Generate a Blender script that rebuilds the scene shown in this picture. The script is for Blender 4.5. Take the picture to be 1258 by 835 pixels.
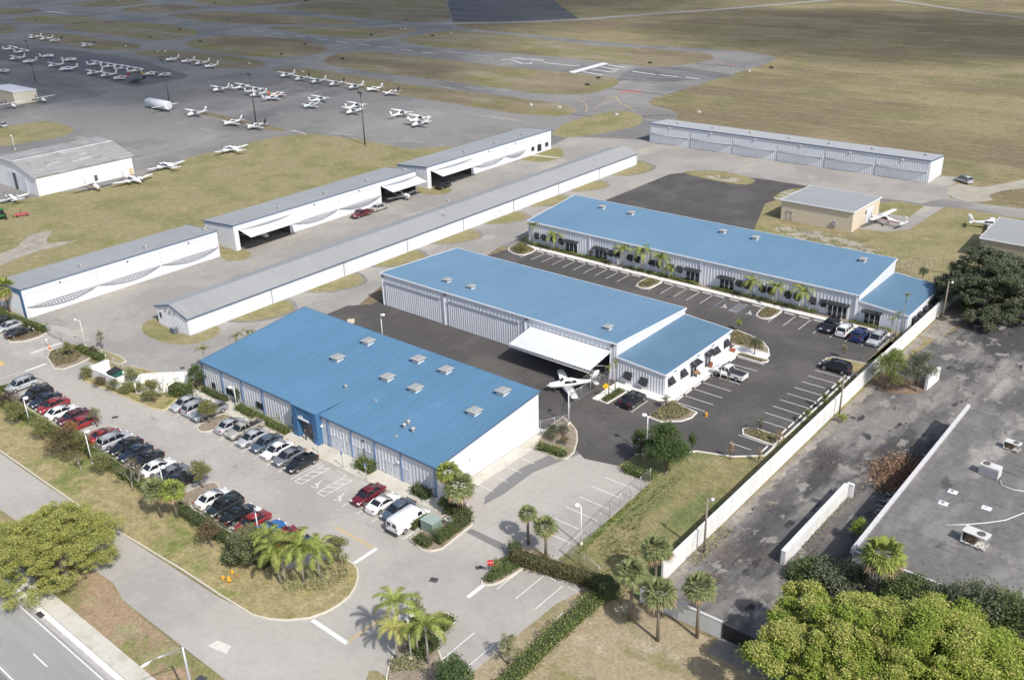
import bpy, math, random
import numpy as np
from mathutils import Vector, Matrix
from mathutils.geometry import tessellate_polygon
for o in list(bpy.data.objects): bpy.data.objects.remove(o)
scn = bpy.context.scene
COL = scn.collection
PI = math.pi
# ------------------------------------------------------------------ camera
CH = 66.0                                   # height of the drone above the ground, metres
F_PX, CX, CY = 1175.0, 629.0, 417.5
th, ro, az = math.radians(24.65), math.radians(1.7), math.radians(-49.5)
dn = np.array([math.sin(ro)*math.cos(th), math.cos(ro)*math.cos(th), math.sin(th)])
fw = np.array([0, 0, 1.]) - dn*math.sin(th); fw /= np.linalg.norm(fw)
rt = np.cross(dn, fw)
Xc = -(math.cos(az)*fw + math.sin(az)*rt)
Yc = math.cos(az+PI/2)*fw + math.sin(az+PI/2)*rt
RW = np.array([Xc, Yc, -dn])
cam_d = bpy.data.cameras.new('camera'); cam = bpy.data.objects.new('camera', cam_d); COL.objects.link(cam)
cam_d.sensor_width = 36.0; cam_d.lens = 36.0*F_PX/1258.0; cam_d.clip_start = 0.5; cam_d.clip_end = 12000
cr, cu, cb = RW@np.array([1, 0, 0.]), RW@np.array([0, -1., 0]), RW@np.array([0, 0, -1.])
cam.matrix_world = Matrix(((cr[0], cu[0], cb[0], 0), (cr[1], cu[1], cb[1], 0), (cr[2], cu[2], cb[2], CH), (0, 0, 0, 1)))
scn.camera = cam
# ------------------------------------------------------------------ light
SUN_AZ, SUN_EL = math.radians(-15.8), math.radians(46.0)     # direction towards the sun, from +X
world = bpy.data.worlds.new('World'); scn.world = world; world.use_nodes = True
nt = world.node_tree; bg = nt.nodes['Background']
sky = nt.nodes.new('ShaderNodeTexSky'); sky.sky_type = 'NISHITA'; sky.sun_disc = False
sky.sun_elevation = SUN_EL; sky.sun_rotation = PI/2 - SUN_AZ; sky.air_density = 1.0; sky.dust_density = 2.0; sky.ozone_density = 1.0
nt.links.new(sky.outputs[0], bg.inputs[0]); bg.inputs[1].default_value = 0.13
sd = bpy.data.lights.new('sun', 'SUN'); sun = bpy.data.objects.new('sun', sd); COL.objects.link(sun)
sd.energy = 3.5; sd.angle = math.radians(0.6); sd.color = (1.0, 0.965, 0.91)
sv = Vector((math.cos(SUN_EL)*math.cos(SUN_AZ), math.cos(SUN_EL)*math.sin(SUN_AZ), math.sin(SUN_EL)))
sun.rotation_euler = (-sv).to_track_quat('-Z', 'Y').to_euler(); sun.location = (0, 0, 200)
scn.view_settings.view_transform = 'Standard'; scn.view_settings.look = 'None'
scn.view_settings.exposure = 0.30; scn.view_settings.gamma = 1.0
scn.render.engine = 'CYCLES'
# ------------------------------------------------------------------ survey: image point -> world
def P(u, v, z=0.0):
    d = RW@np.array([(u-CX)/F_PX, (v-CY)/F_PX, 1.0]); t = (z-CH)/d[2]
    return (float(d[0]*t), float(d[1]*t), z)
def proj(x, y, z):
    p = RW.T@np.array([x, y, z-CH]); return CX+F_PX*p[0]/p[2], CY+F_PX*p[1]/p[2], p[2]
def hgt(b, t):
    p = P(*b); lo, hi = 0.0, 40.0
    for _ in range(40):
        m = (lo+hi)/2
        if proj(p[0], p[1], m)[1] > t[1]: lo = m
        else: hi = m
    return lo
def mpp(u, v):                              # metres per image pixel across the view at a ground point
    p = P(u, v); return proj(*p)[2]/F_PX
def onY(u, v, Y):                           # point of the vertical plane y = Y seen at an image point
    d = RW@np.array([(u-CX)/F_PX, (v-CY)/F_PX, 1.0]); t = Y/d[1]
    return (float(d[0]*t), Y, float(CH+d[2]*t))
def onX(u, v, X):
    d = RW@np.array([(u-CX)/F_PX, (v-CY)/F_PX, 1.0]); t = X/d[0]
    return (X, float(d[1]*t), float(CH+d[2]*t))
# ------------------------------------------------------------------ materials
MATS = {}
def mat(name, c, rough=0.6, metal=0.0, spec=0.4, noise=None, coat=0.0, island=0.0, bump=None, trans=0.0, alpha=1.0):
    """c base colour; noise = [(scale, amount), ...] brightness mottling; island = per-leaf variation"""
    if name in MATS: return MATS[name]
    m = bpy.data.materials.new(name); m.use_nodes = True; n = m.node_tree; L = n.links
    b = n.nodes['Principled BSDF']
    b.inputs['Base Color'].default_value = (*c, 1); b.inputs['Roughness'].default_value = rough
    b.inputs['Metallic'].default_value = metal; b.inputs['Specular IOR Level'].default_value = spec
    b.inputs['Coat Weight'].default_value = coat
    val = None
    tc = n.nodes.new('ShaderNodeTexCoord') if (noise or bump) else None
    def mul(a, sock):
        if a is None: return sock
        x = n.nodes.new('ShaderNodeMath'); x.operation = 'MULTIPLY'; L.new(a, x.inputs[0]); L.new(sock, x.inputs[1]); return x.outputs[0]
    for e in (noise or []):
        sc, am = e[0], e[1]
        t = n.nodes.new('ShaderNodeTexNoise'); t.inputs['Scale'].default_value = sc; t.inputs['Detail'].default_value = 5; t.inputs['Roughness'].default_value = 0.6
        if len(e) > 2:
            mp = n.nodes.new('ShaderNodeMapping'); mp.inputs['Scale'].default_value = e[2]; L.new(tc.outputs['Object'], mp.inputs[0]); L.new(mp.outputs[0], t.inputs['Vector'])
            if len(e) > 3: mp.inputs['Rotation'].default_value = (0, 0, e[3])
        else: L.new(tc.outputs['Object'], t.inputs['Vector'])
        r = n.nodes.new('ShaderNodeMapRange'); r.inputs['From Min'].default_value = 0.28; r.inputs['From Max'].default_value = 0.72
        r.inputs['To Min'].default_value = 1-am; r.inputs['To Max'].default_value = 1+am; L.new(t.outputs['Fac'], r.inputs['Value'])
        val = mul(val, r.outputs[0])
    if island:
        g = n.nodes.new('ShaderNodeNewGeometry'); r = n.nodes.new('ShaderNodeMapRange')
        r.inputs['To Min'].default_value = 1-island; r.inputs['To Max'].default_value = 1+island; L.new(g.outputs['Random Per Island'], r.inputs['Value'])
        val = mul(val, r.outputs[0])
    col = None
    if val is not None:
        mx = n.nodes.new('ShaderNodeVectorMath'); mx.operation = 'SCALE'; mx.inputs[0].default_value = c; L.new(val, mx.inputs['Scale'])
        col = mx.outputs[0]; L.new(col, b.inputs['Base Color'])
    if bump:
        t = n.nodes.new('ShaderNodeTexNoise'); t.inputs['Scale'].default_value = bump[0]; t.inputs['Detail'].default_value = 4; L.new(tc.outputs['Object'], t.inputs['Vector'])
        bp = n.nodes.new('ShaderNodeBump'); bp.inputs['Strength'].default_value = bump[1]; bp.inputs['Distance'].default_value = bump[2]
        L.new(t.outputs['Fac'], bp.inputs['Height']); L.new(bp.outputs[0], b.inputs['Normal'])
    if trans:
        ts = n.nodes.new('ShaderNodeBsdfTranslucent'); ts.inputs[0].default_value = (c[0]*1.1, c[1]*1.15, c[2]*0.6, 1)
        if col is not None: L.new(col, ts.inputs[0])
        ms = n.nodes.new('ShaderNodeMixShader'); ms.inputs[0].default_value = trans
        L.new(b.outputs[0], ms.inputs[1]); L.new(ts.outputs[0], ms.inputs[2]); L.new(ms.outputs[0], n.nodes['Material Output'].inputs[0])
    MATS[name] = m; return m
def mix_mat(name, layers, rough=0.9, fine=(3.0, 0.12), bump=(6.0, 0.5, 0.03)):
    """ground material: base colour then patches [(colour, noise scale, low, high, stretch, seed)] laid over it"""
    m = bpy.data.materials.new(name); m.use_nodes = True; n = m.node_tree; L = n.links
    b = n.nodes['Principled BSDF']; b.inputs['Roughness'].default_value = rough; b.inputs['Specular IOR Level'].default_value = 0.15
    tc = n.nodes.new('ShaderNodeTexCoord'); cur = None; base = layers[0]
    for (c, sc, lo, hi, st, seed) in layers[1:]:
        mp = n.nodes.new('ShaderNodeMapping'); mp.inputs['Scale'].default_value = (st[0], st[1], 1); mp.inputs['Location'].default_value = (seed*13.7, seed*7.3, 0)
        if len(st) > 2: mp.inputs['Rotation'].default_value = (0, 0, st[2])
        t = n.nodes.new('ShaderNodeTexNoise'); t.inputs['Scale'].default_value = sc; t.inputs['Detail'].default_value = 6; t.inputs['Roughness'].default_value = 0.62
        L.new(tc.outputs['Object'], mp.inputs[0]); L.new(mp.outputs[0], t.inputs['Vector'])
        r = n.nodes.new('ShaderNodeMapRange'); r.interpolation_type = 'SMOOTHSTEP'; r.inputs['From Min'].default_value = lo; r.inputs['From Max'].default_value = hi; L.new(t.outputs['Fac'], r.inputs['Value'])
        mx = n.nodes.new('ShaderNodeMix'); mx.data_type = 'RGBA'; L.new(r.outputs[0], mx.inputs['Factor'])
        if cur is None: mx.inputs['A'].default_value = (*base, 1)
        else: L.new(cur, mx.inputs['A'])
        mx.inputs['B'].default_value = (*c, 1); cur = mx.outputs['Result']
    for (sc, am) in ([fine] if not isinstance(fine, list) else fine):
        t = n.nodes.new('ShaderNodeTexNoise'); t.inputs['Scale'].default_value = sc; t.inputs['Detail'].default_value = 3; L.new(tc.outputs['Object'], t.inputs['Vector'])
        r = n.nodes.new('ShaderNodeMapRange'); r.inputs['From Min'].default_value = .3; r.inputs['From Max'].default_value = .7; r.inputs['To Min'].default_value = 1-am; r.inputs['To Max'].default_value = 1+am; L.new(t.outputs['Fac'], r.inputs['Value'])
        s = n.nodes.new('ShaderNodeVectorMath'); s.operation = 'SCALE'; L.new(cur, s.inputs[0]); L.new(r.outputs[0], s.inputs['Scale']); cur = s.outputs[0]
    L.new(cur, b.inputs['Base Color'])
    if bump:
        t = n.nodes.new('ShaderNodeTexNoise'); t.inputs['Scale'].default_value = bump[0]; t.inputs['Detail'].default_value = 4; L.new(tc.outputs['Object'], t.inputs['Vector'])
        bp = n.nodes.new('ShaderNodeBump'); bp.inputs['Strength'].default_value = bump[1]; bp.inputs['Distance'].default_value = bump[2]
        L.new(t.outputs['Fac'], bp.inputs['Height']); L.new(bp.outputs[0], b.inputs['Normal'])
    MATS[name] = m; return m
# ------------------------------------------------------------------ mesh builder
class MB:
    def __init__(s): s.v = []; s.f = []; s.m = []; s.sm = []
    def add(s, vs, fs, m=0, smooth=False):
        o = len(s.v); s.v += [tuple(map(float, p)) for p in vs]; s.f += [tuple(i+o for i in f) for f in fs]; s.m += [m]*len(fs); s.sm += [smooth]*len(fs); return s
    def box(s, x0, x1, y0, y1, z0, z1, m=0):
        return s.add([(x0, y0, z0), (x1, y0, z0), (x1, y1, z0), (x0, y1, z0), (x0, y0, z1), (x1, y0, z1), (x1, y1, z1), (x0, y1, z1)],
                     [(0, 3, 2, 1), (4, 5, 6, 7), (0, 1, 5, 4), (1, 2, 6, 5), (2, 3, 7, 6), (3, 0, 4, 7)], m)
    def cbox(s, c, d, rz=0.0, m=0):
        cs, sn = math.cos(rz), math.sin(rz); vs = []
        for dz in (-.5, .5):
            for (a, b) in ((-.5, -.5), (.5, -.5), (.5, .5), (-.5, .5)):
                x, y = a*d[0], b*d[1]; vs.append((c[0]+x*cs-y*sn, c[1]+x*sn+y*cs, c[2]+dz*d[2]))
        return s.add(vs, [(0, 3, 2, 1), (4, 5, 6, 7), (0, 1, 5, 4), (1, 2, 6, 5), (2, 3, 7, 6), (3, 0, 4, 7)], m)
    def quad(s, a, b, c, d, m=0): return s.add([a, b, c, d], [(0, 1, 2, 3)], m)
    def slab(s, pts, n, t, m=0):              # planar polygon pts thickened by t along -n
        n = Vector(n).normalized()*t; k = len(pts); vs = [tuple(p) for p in pts]+[tuple(Vector(p)-n) for p in pts]
        fs = [tuple(range(k)), tuple(range(2*k-1, k-1, -1))]+[(i, i+k, (i+1) % k+k, (i+1) % k) for i in range(k)]
        return s.add(vs, fs, m)
    def tube(s, pts, rs, n=8, m=0, cap=True, smooth=True):
        pts = [Vector(p) for p in pts]; rs = [rs]*len(pts) if isinstance(rs, (int, float)) else rs
        vs = []; prev = None
        for i, p in enumerate(pts):
            t = (pts[min(i+1, len(pts)-1)]-pts[max(i-1, 0)])
            t = t.normalized() if t.length > 1e-9 else Vector((0, 0, 1))
            a = prev if prev is not None and abs(prev.dot(t)) < 0.95 else (Vector((1, 0, 0)) if abs(t.x) < 0.9 else Vector((0, 1, 0)))
            x = (a-t*a.dot(t)).normalized(); y = t.cross(x); prev = x
            for k in range(n):
                w = 2*PI*k/n; q = p+(x*math.cos(w)+y*math.sin(w))*rs[i]; vs.append(tuple(q))
        fs = [(i*n+k, i*n+(k+1) % n, (i+1)*n+(k+1) % n, (i+1)*n+k) for i in range(len(pts)-1) for k in range(n)]
        s.add(vs, fs, m, smooth)
        if cap:
            o = len(s.v)-len(vs)
            s.f += [tuple(o+k for k in range(n-1, -1, -1)), tuple(o+(len(pts)-1)*n+k for k in range(n))]; s.m += [m, m]; s.sm += [False]*2
        return s
    def loft(s, secs, m=0, cap=True, smooth=True):   # secs: lists of equally many points
        n = len(secs[0]); vs = [p for c in secs for p in c]
        fs = [(i*n+k, i*n+(k+1) % n, (i+1)*n+(k+1) % n, (i+1)*n+k) for i in range(len(secs)-1) for k in range(n)]
        s.add(vs, fs, m, smooth)
        if cap:
            o = len(s.v)-len(vs)
            s.f += [tuple(o+k for k in range(n-1, -1, -1)), tuple(o+(len(secs)-1)*n+k for k in range(n))]; s.m += [m, m]; s.sm += [False]*2
        return s
    def prism(s, poly, z0, z1, m=0, top=True, bottom=False):
        k = len(poly); area = sum(poly[i][0]*poly[(i+1) % k][1]-poly[(i+1) % k][0]*poly[i][1] for i in range(k))
        if area < 0: poly = poly[::-1]
        vs = [(p[0], p[1], z0) for p in poly]+[(p[0], p[1], z1) for p in poly]
        s.add(vs, [(i, (i+1) % k, (i+1) % k+k, i+k) for i in range(k)], m)
        if top:
            tr = tessellate_polygon([[Vector((p[0], p[1], 0)) for p in poly]])
            o = len(s.v); s.v += [(p[0], p[1], z1) for p in poly]
            for t in tr:
                a, b, c = [Vector((poly[i][0], poly[i][1], 0)) for i in t]
                t = t if (b-a).cross(c-a).z > 0 else t[::-1]
                s.f.append(tuple(i+o for i in t)); s.m.append(m); s.sm.append(False)
        return s
    def flat(s, poly, z, m=0): 
        tr = tessellate_polygon([[Vector((p[0], p[1], 0)) for p in poly]]); o = len(s.v); s.v += [(p[0], p[1], z) for p in poly]
        for t in tr:
            a, b, c = [Vector((poly[i][0], poly[i][1], 0)) for i in t]
            t = tuple(t) if (b-a).cross(c-a).z > 0 else tuple(t)[::-1]
            s.f.append(tuple(i+o for i in t)); s.m.append(m); s.sm.append(False)
        return s
    def mesh(s, name, mats):
        me = bpy.data.meshes.new(name); me.from_pydata(s.v, [], s.f)
        for x in (mats if isinstance(mats, (list, tuple)) else [mats]): me.materials.append(x)
        me.polygons.foreach_set('material_index', s.m); me.polygons.foreach_set('use_smooth', s.sm); me.update(); return me
    def build(s, name, mats, parent=None, loc=None, rz=0.0):
        o = bpy.data.objects.new(name, s.mesh(name, mats)); COL.objects.link(o)
        if loc is not None: o.location = loc
        o.rotation_euler = (0, 0, rz)
        if parent is not None: o.parent = parent
        return o
def tag(o, label=None, cat=None, group=None, kind=None):
    if label: o['label'] = label
    if cat: o['category'] = cat
    if group: o['group'] = group
    if kind: o['kind'] = kind
    return o
def thing(name, loc, rz=0.0, label=None, cat=None, group=None):
    o = bpy.data.objects.new(name, None); o.empty_display_size = 0.3; COL.objects.link(o)
    o.location = (loc[0], loc[1], loc[2] if len(loc) > 2 else 0); o.rotation_euler = (0, 0, rz)
    return tag(o, label, cat, group)
def struct(o, label=None):
    o['kind'] = 'structure'
    if label: o['label'] = label
    return o
def kids(o): return [c for c in COL.objects if c.parent == o]
TREE = {}
def copy_tree(o, parent=None):
    c = o.copy(); COL.objects.link(c); c.parent = parent
    for ch in o.children: copy_tree(ch, c)
    return c
def place(o, loc, rz=0.0, s=1.0, label=None, group=None):
    o.location = (loc[0], loc[1], loc[2] if len(loc) > 2 else 0); o.rotation_euler = (0, 0, rz); o.scale = (s, s, s) if isinstance(s, (int, float)) else s
    if label: o['label'] = label
    if group: o['group'] = group
    return o
def smooth_loop(pts, n=5):
    out = []; k = len(pts)
    for i in range(k):
        p0, p1, p2, p3 = [np.array(pts[(i+j-1) % k][:2], float) for j in range(4)]
        for t in np.linspace(0, 1, n, endpoint=False):
            q = 0.5*((2*p1)+(-p0+p2)*t+(2*p0-5*p1+4*p2-p3)*t*t+(-p0+3*p1-3*p2+p3)*t**3); out.append((float(q[0]), float(q[1])))
    return out
def px(pts, sm=0):
    w = [P(*p)[:2] for p in pts]; return smooth_loop(w, sm) if sm else w
def offset(poly, d):                          # inward offset of a closed polygon (rough)
    k = len(poly); area = sum(poly[i][0]*poly[(i+1) % k][1]-poly[(i+1) % k][0]*poly[i][1] for i in range(k))
    sg = 1 if area > 0 else -1; out = []
    for i in range(k):
        a, b, c = [np.array(poly[(i+j-1) % k]) for j in range(3)]
        e1 = b-a; e2 = c-b; e1 = e1/(np.linalg.norm(e1)+1e-9); e2 = e2/(np.linalg.norm(e2)+1e-9)
        n1 = np.array([-e1[1], e1[0]])*sg; n2 = np.array([-e2[1], e2[0]])*sg; nn = n1+n2; l = np.linalg.norm(nn)
        nn = nn/l if l > 1e-6 else n1; cc = max(0.5, float(nn@n1)); q = b+nn*d/cc; out.append((float(q[0]), float(q[1])))
    return out
rnd = random.Random(7)
ORD = 'first second third fourth fifth sixth seventh eighth ninth tenth eleventh twelfth thirteenth fourteenth fifteenth sixteenth seventeenth eighteenth nineteenth twentieth'.split()
def nth(i, n):
    return ORD[i] if i < 20 else ('last' if i == n-1 else 'twenty-'+ORD[i-20])
# ------------------------------------------------------------------ ground materials
grass = mix_mat('grass', [(0.265, 0.220, 0.125), ((0.17, 0.158, 0.078), 0.02, .42, .60, (1, 1), 1), ((0.30, 0.245, 0.145), 0.035, .47, .66, (1, 3.2, .4), 2),
    ((0.18, 0.175, 0.075), 0.11, .52, .70, (1, 1), 3), ((0.185, 0.145, 0.092), 0.008, .46, .60, (1, 3.0, .3), 5), ((0.26, 0.23, 0.125), 0.9, .5, .66, (.06, 1, .2), 6), ((0.42, 0.38, 0.30), 0.06, .66, .74, (1, 2), 4)], fine=[(2.2, .22), (.5, .14)], bump=(5, .7, .08))
grass_isl = mix_mat('grass_island', [(0.275, 0.240, 0.130), ((0.215, 0.205, 0.092), 0.09, .44, .62, (1, 1), 11), ((0.33, 0.27, 0.15), 0.2, .55, .72, (1, 1), 12)], fine=[(2.4, .22), (.7, .12)], bump=(5, .7, .08))
grass_far = mix_mat('grass_taxiway', [(0.235, 0.198, 0.125), ((0.20, 0.19, 0.075), 0.03, .45, .62, (1, 1), 21), ((0.28, 0.235, 0.165), 0.02, .48, .64, (1, 3), 22), ((0.19, 0.15, 0.10), 0.012, .5, .62, (1, 2), 23)], fine=[(.6, .12), (.15, .1)], bump=None)
grass_lawn = mix_mat('grass_lawn', [(0.32, 0.27, 0.14), ((0.16, 0.20, 0.055), 0.12, .50, .68, (1, 1), 31), ((0.38, 0.31, 0.17), 0.3, .52, .7, (1, 1), 32), ((.24, .22, .09), .6, .5, .7, (1, 1), 33)], fine=[(3, .25), (.8, .14)], bump=(5, .8, .1))
grass_dry = mix_mat('grass_dry', [(0.34, 0.28, 0.18), ((0.21, 0.20, 0.085), 0.12, .50, .66, (1, 1.4), 45), ((0.40, 0.34, 0.25), 0.35, .5, .7, (1, 1), 46)], fine=[(3, .2), (.8, .1)], bump=(5, .8, .1))
lawn_green = mix_mat('lawn_green', [(0.245, 0.215, 0.105), ((0.145, 0.17, 0.065), 0.10, .42, .60, (1.6, .5), 35), ((0.30, 0.255, 0.14), 0.3, .55, .7, (1, 1), 36), ((.17, .18, .07), .6, .5, .7, (1, 1), 37)], fine=[(3, .28), (.8, .16)], bump=(5, .8, .1))
grass_verge = mix_mat('grass_verge', [(0.20, 0.205, 0.08), ((0.33, 0.24, 0.155), 0.12, .40, .54, (1, 1.4), 41), ((0.30, 0.27, 0.15), 0.35, .5, .7, (1, 1), 42)], fine=[(3, .22), (.8, .12)], bump=(5, .8, .1))
A_light = mix_mat('asphalt_light', [(0.405, 0.382, 0.345), ((0.345, 0.325, 0.30), 0.05, .45, .62, (1, 1), 51), ((0.44, 0.415, 0.38), 0.09, .52, .70, (1, 1.6), 52), ((.27, .26, .25), .25, .66, .78, (1, 2.5, .3), 53)], fine=[(9, .05), (1.3, .045)], bump=(20, .3, .01), rough=.85)
A_lane = mix_mat('asphalt_lane', [(0.345, 0.325, 0.295), ((0.29, 0.275, 0.255), 0.07, .42, .60, (1, 1), 61), ((0.42, 0.385, 0.32), 0.10, .55, .72, (1, .5), 62), ((.21, .2, .19), .2, .66, .8, (.6, 1.5, .5), 63)], fine=[(6, .06), (1.1, .06)], bump=(15, .3, .01), rough=.85)
A_apron = mix_mat('asphalt_apron', [(0.245, 0.235, 0.222), ((0.185, 0.178, 0.172), 0.018, .44, .60, (1, 1), 71), ((0.31, 0.295, 0.275), 0.03, .52, .70, (1, .5), 72), ((.15, .147, .145), .06, .62, .75, (.5, 1.5, 1.0), 73), ((.17, .167, .165), .12, .60, .72, (2.5, .25, .4), 74), ((.33, .31, .28), .07, .60, .70, (.4, 2.5, .3), 75)], fine=[(2, .06), (.4, .06)], bump=None, rough=.85)
A_new = mix_mat('asphalt_new', [(0.088, 0.082, 0.079), ((0.118, 0.110, 0.103), 0.08, .44, .62, (1, 1), 81), ((.135, .127, .12), .45, .60, .74, (1, .35, .2), 83), ((.055, .052, .051), .5, .66, .74, (1, 1), 84), ((.068, .065, .064), .2, .6, .7, (2, .5, .6), 82)], fine=[(12, .10), (1.5, .06)], bump=(30, .4, .01), rough=.8)
A_old = mix_mat('asphalt_old', [(0.115, 0.111, 0.110), ((0.22, 0.208, 0.195), 0.14, .41, .58, (1, .35), 91), ((.33, .305, .27), .16, .54, .68, (1, .32, .05), 92), ((.072, .070, .072), .10, .5, .60, (1, .35), 93), ((.26, .245, .225), .5, .56, .62, (1, .6), 94), ((.05, .049, .050), .35, .60, .65, (1, .5), 95)], fine=[(9, .12), (1.2, .12)], bump=(20, .5, .015), rough=.85)
A_road = mix_mat('asphalt_road', [(0.33, 0.325, 0.315), ((0.29, 0.285, 0.28), 0.3, .45, .65, (.15, 1.5), 101), ((.37, .36, .35), .1, .5, .7, (.3, 1), 102)], fine=[(14, .05)], bump=(25, .3, .01), rough=.85)
CONC = mix_mat('concrete', [(0.56, 0.53, 0.46), ((0.47, 0.44, 0.37), 0.3, .45, .65, (1, 1), 111), ((.52, .42, .28), .5, .66, .76, (1, 1), 112)], fine=[(8, .05), (1.5, .05)], bump=None, rough=.8)
CONC_NEW = mat('concrete_new', (0.72, 0.70, 0.66), .8, noise=[(.6, .05), (6, .04)])
KERB = mat('kerb', (0.60, 0.56, 0.47), .8, noise=[(2, .1)])
KERB_W = mat('kerb_white', (0.74, 0.72, 0.68), .8, noise=[(2, .06)])
MULCH = mix_mat('mulch', [(0.27, 0.22, 0.17), ((0.36, 0.31, 0.25), 1.2, .5, .66, (1, 1), 121), ((.17, .15, .07), 1.0, .55, .68, (1, 1), 122)], fine=[(9, .3)], bump=(9, .8, .06))
PW = mat('paint_white', (0.70, 0.70, 0.68), .6, noise=[(3, .14), (.7, .10)])
PWF = mat('paint_white_worn', (0.58, 0.57, 0.54), .7, noise=[(2, .22)])
PY = mat('paint_yellow', (0.62, 0.42, 0.16), .6, noise=[(2, .18)])
PR = mat('paint_red', (0.50, 0.16, 0.11), .7, noise=[(1, .2)])
PB = mat('paint_blue', (0.20, 0.28, 0.50), .6, noise=[(2, .1)])
PK = mat('paint_black', (0.05, 0.05, 0.05), .7)
RUBBLE = mix_mat('rubble', [(0.37, 0.34, 0.27), ((0.20, 0.185, 0.09), .35, .46, .54, (1, 1), 131), ((.5, .47, .40), 1.2, .58, .66, (1, 1), 132)], fine=[(3, .3)], bump=(3, 1, .15))
ORANGE_DIRT = mat('leaf_litter', (0.30, 0.19, 0.12), .95, noise=[(2, .35), (.5, .3)])

LAYER = [0.0]
def sheet(name, poly, m, z, label=None):
    return struct(MB().flat(poly, z).build(name, m), label)
# base: one sheet to the horizon
g = MB(); R0 = 6000
n = 24
g.add([(-R0+2*R0*i/n, -R0+2*R0*j/n, 0) for j in range(n+1) for i in range(n+1)], [(j*(n+1)+i, j*(n+1)+i+1, (j+1)*(n+1)+i+1, (j+1)*(n+1)+i) for j in range(n) for i in range(n)])
struct(g.build('ground', grass))
# airfield pavement: apron, taxiways, runway end
ap = [(-400, -40), (310, -40), (552, -2), (556, 27), (562, 33), (600, 38), (630, 40.5), (722, 50), (798, 56), (850, 59), (880, 61), (912, 63), (935, 66), (953, 70), (950, 75),
      (935, 81), (918, 85.5), (895, 93), (849, 107), (818, 117), (803, 120.5), (796.5, 126), (803, 130), (823.5, 135), (833, 141), (831, 148), (800, 151),
      (800, 172), (1139, 224), (1158, 216), (1182, 218.5), (1168, 229), (1166, 242), (1202, 250), (1300, 261), (1300, 276), (1223, 264), (1194, 258), (1161, 254), (1117, 281), (1088, 284),
      (1060, 278), (1020, 262), (960, 243), (900, 225), (760, 240), (690, 275), (640, 305), (600, 300), (500, 310), (420, 225), (345, 167), (300, 177), (232, 194), (200, 206), (185, 213), (160, 223), (118, 233), (75, 237), (0, 252), (-200, 290), (-500, 300)]
sheet('apron', px(ap), A_apron, .005, 'grey asphalt apron, taxiways and runway end of the airfield')
# lanes around the strip hangar
ln = [(60, 412), (34, 391.6), (150, 352), (272, 314), (294, 309), (400, 273), (520, 231), (640, 192), (680, 178), (700, 168), (800, 172), (900, 187), (1139, 224), (1158, 216.5), (1182, 218.5), (1168, 229), (1166, 243), (1130, 250),
      (1060, 240), (980, 226), (900, 217), (823, 214), (740, 247), (640, 292), (618, 300), (560, 340), (470, 350), (440, 375), (380, 420), (330, 420), (250, 445), (235, 480), (160, 470), (125, 447), (92, 425)]
sheet('hangar_lane', px(ln), A_lane, .010, 'sandy grey asphalt lane around the long strip hangar')
sheet('apron_patch', px([(-120, 40), (0, 53), (100, 63), (180, 76), (232, 93), (225, 97), (165, 107), (60, 82), (0, 74), (-120, 60)]), mat('apron_dark', (.145, .141, .140), .9, noise=[(.03, .2, (1, 4, 1), .6), (.3, .12)]), .008)
sheet('apron_patch', px([(-120, 72), (0, 84), (51, 98), (133, 113), (120, 119), (84, 124), (0, 139), (-120, 160)]), mat('apron_dark2', (.18, .174, .170), .9, noise=[(.03, .3, (1, 5, 1), .6), (.3, .12)]), .008)
sheet('apron_patch', px([(752, 101), (764, 92), (775, 86), (800, 83), (840, 82), (905, 93), (880, 97), (815, 101), (770, 99)]), mat('apron_stain', (.155, .15, .15), .9, noise=[(.05, .35, (1, 4, 1), .1), (.3, .15)]), .008)
sheet('grass_island', px([(243, 137), (252, 137.5), (300, 148), (352, 159.5), (350, 161.5), (335, 160.5), (290, 150), (248, 141)]), grass_far, .016)
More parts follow.
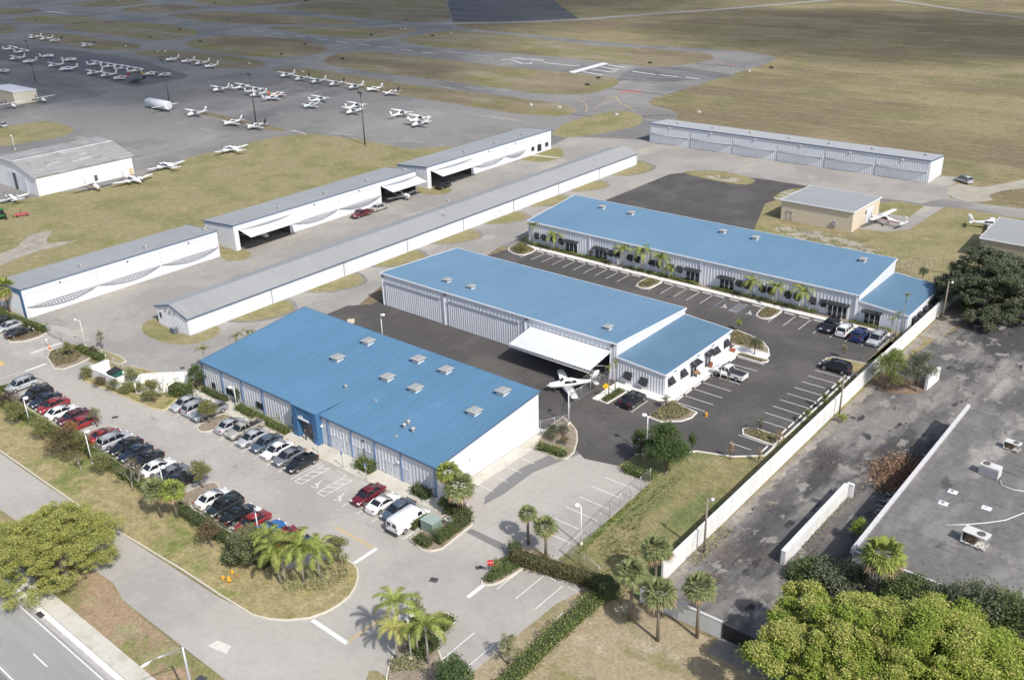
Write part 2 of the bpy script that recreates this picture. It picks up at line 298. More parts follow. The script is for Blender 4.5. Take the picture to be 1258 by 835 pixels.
# far grass islands between the taxiways
isl = [
 [(335, 85), (376, 84.5), (437, 93), (513, 105.5), (630, 119.5), (671, 125), (697, 129), (708, 135), (704, 139), (690, 142), (671, 142), (630, 139.5), (564, 128.5), (462, 113), (400, 100), (353, 90)],
 [(165, 63.5), (190, 62), (230, 63), (280, 69), (318, 75), (326, 80), (312, 84), (275, 84.5), (240, 78), (200, 72), (172, 68)],
 [(38, 41.5), (76, 41.5), (120, 47), (165, 54), (172, 57), (163, 61), (127, 61.5), (80, 55), (36, 47)],
 [(76, 33), (88, 29), (107, 27.5), (142, 26), (193, 29), (234, 36), (243, 40.7), (229, 46), (193, 49.6), (153, 46), (107, 39.5), (84, 36)],
 [(15, 25), (28, 21), (51, 19), (102, 20), (123, 23.5), (112, 27), (76, 30), (38, 29)],
 [(-80, 10), (0, 10), (30, 10), (51, 13), (30, 17), (0, 19.5), (-80, 24)],
 [(-60, 28), (0, 30), (14, 32), (19, 36), (15, 40), (0, 42), (-60, 47)],
 [(229, 53.5), (242, 48), (272, 44.5), (310, 45.5), (361, 48), (392, 54), (402, 61), (391, 66), (348, 71), (320, 70), (280, 67), (242, 60)],
 [(398, 75), (407, 69), (424, 65), (457, 63.6), (539, 72.5), (630, 82.7), (722, 91.6), (755, 96), (760, 100.5), (752, 107), (727, 114.5), (704, 116.5), (658, 114.5), (620, 109), (564, 102), (463, 89), (412, 81.4)],
 [(328, 33.5), (400, 33), (463, 33.6), (508, 34.5), (513.5, 37), (488, 44), (450, 48), (412, 46), (361, 39.4)],
 [(206, 19), (230, 15.5), (254, 14), (310, 16.3), (373.5, 20), (430, 25.5), (440, 28.5), (422, 30.5), (320, 30), (267, 28), (230, 23.5)],
 [(147, 12.7), (178, 7), (224, 6.4), (247, 9.5), (229, 13), (178, 17)],
 [(81, 5.6), (114.5, 1.3), (163, 0.5), (190, 4), (153, 7.6), (114.5, 9)],
 [(237, 3), (270, -4), (380, -4), (374, 2), (325, 6.5), (280, 8)],
 [(338, 10), (374, 4), (385, -12), (545, -12), (548, 5), (552, 24), (500, 27), (430, 21), (360, 13)],
 [(493, 48), (526, 41), (564, 38.5), (630, 43.5), (722, 55), (798, 60), (862, 65), (876, 69.5), (869, 75), (836, 80), (811, 82.4), (773, 80), (722, 74), (671, 69), (630, 66), (539, 58.5), (500, 52)],
]
for k, q in enumerate(isl):
    sheet('grass_island', px(q, 3), grass_far, .014)
tw = [(678, 165), (690, 154), (706, 148), (735, 140), (765, 136), (785, 141), (789, 148), (782, 155), (760, 160), (720, 167), (695, 169)]
sheet('grass_island', px(tw, 3), grass_isl, .018)
sheet('grass_island', px([(-60, 178), (0, 180), (40, 174), (75, 168), (91, 160), (80, 154), (60, 149), (30, 152), (-60, 165)], 3), grass_isl, .018)
# the big mown field behind the left row
sheet('field', px([(-300, 300), (0, 251), (75, 236), (118, 233), (160, 222), (200, 206), (232, 194), (300, 177), (345, 167), (385, 164.5), (440, 171), (500, 183), (560, 180), (620, 165), (660, 178), (520, 215), (300, 290), (0, 400), (-300, 470)]), grass_isl, .022)
sheet('dirt_patch', px([(-40, 330), (0, 312), (22, 303), (32, 292), (48, 286), (64, 284), (56, 297), (72, 298), (96, 295), (70, 303), (45, 309), (20, 318), (-40, 342)], 2), mat('dirt', (.33, .30, .25), .95, noise=[(.4, .28), (2, .2)]), .026)
# second dark lot behind the far blue building
sheet('dark_lot', px([(640, 292), (735, 250), (823, 214), (850, 211.5), (938, 220), (990, 229), (1000, 240), (950, 262), (960, 276), (960, 310), (1000, 330), (700, 270)]), A_new, .020, 'fresh dark asphalt apron behind the far blue building')
sheet('grass_island', px([(839, 211.5), (874, 209.5), (905, 214), (928, 221.5), (918, 227), (895, 225), (865, 219)], 2), grass_isl, .026)
sheet('gravel_patch', px([(868, 216), (880, 214.5), (905, 219), (915, 223), (900, 224), (875, 220)], 2), RUBBLE, .030)
sheet('ground_patch', px([(940, 250), (962, 243), (960, 275), (1000, 285), (1060, 300), (1090, 286), (1117, 282), (1161, 255), (1194, 259), (1300, 275), (1300, 340), (1100, 330), (1040, 312), (950, 300), (925, 285)]), grass_isl, .024)
sheet('gravel_patch', px([(950, 242), (965, 234), (985, 231), (975, 240), (958, 246)], 2), RUBBLE, .030)
sheet('grass_island', px([(1079, 249), (1103, 247), (1135, 253.5), (1117, 267), (1078, 260)]), grass_isl, .030)
sheet('pad', px([(1055, 281), (1075, 260), (1117, 266), (1135, 253.5), (1160, 254.5), (1117, 282), (1088, 285)]), A_lane, .028)
sheet('dirt_road', px([(1162, 238), (1175, 226), (1205, 230), (1235, 225), (1300, 214), (1300, 226), (1240, 233), (1215, 240), (1220, 246), (1190, 248)], 2), mat('dirt_road', (.36, .33, .27), .95, noise=[(.3, .15), (2, .1)]), .024)
sheet('gravel_patch', px([(955, 278), (1000, 283), (1025, 290), (1060, 300), (1078, 306), (1075, 315), (1050, 312), (1010, 300), (960, 288)], 2), RUBBLE, .030)
# grass bumps along the strip hangar
for y in (78, 94, 111, 128, 145, 161.5, 178, 194, 209.5):
    if y == 78: continue
    L0 = 8.6
    q = [(-138.9, y-L0+1.5), (-136.2, y-L0+2.4), (-134.2, y-L0+5), (-133.2, y-L0+9), (-134.8, y-L0+11.5), (-138.9, y-L0+12.0)] if y < 205 else [(-138.9, y-4), (-135, y-3), (-133, y+2), (-134, y+8), (-138, y+10.5), (-143, y+11), (-147, y+9), (-147, y+7.3), (-138.9, y+7.3)]
    sheet('grass_island', smooth_loop(q, 3), grass_isl, .018)
    sheet('kerb_strip', smooth_loop(offset(q, -.7), 3), A_apron, .014)
sheet('grass_island', smooth_loop([(-150.5, 81), (-150.6, 76.5), (-146, 73.6), (-140, 73.8), (-136, 75.5), (-134.8, 79), (-136, 82), (-138.9, 83), (-138.9, 77.9), (-148.6, 77.9)], 3), grass_isl, .018)
for q in ([(-169, 105), (-165.5, 104.6), (-163.5, 107), (-165, 110), (-169, 110.5), (-176, 110), (-176, 105)], [(-180, 163), (-169.4, 163.2), (-165, 163.8), (-162.8, 166.4), (-163.4, 169.8), (-166, 170.6), (-169.4, 168), (-180, 168)], [(-169.4, 205), (-164, 204), (-160.8, 208), (-161.5, 214), (-166, 219), (-169.4, 219.5)]):
    sheet('grass_island', smooth_loop(q, 3), grass_isl, .018)
sheet('footpath', [(-169.4, 209), (-169.4, 210.3), (-161, 212), (-161, 210.8)], CONC, .022)
# dark stain band along B2's alley, T hangar dark edge
# front car park and drive (light asphalt), one sheet
lot = [(-230, 33.9), (-230, 40.0), (-112, 40.0), (-98.4, 40.1), (-92.2, 40.4), (-83.6, 40.8), (-76.9, 40.9), (-70.6, 41.6), (-60, 42), (-56, 40), (-40, 40), (-40, 34.4), (-20, 34.4), (-20, 33), (-90, 34)]
sheet('service_drive', [(-330, 33.9), (-330, 39.9), (-112, 40.0), (-92.2, 40.5), (-76.9, 40.9), (-70.6, 41.6), (-67, 44), (-56.5, 44), (-54, 40), (-40, 40.4), (-20, 40.4), (-20, 34.3), (-89.7, 34.3), (-112, 33.9)], A_light, .008)
LOTP = [(-220, 48.2), (-76, 48.2), (-69.9, 41.4), (-57, 43.0), (-55.6, 44), (-46, 44), (-46.2, 66.0), (-50.5, 66.2), (-51.8, 68.4), (-52.5, 87.2), (-57.7, 87.6), (-61.2, 92.5), (-73, 98.6), (-73, 68), (-120, 68), (-121, 66.5), (-132, 62.4), (-151, 62), (-151.5, 66.8), (-160, 66.8), (-166, 64.8), (-220, 64.8)]
sheet('car_park', LOTP, A_light, .013, 'light grey asphalt car park in front of the blue roofed building')
# dark new lot between and around the middle and far blue buildings
NL = [(-124, 88.3), (-71.0, 88.3), (-71, 91.5), (-65.9, 88.4), (-62.2, 86.6), (-57.8, 87.8), (-57.5, 91.6), (-53.3, 94.8), (-51.6, 97), (-47.3, 98.6), (-44.3, 101.2), (-44.2, 148.8), (-60, 148.6), (-122, 148.6), (-123.5, 141.5), (-124.5, 120), (-124, 106), (-127, 103), (-127, 96)]
sheet('dark_car_park', NL, A_new, .019, 'fresh dark asphalt car park between the two far blue roofed buildings')
sheet('asphalt_patch', px([(596, 610), (612, 596), (640, 575), (680, 556), (706, 548), (717, 556), (690, 566), (655, 580), (620, 606), (594, 620)]), mat('patch_dark', (.20, .195, .19), .85, noise=[(3, .1)]), .017)
sheet('asphalt_patch', px([(572, 653), (579, 649), (622, 669), (616, 676)]), mat('patch_dark', (.2, .2, .2)), .017)
# neighbour yard (old asphalt) right of the white wall
OY = [(-41.0, 68), (-32.2, 68), (-20, 69), (60, 69), (60, 150), (20, 168), (-35, 165), (-38.5, 150), (-39.6, 140), (-40.8, 128), (-40.9, 90)]
sheet('old_yard', OY, A_old, .012, 'cracked dark asphalt yard beyond the long white wall')
# strip of earth along the wall
WALL_X = -41.3
sheet('earth_strip', [(-41.1, 72)]+[(-40.1+rnd.uniform(-.35, .6), 73+k*.8) for k in range(96)]+[(-41.0, 150)], mat('litter_pale', (.25, .225, .195), .95, noise=[(1.5, .3), (.4, .3)]), .022)
sheet('earth_patch', [(-41, 129), (-38.6, 127.5), (-35.6, 128.6), (-33.9, 130.6), (-34.0, 134), (-41, 134)], mat('litter_dark', (.24, .17, .12), .95, noise=[(1.5, .3), (.4, .3)]), .024)
sheet('earth_patch', [(-41, 150), (-38.2, 150), (-37.6, 158), (-36.5, 164), (-33, 166.5), (-20, 169), (-20, 175), (-41, 175)], MATS['litter_pale'], .026)
# lawn between car park and white wall
sheet('lawn', [(-52.3, 68.0), (-51.9, 87.4), (-53.6, 87.0), (-57.6, 87.8), (-57.3, 91.6), (-53.1, 94.6), (-51.5, 96.8), (-47.3, 98.4), (-44.6, 101), (-44.15, 101), (-44.15, 134.8), (-41.2, 150), (-41.2, 180), (-43.2, 180), (-43.2, 149.2), (-44.0, 145), (-41.2, 145), (-41.2, 68)], lawn_green, .026)
sheet('lawn', [(-46.8, 66.6), (-48, 62), (-48.2, 56), (-48.3, 50), (-48.5, 40.4), (-20, 40.4), (-20, 66), (-32.2, 67.3), (-41.4, 66.9)], grass_dry, .016)
sheet('gate_pad', px([(868, 800), (880, 785), (889, 784), (958, 806), (960, 835), (930, 830)]), mat('pad_old', (.23, .22, .21), .9, noise=[(1, .2), (4, .1)]), .022)
# verge, street and sidewalk
sheet('verge', [(-330, 30.1), (-20, 30.1), (-20, 34.2), (-66, 34.3), (-73, 34.0), (-79, 34.0), (-84, 34.2), (-88, 35.2), (-91, 35), (-96, 33.6), (-330, 33.6)], grass_verge, .022)
sheet('street', [(-330, 0), (30, 0), (30, 27.55), (-330, 27.55)], A_road, .010)
st = MB()
for k in range(230):
    x = -330+k*1.55
    st.box(x, x+1.53, 28.35, 30.15, -.1, .12)
struct(st.build('sidewalk', CONC))
struct(MB().box(-330, 30, 27.75, 28.3, -.1, .125).build('kerb', KERB_W)); sheet('gutter', [(-330, 27.35), (30, 27.35), (30, 27.75), (-330, 27.75)], mat('gutter', (.42, .40, .38), .8, noise=[(2, .15)]), .020)
mk = MB()
mk.flat([(-330, 26.95), (30, 26.95), (30, 27.1), (-330, 27.1)], .016)
for k in range(-30, 8): mk.flat([(-84.1+k*12.2, 24.46), (-81.2+k*12.2, 24.46), (-81.2+k*12.2, 24.62), (-84.1+k*12.2, 24.62)], .016)
mk.flat([(-330, 21.55), (30, 21.55), (30, 21.7), (-330, 21.7)], .016)
struct(mk.build('street_markings', PW))
struct(MB().box(-330, 30, 19.8, 21.3, -.1, .14).build('median', A_apron))
sheet('drain_grate', [(-89.6, 27.4), (-88.5, 27.4), (-88.5, 27.95), (-89.6, 27.95)], PK, .13)
sheet('concrete_cover', px([(267, 786), (284, 793), (278, 803), (255, 793)]), mat('cover', (.62, .60, .54), .8, noise=[(2, .08)]), .018)
for (u, v, r) in ((533, 712, .45), (588, 697, .36), (141.5, 512.5, .42), (224, 452, .4), (1003, 615, .5), (1064, 534, .5), (247, 834, .5)):
    c = P(u, v); tag(MB().box(-r, r, -r*.8, r*.8, 0, .006).build('drain_cover', mat('iron', (.07, .07, .07), .6, noise=[(12, .3)]), loc=(c[0], c[1], .026), rz=rnd.random()), 'dark iron drain cover in the asphalt ' + {533: 'of the drive between the stop bars', 588: 'near the stop sign', 141: 'beside the thin island tree of the front row', 224: 'beyond the white enclosure', 1003: 'of the old yard beside the short white wall', 1064: 'of the old yard near the dead brush', 247: 'of the verge under the street lamp'}[int(u)], 'drain cover')
# concrete walk in front of the near building
wk = MB(); wk.prism([(-119.8, 65.25), (-82, 65.6), (-68.6, 66.2), (-68.3, 68.35), (-119.8, 68.35)], 0, .12); struct(wk.build('footpath', CONC))
struct(MB().prism([(-121, 89.3), (-121, 88.3), (-71, 88.3), (-71, 89.3)], 0, .05).build('footpath', CONC_NEW))
# walk of far building and annex
struct(MB().prism([(-121.8, 146.75), (-66.3, 146.75), (-44.8, 146.9), (-44.8, 148.1), (-66.3, 147.95), (-121.8, 147.95)], 0, .13).build('footpath', CONC_NEW))
struct(MB().prism([(-63, 105.6), (-61.2, 106.9), (-61.1, 127.0), (-56.7, 127.3), (-57.0, 129.2), (-63, 128.9)], 0, .13).build('footpath', CONC_NEW))
struct(MB().prism([(-70.9, 100.5), (-69.9, 100.5), (-69.9, 105.6), (-63, 105.6), (-63, 107.4), (-71, 107.4)], 0, .13).build('footpath', CONC_NEW))
# east strip of the near building
sheet('footpath', [(-70.9, 73), (-69.0, 73), (-69.0, 88), (-70.9, 91)], CONC, .022)
# ------------------------------------------------------------------ planted islands with kerbs
def island(poly, name, m, kerb=KERB, w=.16, soil=.10, label=None):
    k = MB().prism(poly, 0, .15); inner = offset(poly, w)
    struct(k.build('kerb', kerb)); o = MB().prism(inner, .1, .155+0.01).build(name, m); return struct(o, label)
island(smooth_loop([(-110.6, 64.2), (-110.5, 61.2), (-109.8, 60.1), (-108.8, 59.95), (-108.0, 60.4), (-107.6, 61.4), (-107.6, 65.1), (-110.0, 65.1)], 2), 'planting_bed', MULCH)
island(smooth_loop([(-121.3, 48.5), (-121.1, 52.2), (-120.2, 53.2), (-119.4, 53.0), (-119.1, 52.2), (-119.1, 48.5)], 2), 'planting_bed', MULCH)
island(smooth_loop([(-96.7, 48.4), (-96.7, 52.6), (-95.8, 53.6), (-94.6, 53.4), (-93.9, 52.4), (-93.8, 48.4)], 2), 'planting_bed', MULCH)
# the long grass strip between car park and drive with the palm peninsula
pen = [(-230, 48.3), (-230, 40.1), (-112, 40.15), (-98.4, 40.25), (-92.2, 40.6), (-83.6, 41.0), (-77, 41.1)]+[P(*q)[:2] for q in ((310, 756), (330, 761), (352, 762.6), (380, 760), (400, 753), (417, 743.5), (430, 733), (437, 722), (441, 710), (440, 699), (434, 692), (425, 687), (412, 684))]+[(-74.6, 48.5)]
island(pen, 'lawn', grass_lawn, label='dry grass strip between the car park and the drive, ending in a rounded palm bed')
island([P(*q)[:2] for q in ((475, 850), (474, 833), (478, 812), (490, 795), (503, 770), (520, 758), (538, 751.5), (548, 752.5), (557, 758), (555, 765), (545, 775), (536, 783), (540, 800), (560, 850))], 'planting_bed', MULCH)
island(smooth_loop([(-56.5, 60.0), (-55.9, 59.6), (-55.0, 60.2), (-54.5, 62), (-54.2, 64.6), (-54.3, 66.2), (-56.2, 66.2), (-57.1, 63.5)], 2), 'planting_bed', MULCH)
island([(-67.9, 60.3), (-65.4, 59.8), (-64.3, 60.2), (-63.6, 61.4), (-64.0, 66.9), (-64.8, 67.8), (-70.3, 68.3), (-70.5, 67.2), (-67.9, 66.6)], 'planting_bed', MULCH)
island([P(*q)[:2] for q in ((100, 467), (136, 481), (165, 493.5), (186, 502), (199, 504.5), (206, 502), (216, 492), (232, 480), (236, 470), (210, 462), (160, 450), (130, 447), (112, 448))], 'lawn', grass_lawn, kerb=mat('kerb_yellow', (.56, .47, .28), .8, noise=[(2, .1)]))
island([P(*q)[:2] for q in ((58, 440), (62, 431), (92, 423), (100, 430), (112, 440), (95, 448), (78, 454), (66, 453))], 'planting_bed', MULCH)
island([P(*q)[:2] for q in ((-5, 404), (58, 409), (50, 414), (30, 420), (12, 421))], 'planting_bed', MULCH)
island([P(*q)[:2] for q in ((125, 430), (148, 438), (156, 444), (147, 448), (126, 442))], 'lawn', grass_lawn)
island([P(*q)[:2] for q in ((656, 549), (668, 556), (684, 564), (697, 564), (706, 556), (710, 541), (709, 530), (701, 519), (692, 512), (680, 520), (668, 530))], 'planting_bed', MULCH, kerb=KERB)
island([P(*q)[:2] for q in ((796, 513), (815, 497.5), (826, 491), (838, 499), (857, 507), (850, 514), (838, 518), (812, 519))], 'planting_bed', MULCH, kerb=KERB_W)
island([(-61.2, 125.7), (-56.8, 125.6), (-56.1, 126.4), (-56.3, 127.3), (-60.9, 127.0)], 'planting_bed', MULCH, kerb=KERB_W)
island([(-63.0, 128.9), (-57.2, 129.3), (-58.2, 131.1), (-59.8, 132.7), (-62.8, 134.0), (-65.5, 134.6), (-67, 133.0), (-66.0, 129.0)], 'planting_bed', MULCH, kerb=KERB_W)
island(smooth_loop([(-90.6, 146.4), (-90.4, 142.2), (-89.4, 141.2), (-88.2, 141.2), (-87.4, 142.2), (-87.3, 146.4)], 2), 'planting_bed', MULCH, kerb=KERB_W)
island(smooth_loop([(-66.4, 146.4), (-66.1, 142.4), (-65.2, 141.4), (-64.1, 141.4), (-63.3, 142.4), (-63.2, 146.4)], 2), 'planting_bed', MULCH, kerb=KERB_W)
island(smooth_loop([(-123.5, 147.5), (-123.3, 144.0), (-121.5, 142.4), (-118.9, 142.0), (-117.8, 143), (-117.8, 146.5), (-121.8, 147.9)], 2), 'planting_bed', MULCH, kerb=KERB_W)
island([(-69.7, 100.6), (-68.2, 100.5), (-68.0, 105.3), (-69.6, 105.4)], 'planting_bed', MULCH, kerb=KERB_W)
island([(-49.3, 131.5), (-49.6, 133), (-48.8, 134.2), (-44.2, 134.9), (-41.5, 135), (-41.5, 128.5), (-44.1, 130.6)], 'lawn', grass_lawn, kerb=KERB_W)
q = [(-48.9, 104.3), (-49.6, 105.6), (-48.8, 106.9), (-44.3, 106.9), (-44.2, 104.1)]
island(q, 'planting_bed', MULCH, kerb=KERB_W)
struct(MB().box(-44.25, -44.05, 101.2, 104.1, 0, .14).box(-44.25, -44.05, 106.9, 130.6, 0, .14).build('kerb', KERB_W))
struct(MB().prism([(-57.6, 91.4), (-57.45, 91.4), (-53.3, 94.6), (-51.6, 96.8), (-47.3, 98.45), (-47.2, 98.6), (-51.7, 96.95), (-53.4, 94.8)], 0, .14).prism([(-47.2, 98.45), (-44.1, 101.1), (-44.2, 101.25), (-47.3, 98.6)], 0, .14).build('kerb', KERB_W))
# planting strip in front of far building
struct(MB().prism([(-121.8, 147.98), (-44.8, 148.13), (-44.2, 149.4), (-121.8, 149.3)], 0, .10).build('planting_bed', MULCH))
struct(MB().box(-55.2, -46.9, 66.05, 67.6, 0, .12).build('planting_bed', MULCH))
# ------------------------------------------------------------------ painted markings
def line(mb, a, b, w=.11, z=.03):
    a, b = np.array(a[:2], float), np.array(b[:2], float); d = (b-a)/np.linalg.norm(b-a); n_ = np.array([-d[1], d[0]])*w/2
    mb.flat([tuple(a-n_), tuple(b-n_), tuple(b+n_), tuple(a+n_)], z)
w = MB(); wf = MB()
XA = [-115.5, -113.0, -110.7, -107.3, -104.7, -102.1, -99.5, -96.8, -94.1, -91.6, -88.9]
for x in XA: line(w, (x, 60.1), (x, 65.1), z=.019)
for x in (-79.1, -76.5, -73.85, -71.2, -68.5): line(w, (x, 60.1), (x, 65.2), z=.019)
for x0 in (-88.25, -83.85):
    line(w, (x0, 60.15), (x0, 64.9), z=.019); line(w, (x0+1.3, 60.15), (x0+1.3, 64.8), z=.019); line(w, (x0, 60.15), (x0+1.3, 60.15), z=.019)
    for k in range(4): line(w, (x0, 60.6+k*1.1), (x0+1.3, 61.4+k*1.1), z=.0195)
for k in range(12): line(w, (-148.7+k*2.6, 48.6), (-148.7+k*2.6, 53.4), z=.019) if k < 11 else None
for k in range(9): line(w, (-117.5+k*2.6, 48.6), (-117.5+k*2.6, 53.4), z=.019)
for k in range(8): line(w, (-93.5+k*2.6*1.012, 48.6), (-93.5+k*2.6*1.012, 53.7), z=.019)
for (x) in (-54.35, -51.8, -49.2): line(w, (x, 60.0), (x, 64.7), z=.019); line(w, (x, 49.0), (x, 53.6), z=.019)
line(w, (-46.65, 59.7), (-46.65, 61.5), z=.019)
for y in (71.1, 73.8, 76.5, 79.2, 81.95, 84.6): line(w, (-57.6, y), (-53.1, y), z=.019)
for y in (73.65, 76.35, 79.0, 81.7): line(wf, (-68.8, y), (-66.6, y), z=.019)
for x in (-54.0, -51.2, -48.7): line(wf, (x, 64.9), (x+1.5, 64.85), z=.019)
for (x, y) in ((-84.7, 65.0), (-80.2, 65.1)): line(wf, (x-1.1, y), (x+.9, y), z=.019)
struct(w.build('parking_lines', PW)); struct(wf.build('parking_lines', PWF))
w = MB()
for (a, b) in (((-66.1, 44.75), (-60.7, 44.7)), ((-69.65, 53.6), (-69.65, 57.0)), ((-55.9, 57.1), (-55.9, 59.8))): line(w, a, b, .5, .019)
line(w, P(31, 456), P(57, 446.5), .5, .019)
line(wf := MB(), P(38, 434), P(76, 421), .8, .019); struct(wf.build('stop_line', PWF))
struct(w.build('stop_line', PW))
w = MB()
for dx in (-.12, .12):
    line(w, (-76.6, 56.8+dx), (-69.9, 56.8+dx), .1, .019); line(w, (-60.75+dx, 50.3), (-60.75+dx, 44.9), .1, .019); 
    a, b = P(33, 458), P(60, 471); line(w, (a[0]+dx, a[1]), (b[0]+dx, b[1]), .1, .019)
line(w, P(0, 444), P(3, 449), .8, .019)
struct(w.build('centre_line', PY))
# dark lot markings
w = MB(); wb = MB()
for k in range(10): line(w, (-119.9+k*2.6+2.2, 141.5), (-119.9+k*2.6+2.2, 145.9), z=.025)
for x in (-117.75, -90.2, -87.2, -84.5, -81.8, -79.1, -76.4): line(w, (x, 141.2), (x, 146.2), z=.025)
for x in (-63.1, -60.4, -57.7, -55.1, -52.3, -49.7, -47.0, -44.4): line(w, (x, 140.8), (x, 145.9), z=.025)
for x in (-73.75, -70.75, -69.25, -66.2): line(wb, (x, 141.3), (x, 145.6), z=.025)
for k in range(4): line(w, (-70.75, 141.5+k*1.05), (-69.25, 142.3+k*1.05), z=.025)
line(w, (-70.75, 141.4), (-69.25, 141.4), z=.025)
for k in range(13): line(w, (-49.4, 107.0+0), (-44.9, 107.0), z=.025) if k == 0 else None
for k in range(10): line(w, (-49.3, 107.0+k*2.37+0), (-45.0, 107.0+k*2.37), z=.025)
line(w, (-49.3, 104.0), (-44.9, 104.0), z=.025); line(w, (-49.3, 101.5), (-46.2, 101.5), z=.025)
for y in (107.0, 109.4, 112.0, 114.6, 117.4, 120.1, 122.8, 125.4): line(w, (-60.7, y), (-56.1, y), z=.025)
for x in (-66.6, -64.2): line(w, (x, 100.6), (x, 104.9), z=.025)
struct(w.build('parking_lines', PW)); struct(wb.build('parking_lines', PB))
# wheel stops: real concrete bars
def stops(n_, pts, rz, label, group):
    proto = None
    for i, p in enumerate(pts):
        if proto is None:
            m_ = MB().loft([[(x, -.09, 0), (x, .09, 0), (x, .06, .12), (x, -.06, .12)] for x in (-.9, .9)], smooth=False)
            proto = o = tag(m_.build('wheel_stop', KERB_W), None, 'wheel stop', group)
        else: o = proto.copy(); COL.objects.link(o)
        o.location = (p[0], p[1], .02); o.rotation_euler = (0, 0, rz); o['label'] = 'white wheel stop, '+nth(i, len(pts))+' '+label
stops(0, [(-116.4+k*2.6, 146.1) for k in range(10)]+[(x, 146.0) for x in (-85.8, -83.1, -80.4, -77.7, -75.1, -72.2, -67.7, -61.7, -59.0, -56.4, -53.7, -51.0, -48.3)], 0, 'from the left along the far workshop walk', 'wheel stops of the far building bays')
stops(0, [(-60.9, y) for y in (108.2, 110.7, 113.3, 116.0, 118.7, 121.5, 124.2)], PI/2, 'from the near end beside the middle annex', 'wheel stops of the annex bays')
stops(0, [(-44.9, 108.2+k*2.37) for k in range(10)]+[(-44.9, 102.6)], PI/2, 'from the near end along the white boundary wall', 'wheel stops of the wall side bays')
def access_symbol(mb, x, y, z, s=.36, rz=0):
    for k in range(14):
        a, b = PI*.15+k*PI*1.5/14, PI*.15+(k+1)*PI*1.5/14
        c, d = a-PI*.9, b-PI*.9
        line(mb, (x+s*math.cos(c), y-.2+s*math.sin(c)), (x+s*math.cos(d), y-.2+s*math.sin(d)), .13, z)
    line(mb, (x-.1, y+.75), (x, y+.05), .16, z+.0005); line(mb, (x, y+.1), (x+.5, y+.05), .13, z+.001); line(mb, (x+.5, y+.05), (x+.75, y-.5), .13, z+.0015)
    line(mb, (x-.02, y+.4), (x+.4, y+.38), .1, z+.0005); mb.flat([(x-.1+.14*math.cos(a), y+.95+.14*math.sin(a)) for a in np.linspace(0, 2*PI, 9)[:-1]], z)
w = MB(); access_symbol(w, -85.4, 61.2, .019); access_symbol(w, -80.9, 61.0, .019); access_symbol(w, -72.4, 142.4, .026); access_symbol(w, -67.5, 142.3, .026)
struct(w.build('access_symbols', PW))
# oil stains in the bays, sealed cracks and tyre arcs
oi = MB(); ol = MB(); rs1 = random.Random(12)
def blot(x, y, r, z):
    (oi if z > .02 else ol).flat([(x+r*rs1.uniform(.5, 1.1)*math.cos(a), y+r*rs1.uniform(.5, 1.3)*math.sin(a)) for a in np.linspace(0, 2*PI, 9)[:-1]], z)
for k in range(26):
    blot(-146+rs1.random()*70, rs1.choice([51.2, 57, 62.5, 58])+rs1.uniform(-1, 1), rs1.uniform(.12, .4), .0185)
for k in range(22):
    blot(-119+k*2.6, 142.6+rs1.uniform(-.8, 1.2), rs1.uniform(.15, .4), .0245) if rs1.random() < .7 else None
for k in range(16):
    blot(-47.4+rs1.uniform(-1, 1), 106+k*1.45, rs1.uniform(.15, .35), .0245); blot(-58.5+rs1.uniform(-1, 1), 107+k*1.15, rs1.uniform(.12, .3), .0245)
struct(oi.build('oil_stains', mat('oil', (.058, .055, .052), .7, noise=[(3, .2)])))
struct(ol.build('oil_stains', mat('oil_faint', (.27, .255, .235), .8, noise=[(3, .15)])))
cr_ = MB()
def wander(x, y, a, n_, wd, z, curve=.03):
    for k in range(n_):
        x2, y2 = x+.8*math.cos(a), y+.8*math.sin(a); line(cr_, (x, y), (x2, y2), wd, z+.0001*(k % 3)); x, y = x2, y2; a += rs1.uniform(-.22, .22)+curve*.0
for (x, y, a, n_) in ((-140, 55.5, 0, 70), (-84, 56.5, -.1, 28), (-66, 48, .2, 22), (-62, 70, 1.4, 18), (-110, 37, 0, 50), (-150, 37.5, .05, 50), (-56, 62, -.3, 10), (-64, 58, .9, 16)): wander(x, y, a, n_, .05, .0182)
struct(cr_.build('crack_sealing', mat('sealant', (.27, .26, .245), .7)))
cr_ = MB()
for (x, y, a, n_) in ((-121, 94, 0, 50), (-60, 137, 0, 18), (-118, 138, 0, 60), (-53, 100, 1.5, 40), (-38, 75, 1.5, 80), (-37, 90, 1.4, 60), (-33, 70, 1.2, 16), (-30, 120, .9, 30), (-20, 135, .4, 40)): wander(x, y, a, n_, .06, .0242)
struct(cr_.build('crack_sealing', mat('sealant_dark', (.05, .05, .05), .6)))
ty = MB()
for (cx_, cy_, r_, a0, a1) in ((-60, 94, 8, 2.5, 4.2), (-58, 96, 9, 2.4, 4.0), (-52, 136, 7, -1.4, .2)):
    q_ = [(cx_+r_*math.cos(a), cy_+r_*math.sin(a)) for a in np.linspace(a0, a1, 14)]
    for p1, p2 in zip(q_[:-1], q_[1:]): line(ty, p1, p2, .16, .0246)
struct(ty.build('tyre_marks', mat('rubber', (.105, .10, .097), .7, noise=[(1, .2)])))
# runway markings: threshold bar, number, dashes, hold lines
w = MB()
def pq(*a): w.flat(px(a), .022)
pq((698.5, 88.5), (705, 90.2), (748, 78.5), (741, 77)); 
for (a, b) in (((716, 88.2), (740, 92.5)), ((728, 85.5), (752, 89)), ((738, 82.3), (760, 85.8)), ((747, 80), (768, 83)), ((753, 87.2), (757, 88)), ((777, 87.8), (805, 91.8)), ((810, 92), (833, 94.6)), ((842, 95), (859, 97.2))): line(w, P(*a), P(*b), .9 if a[0] < 780 else .8, .022)
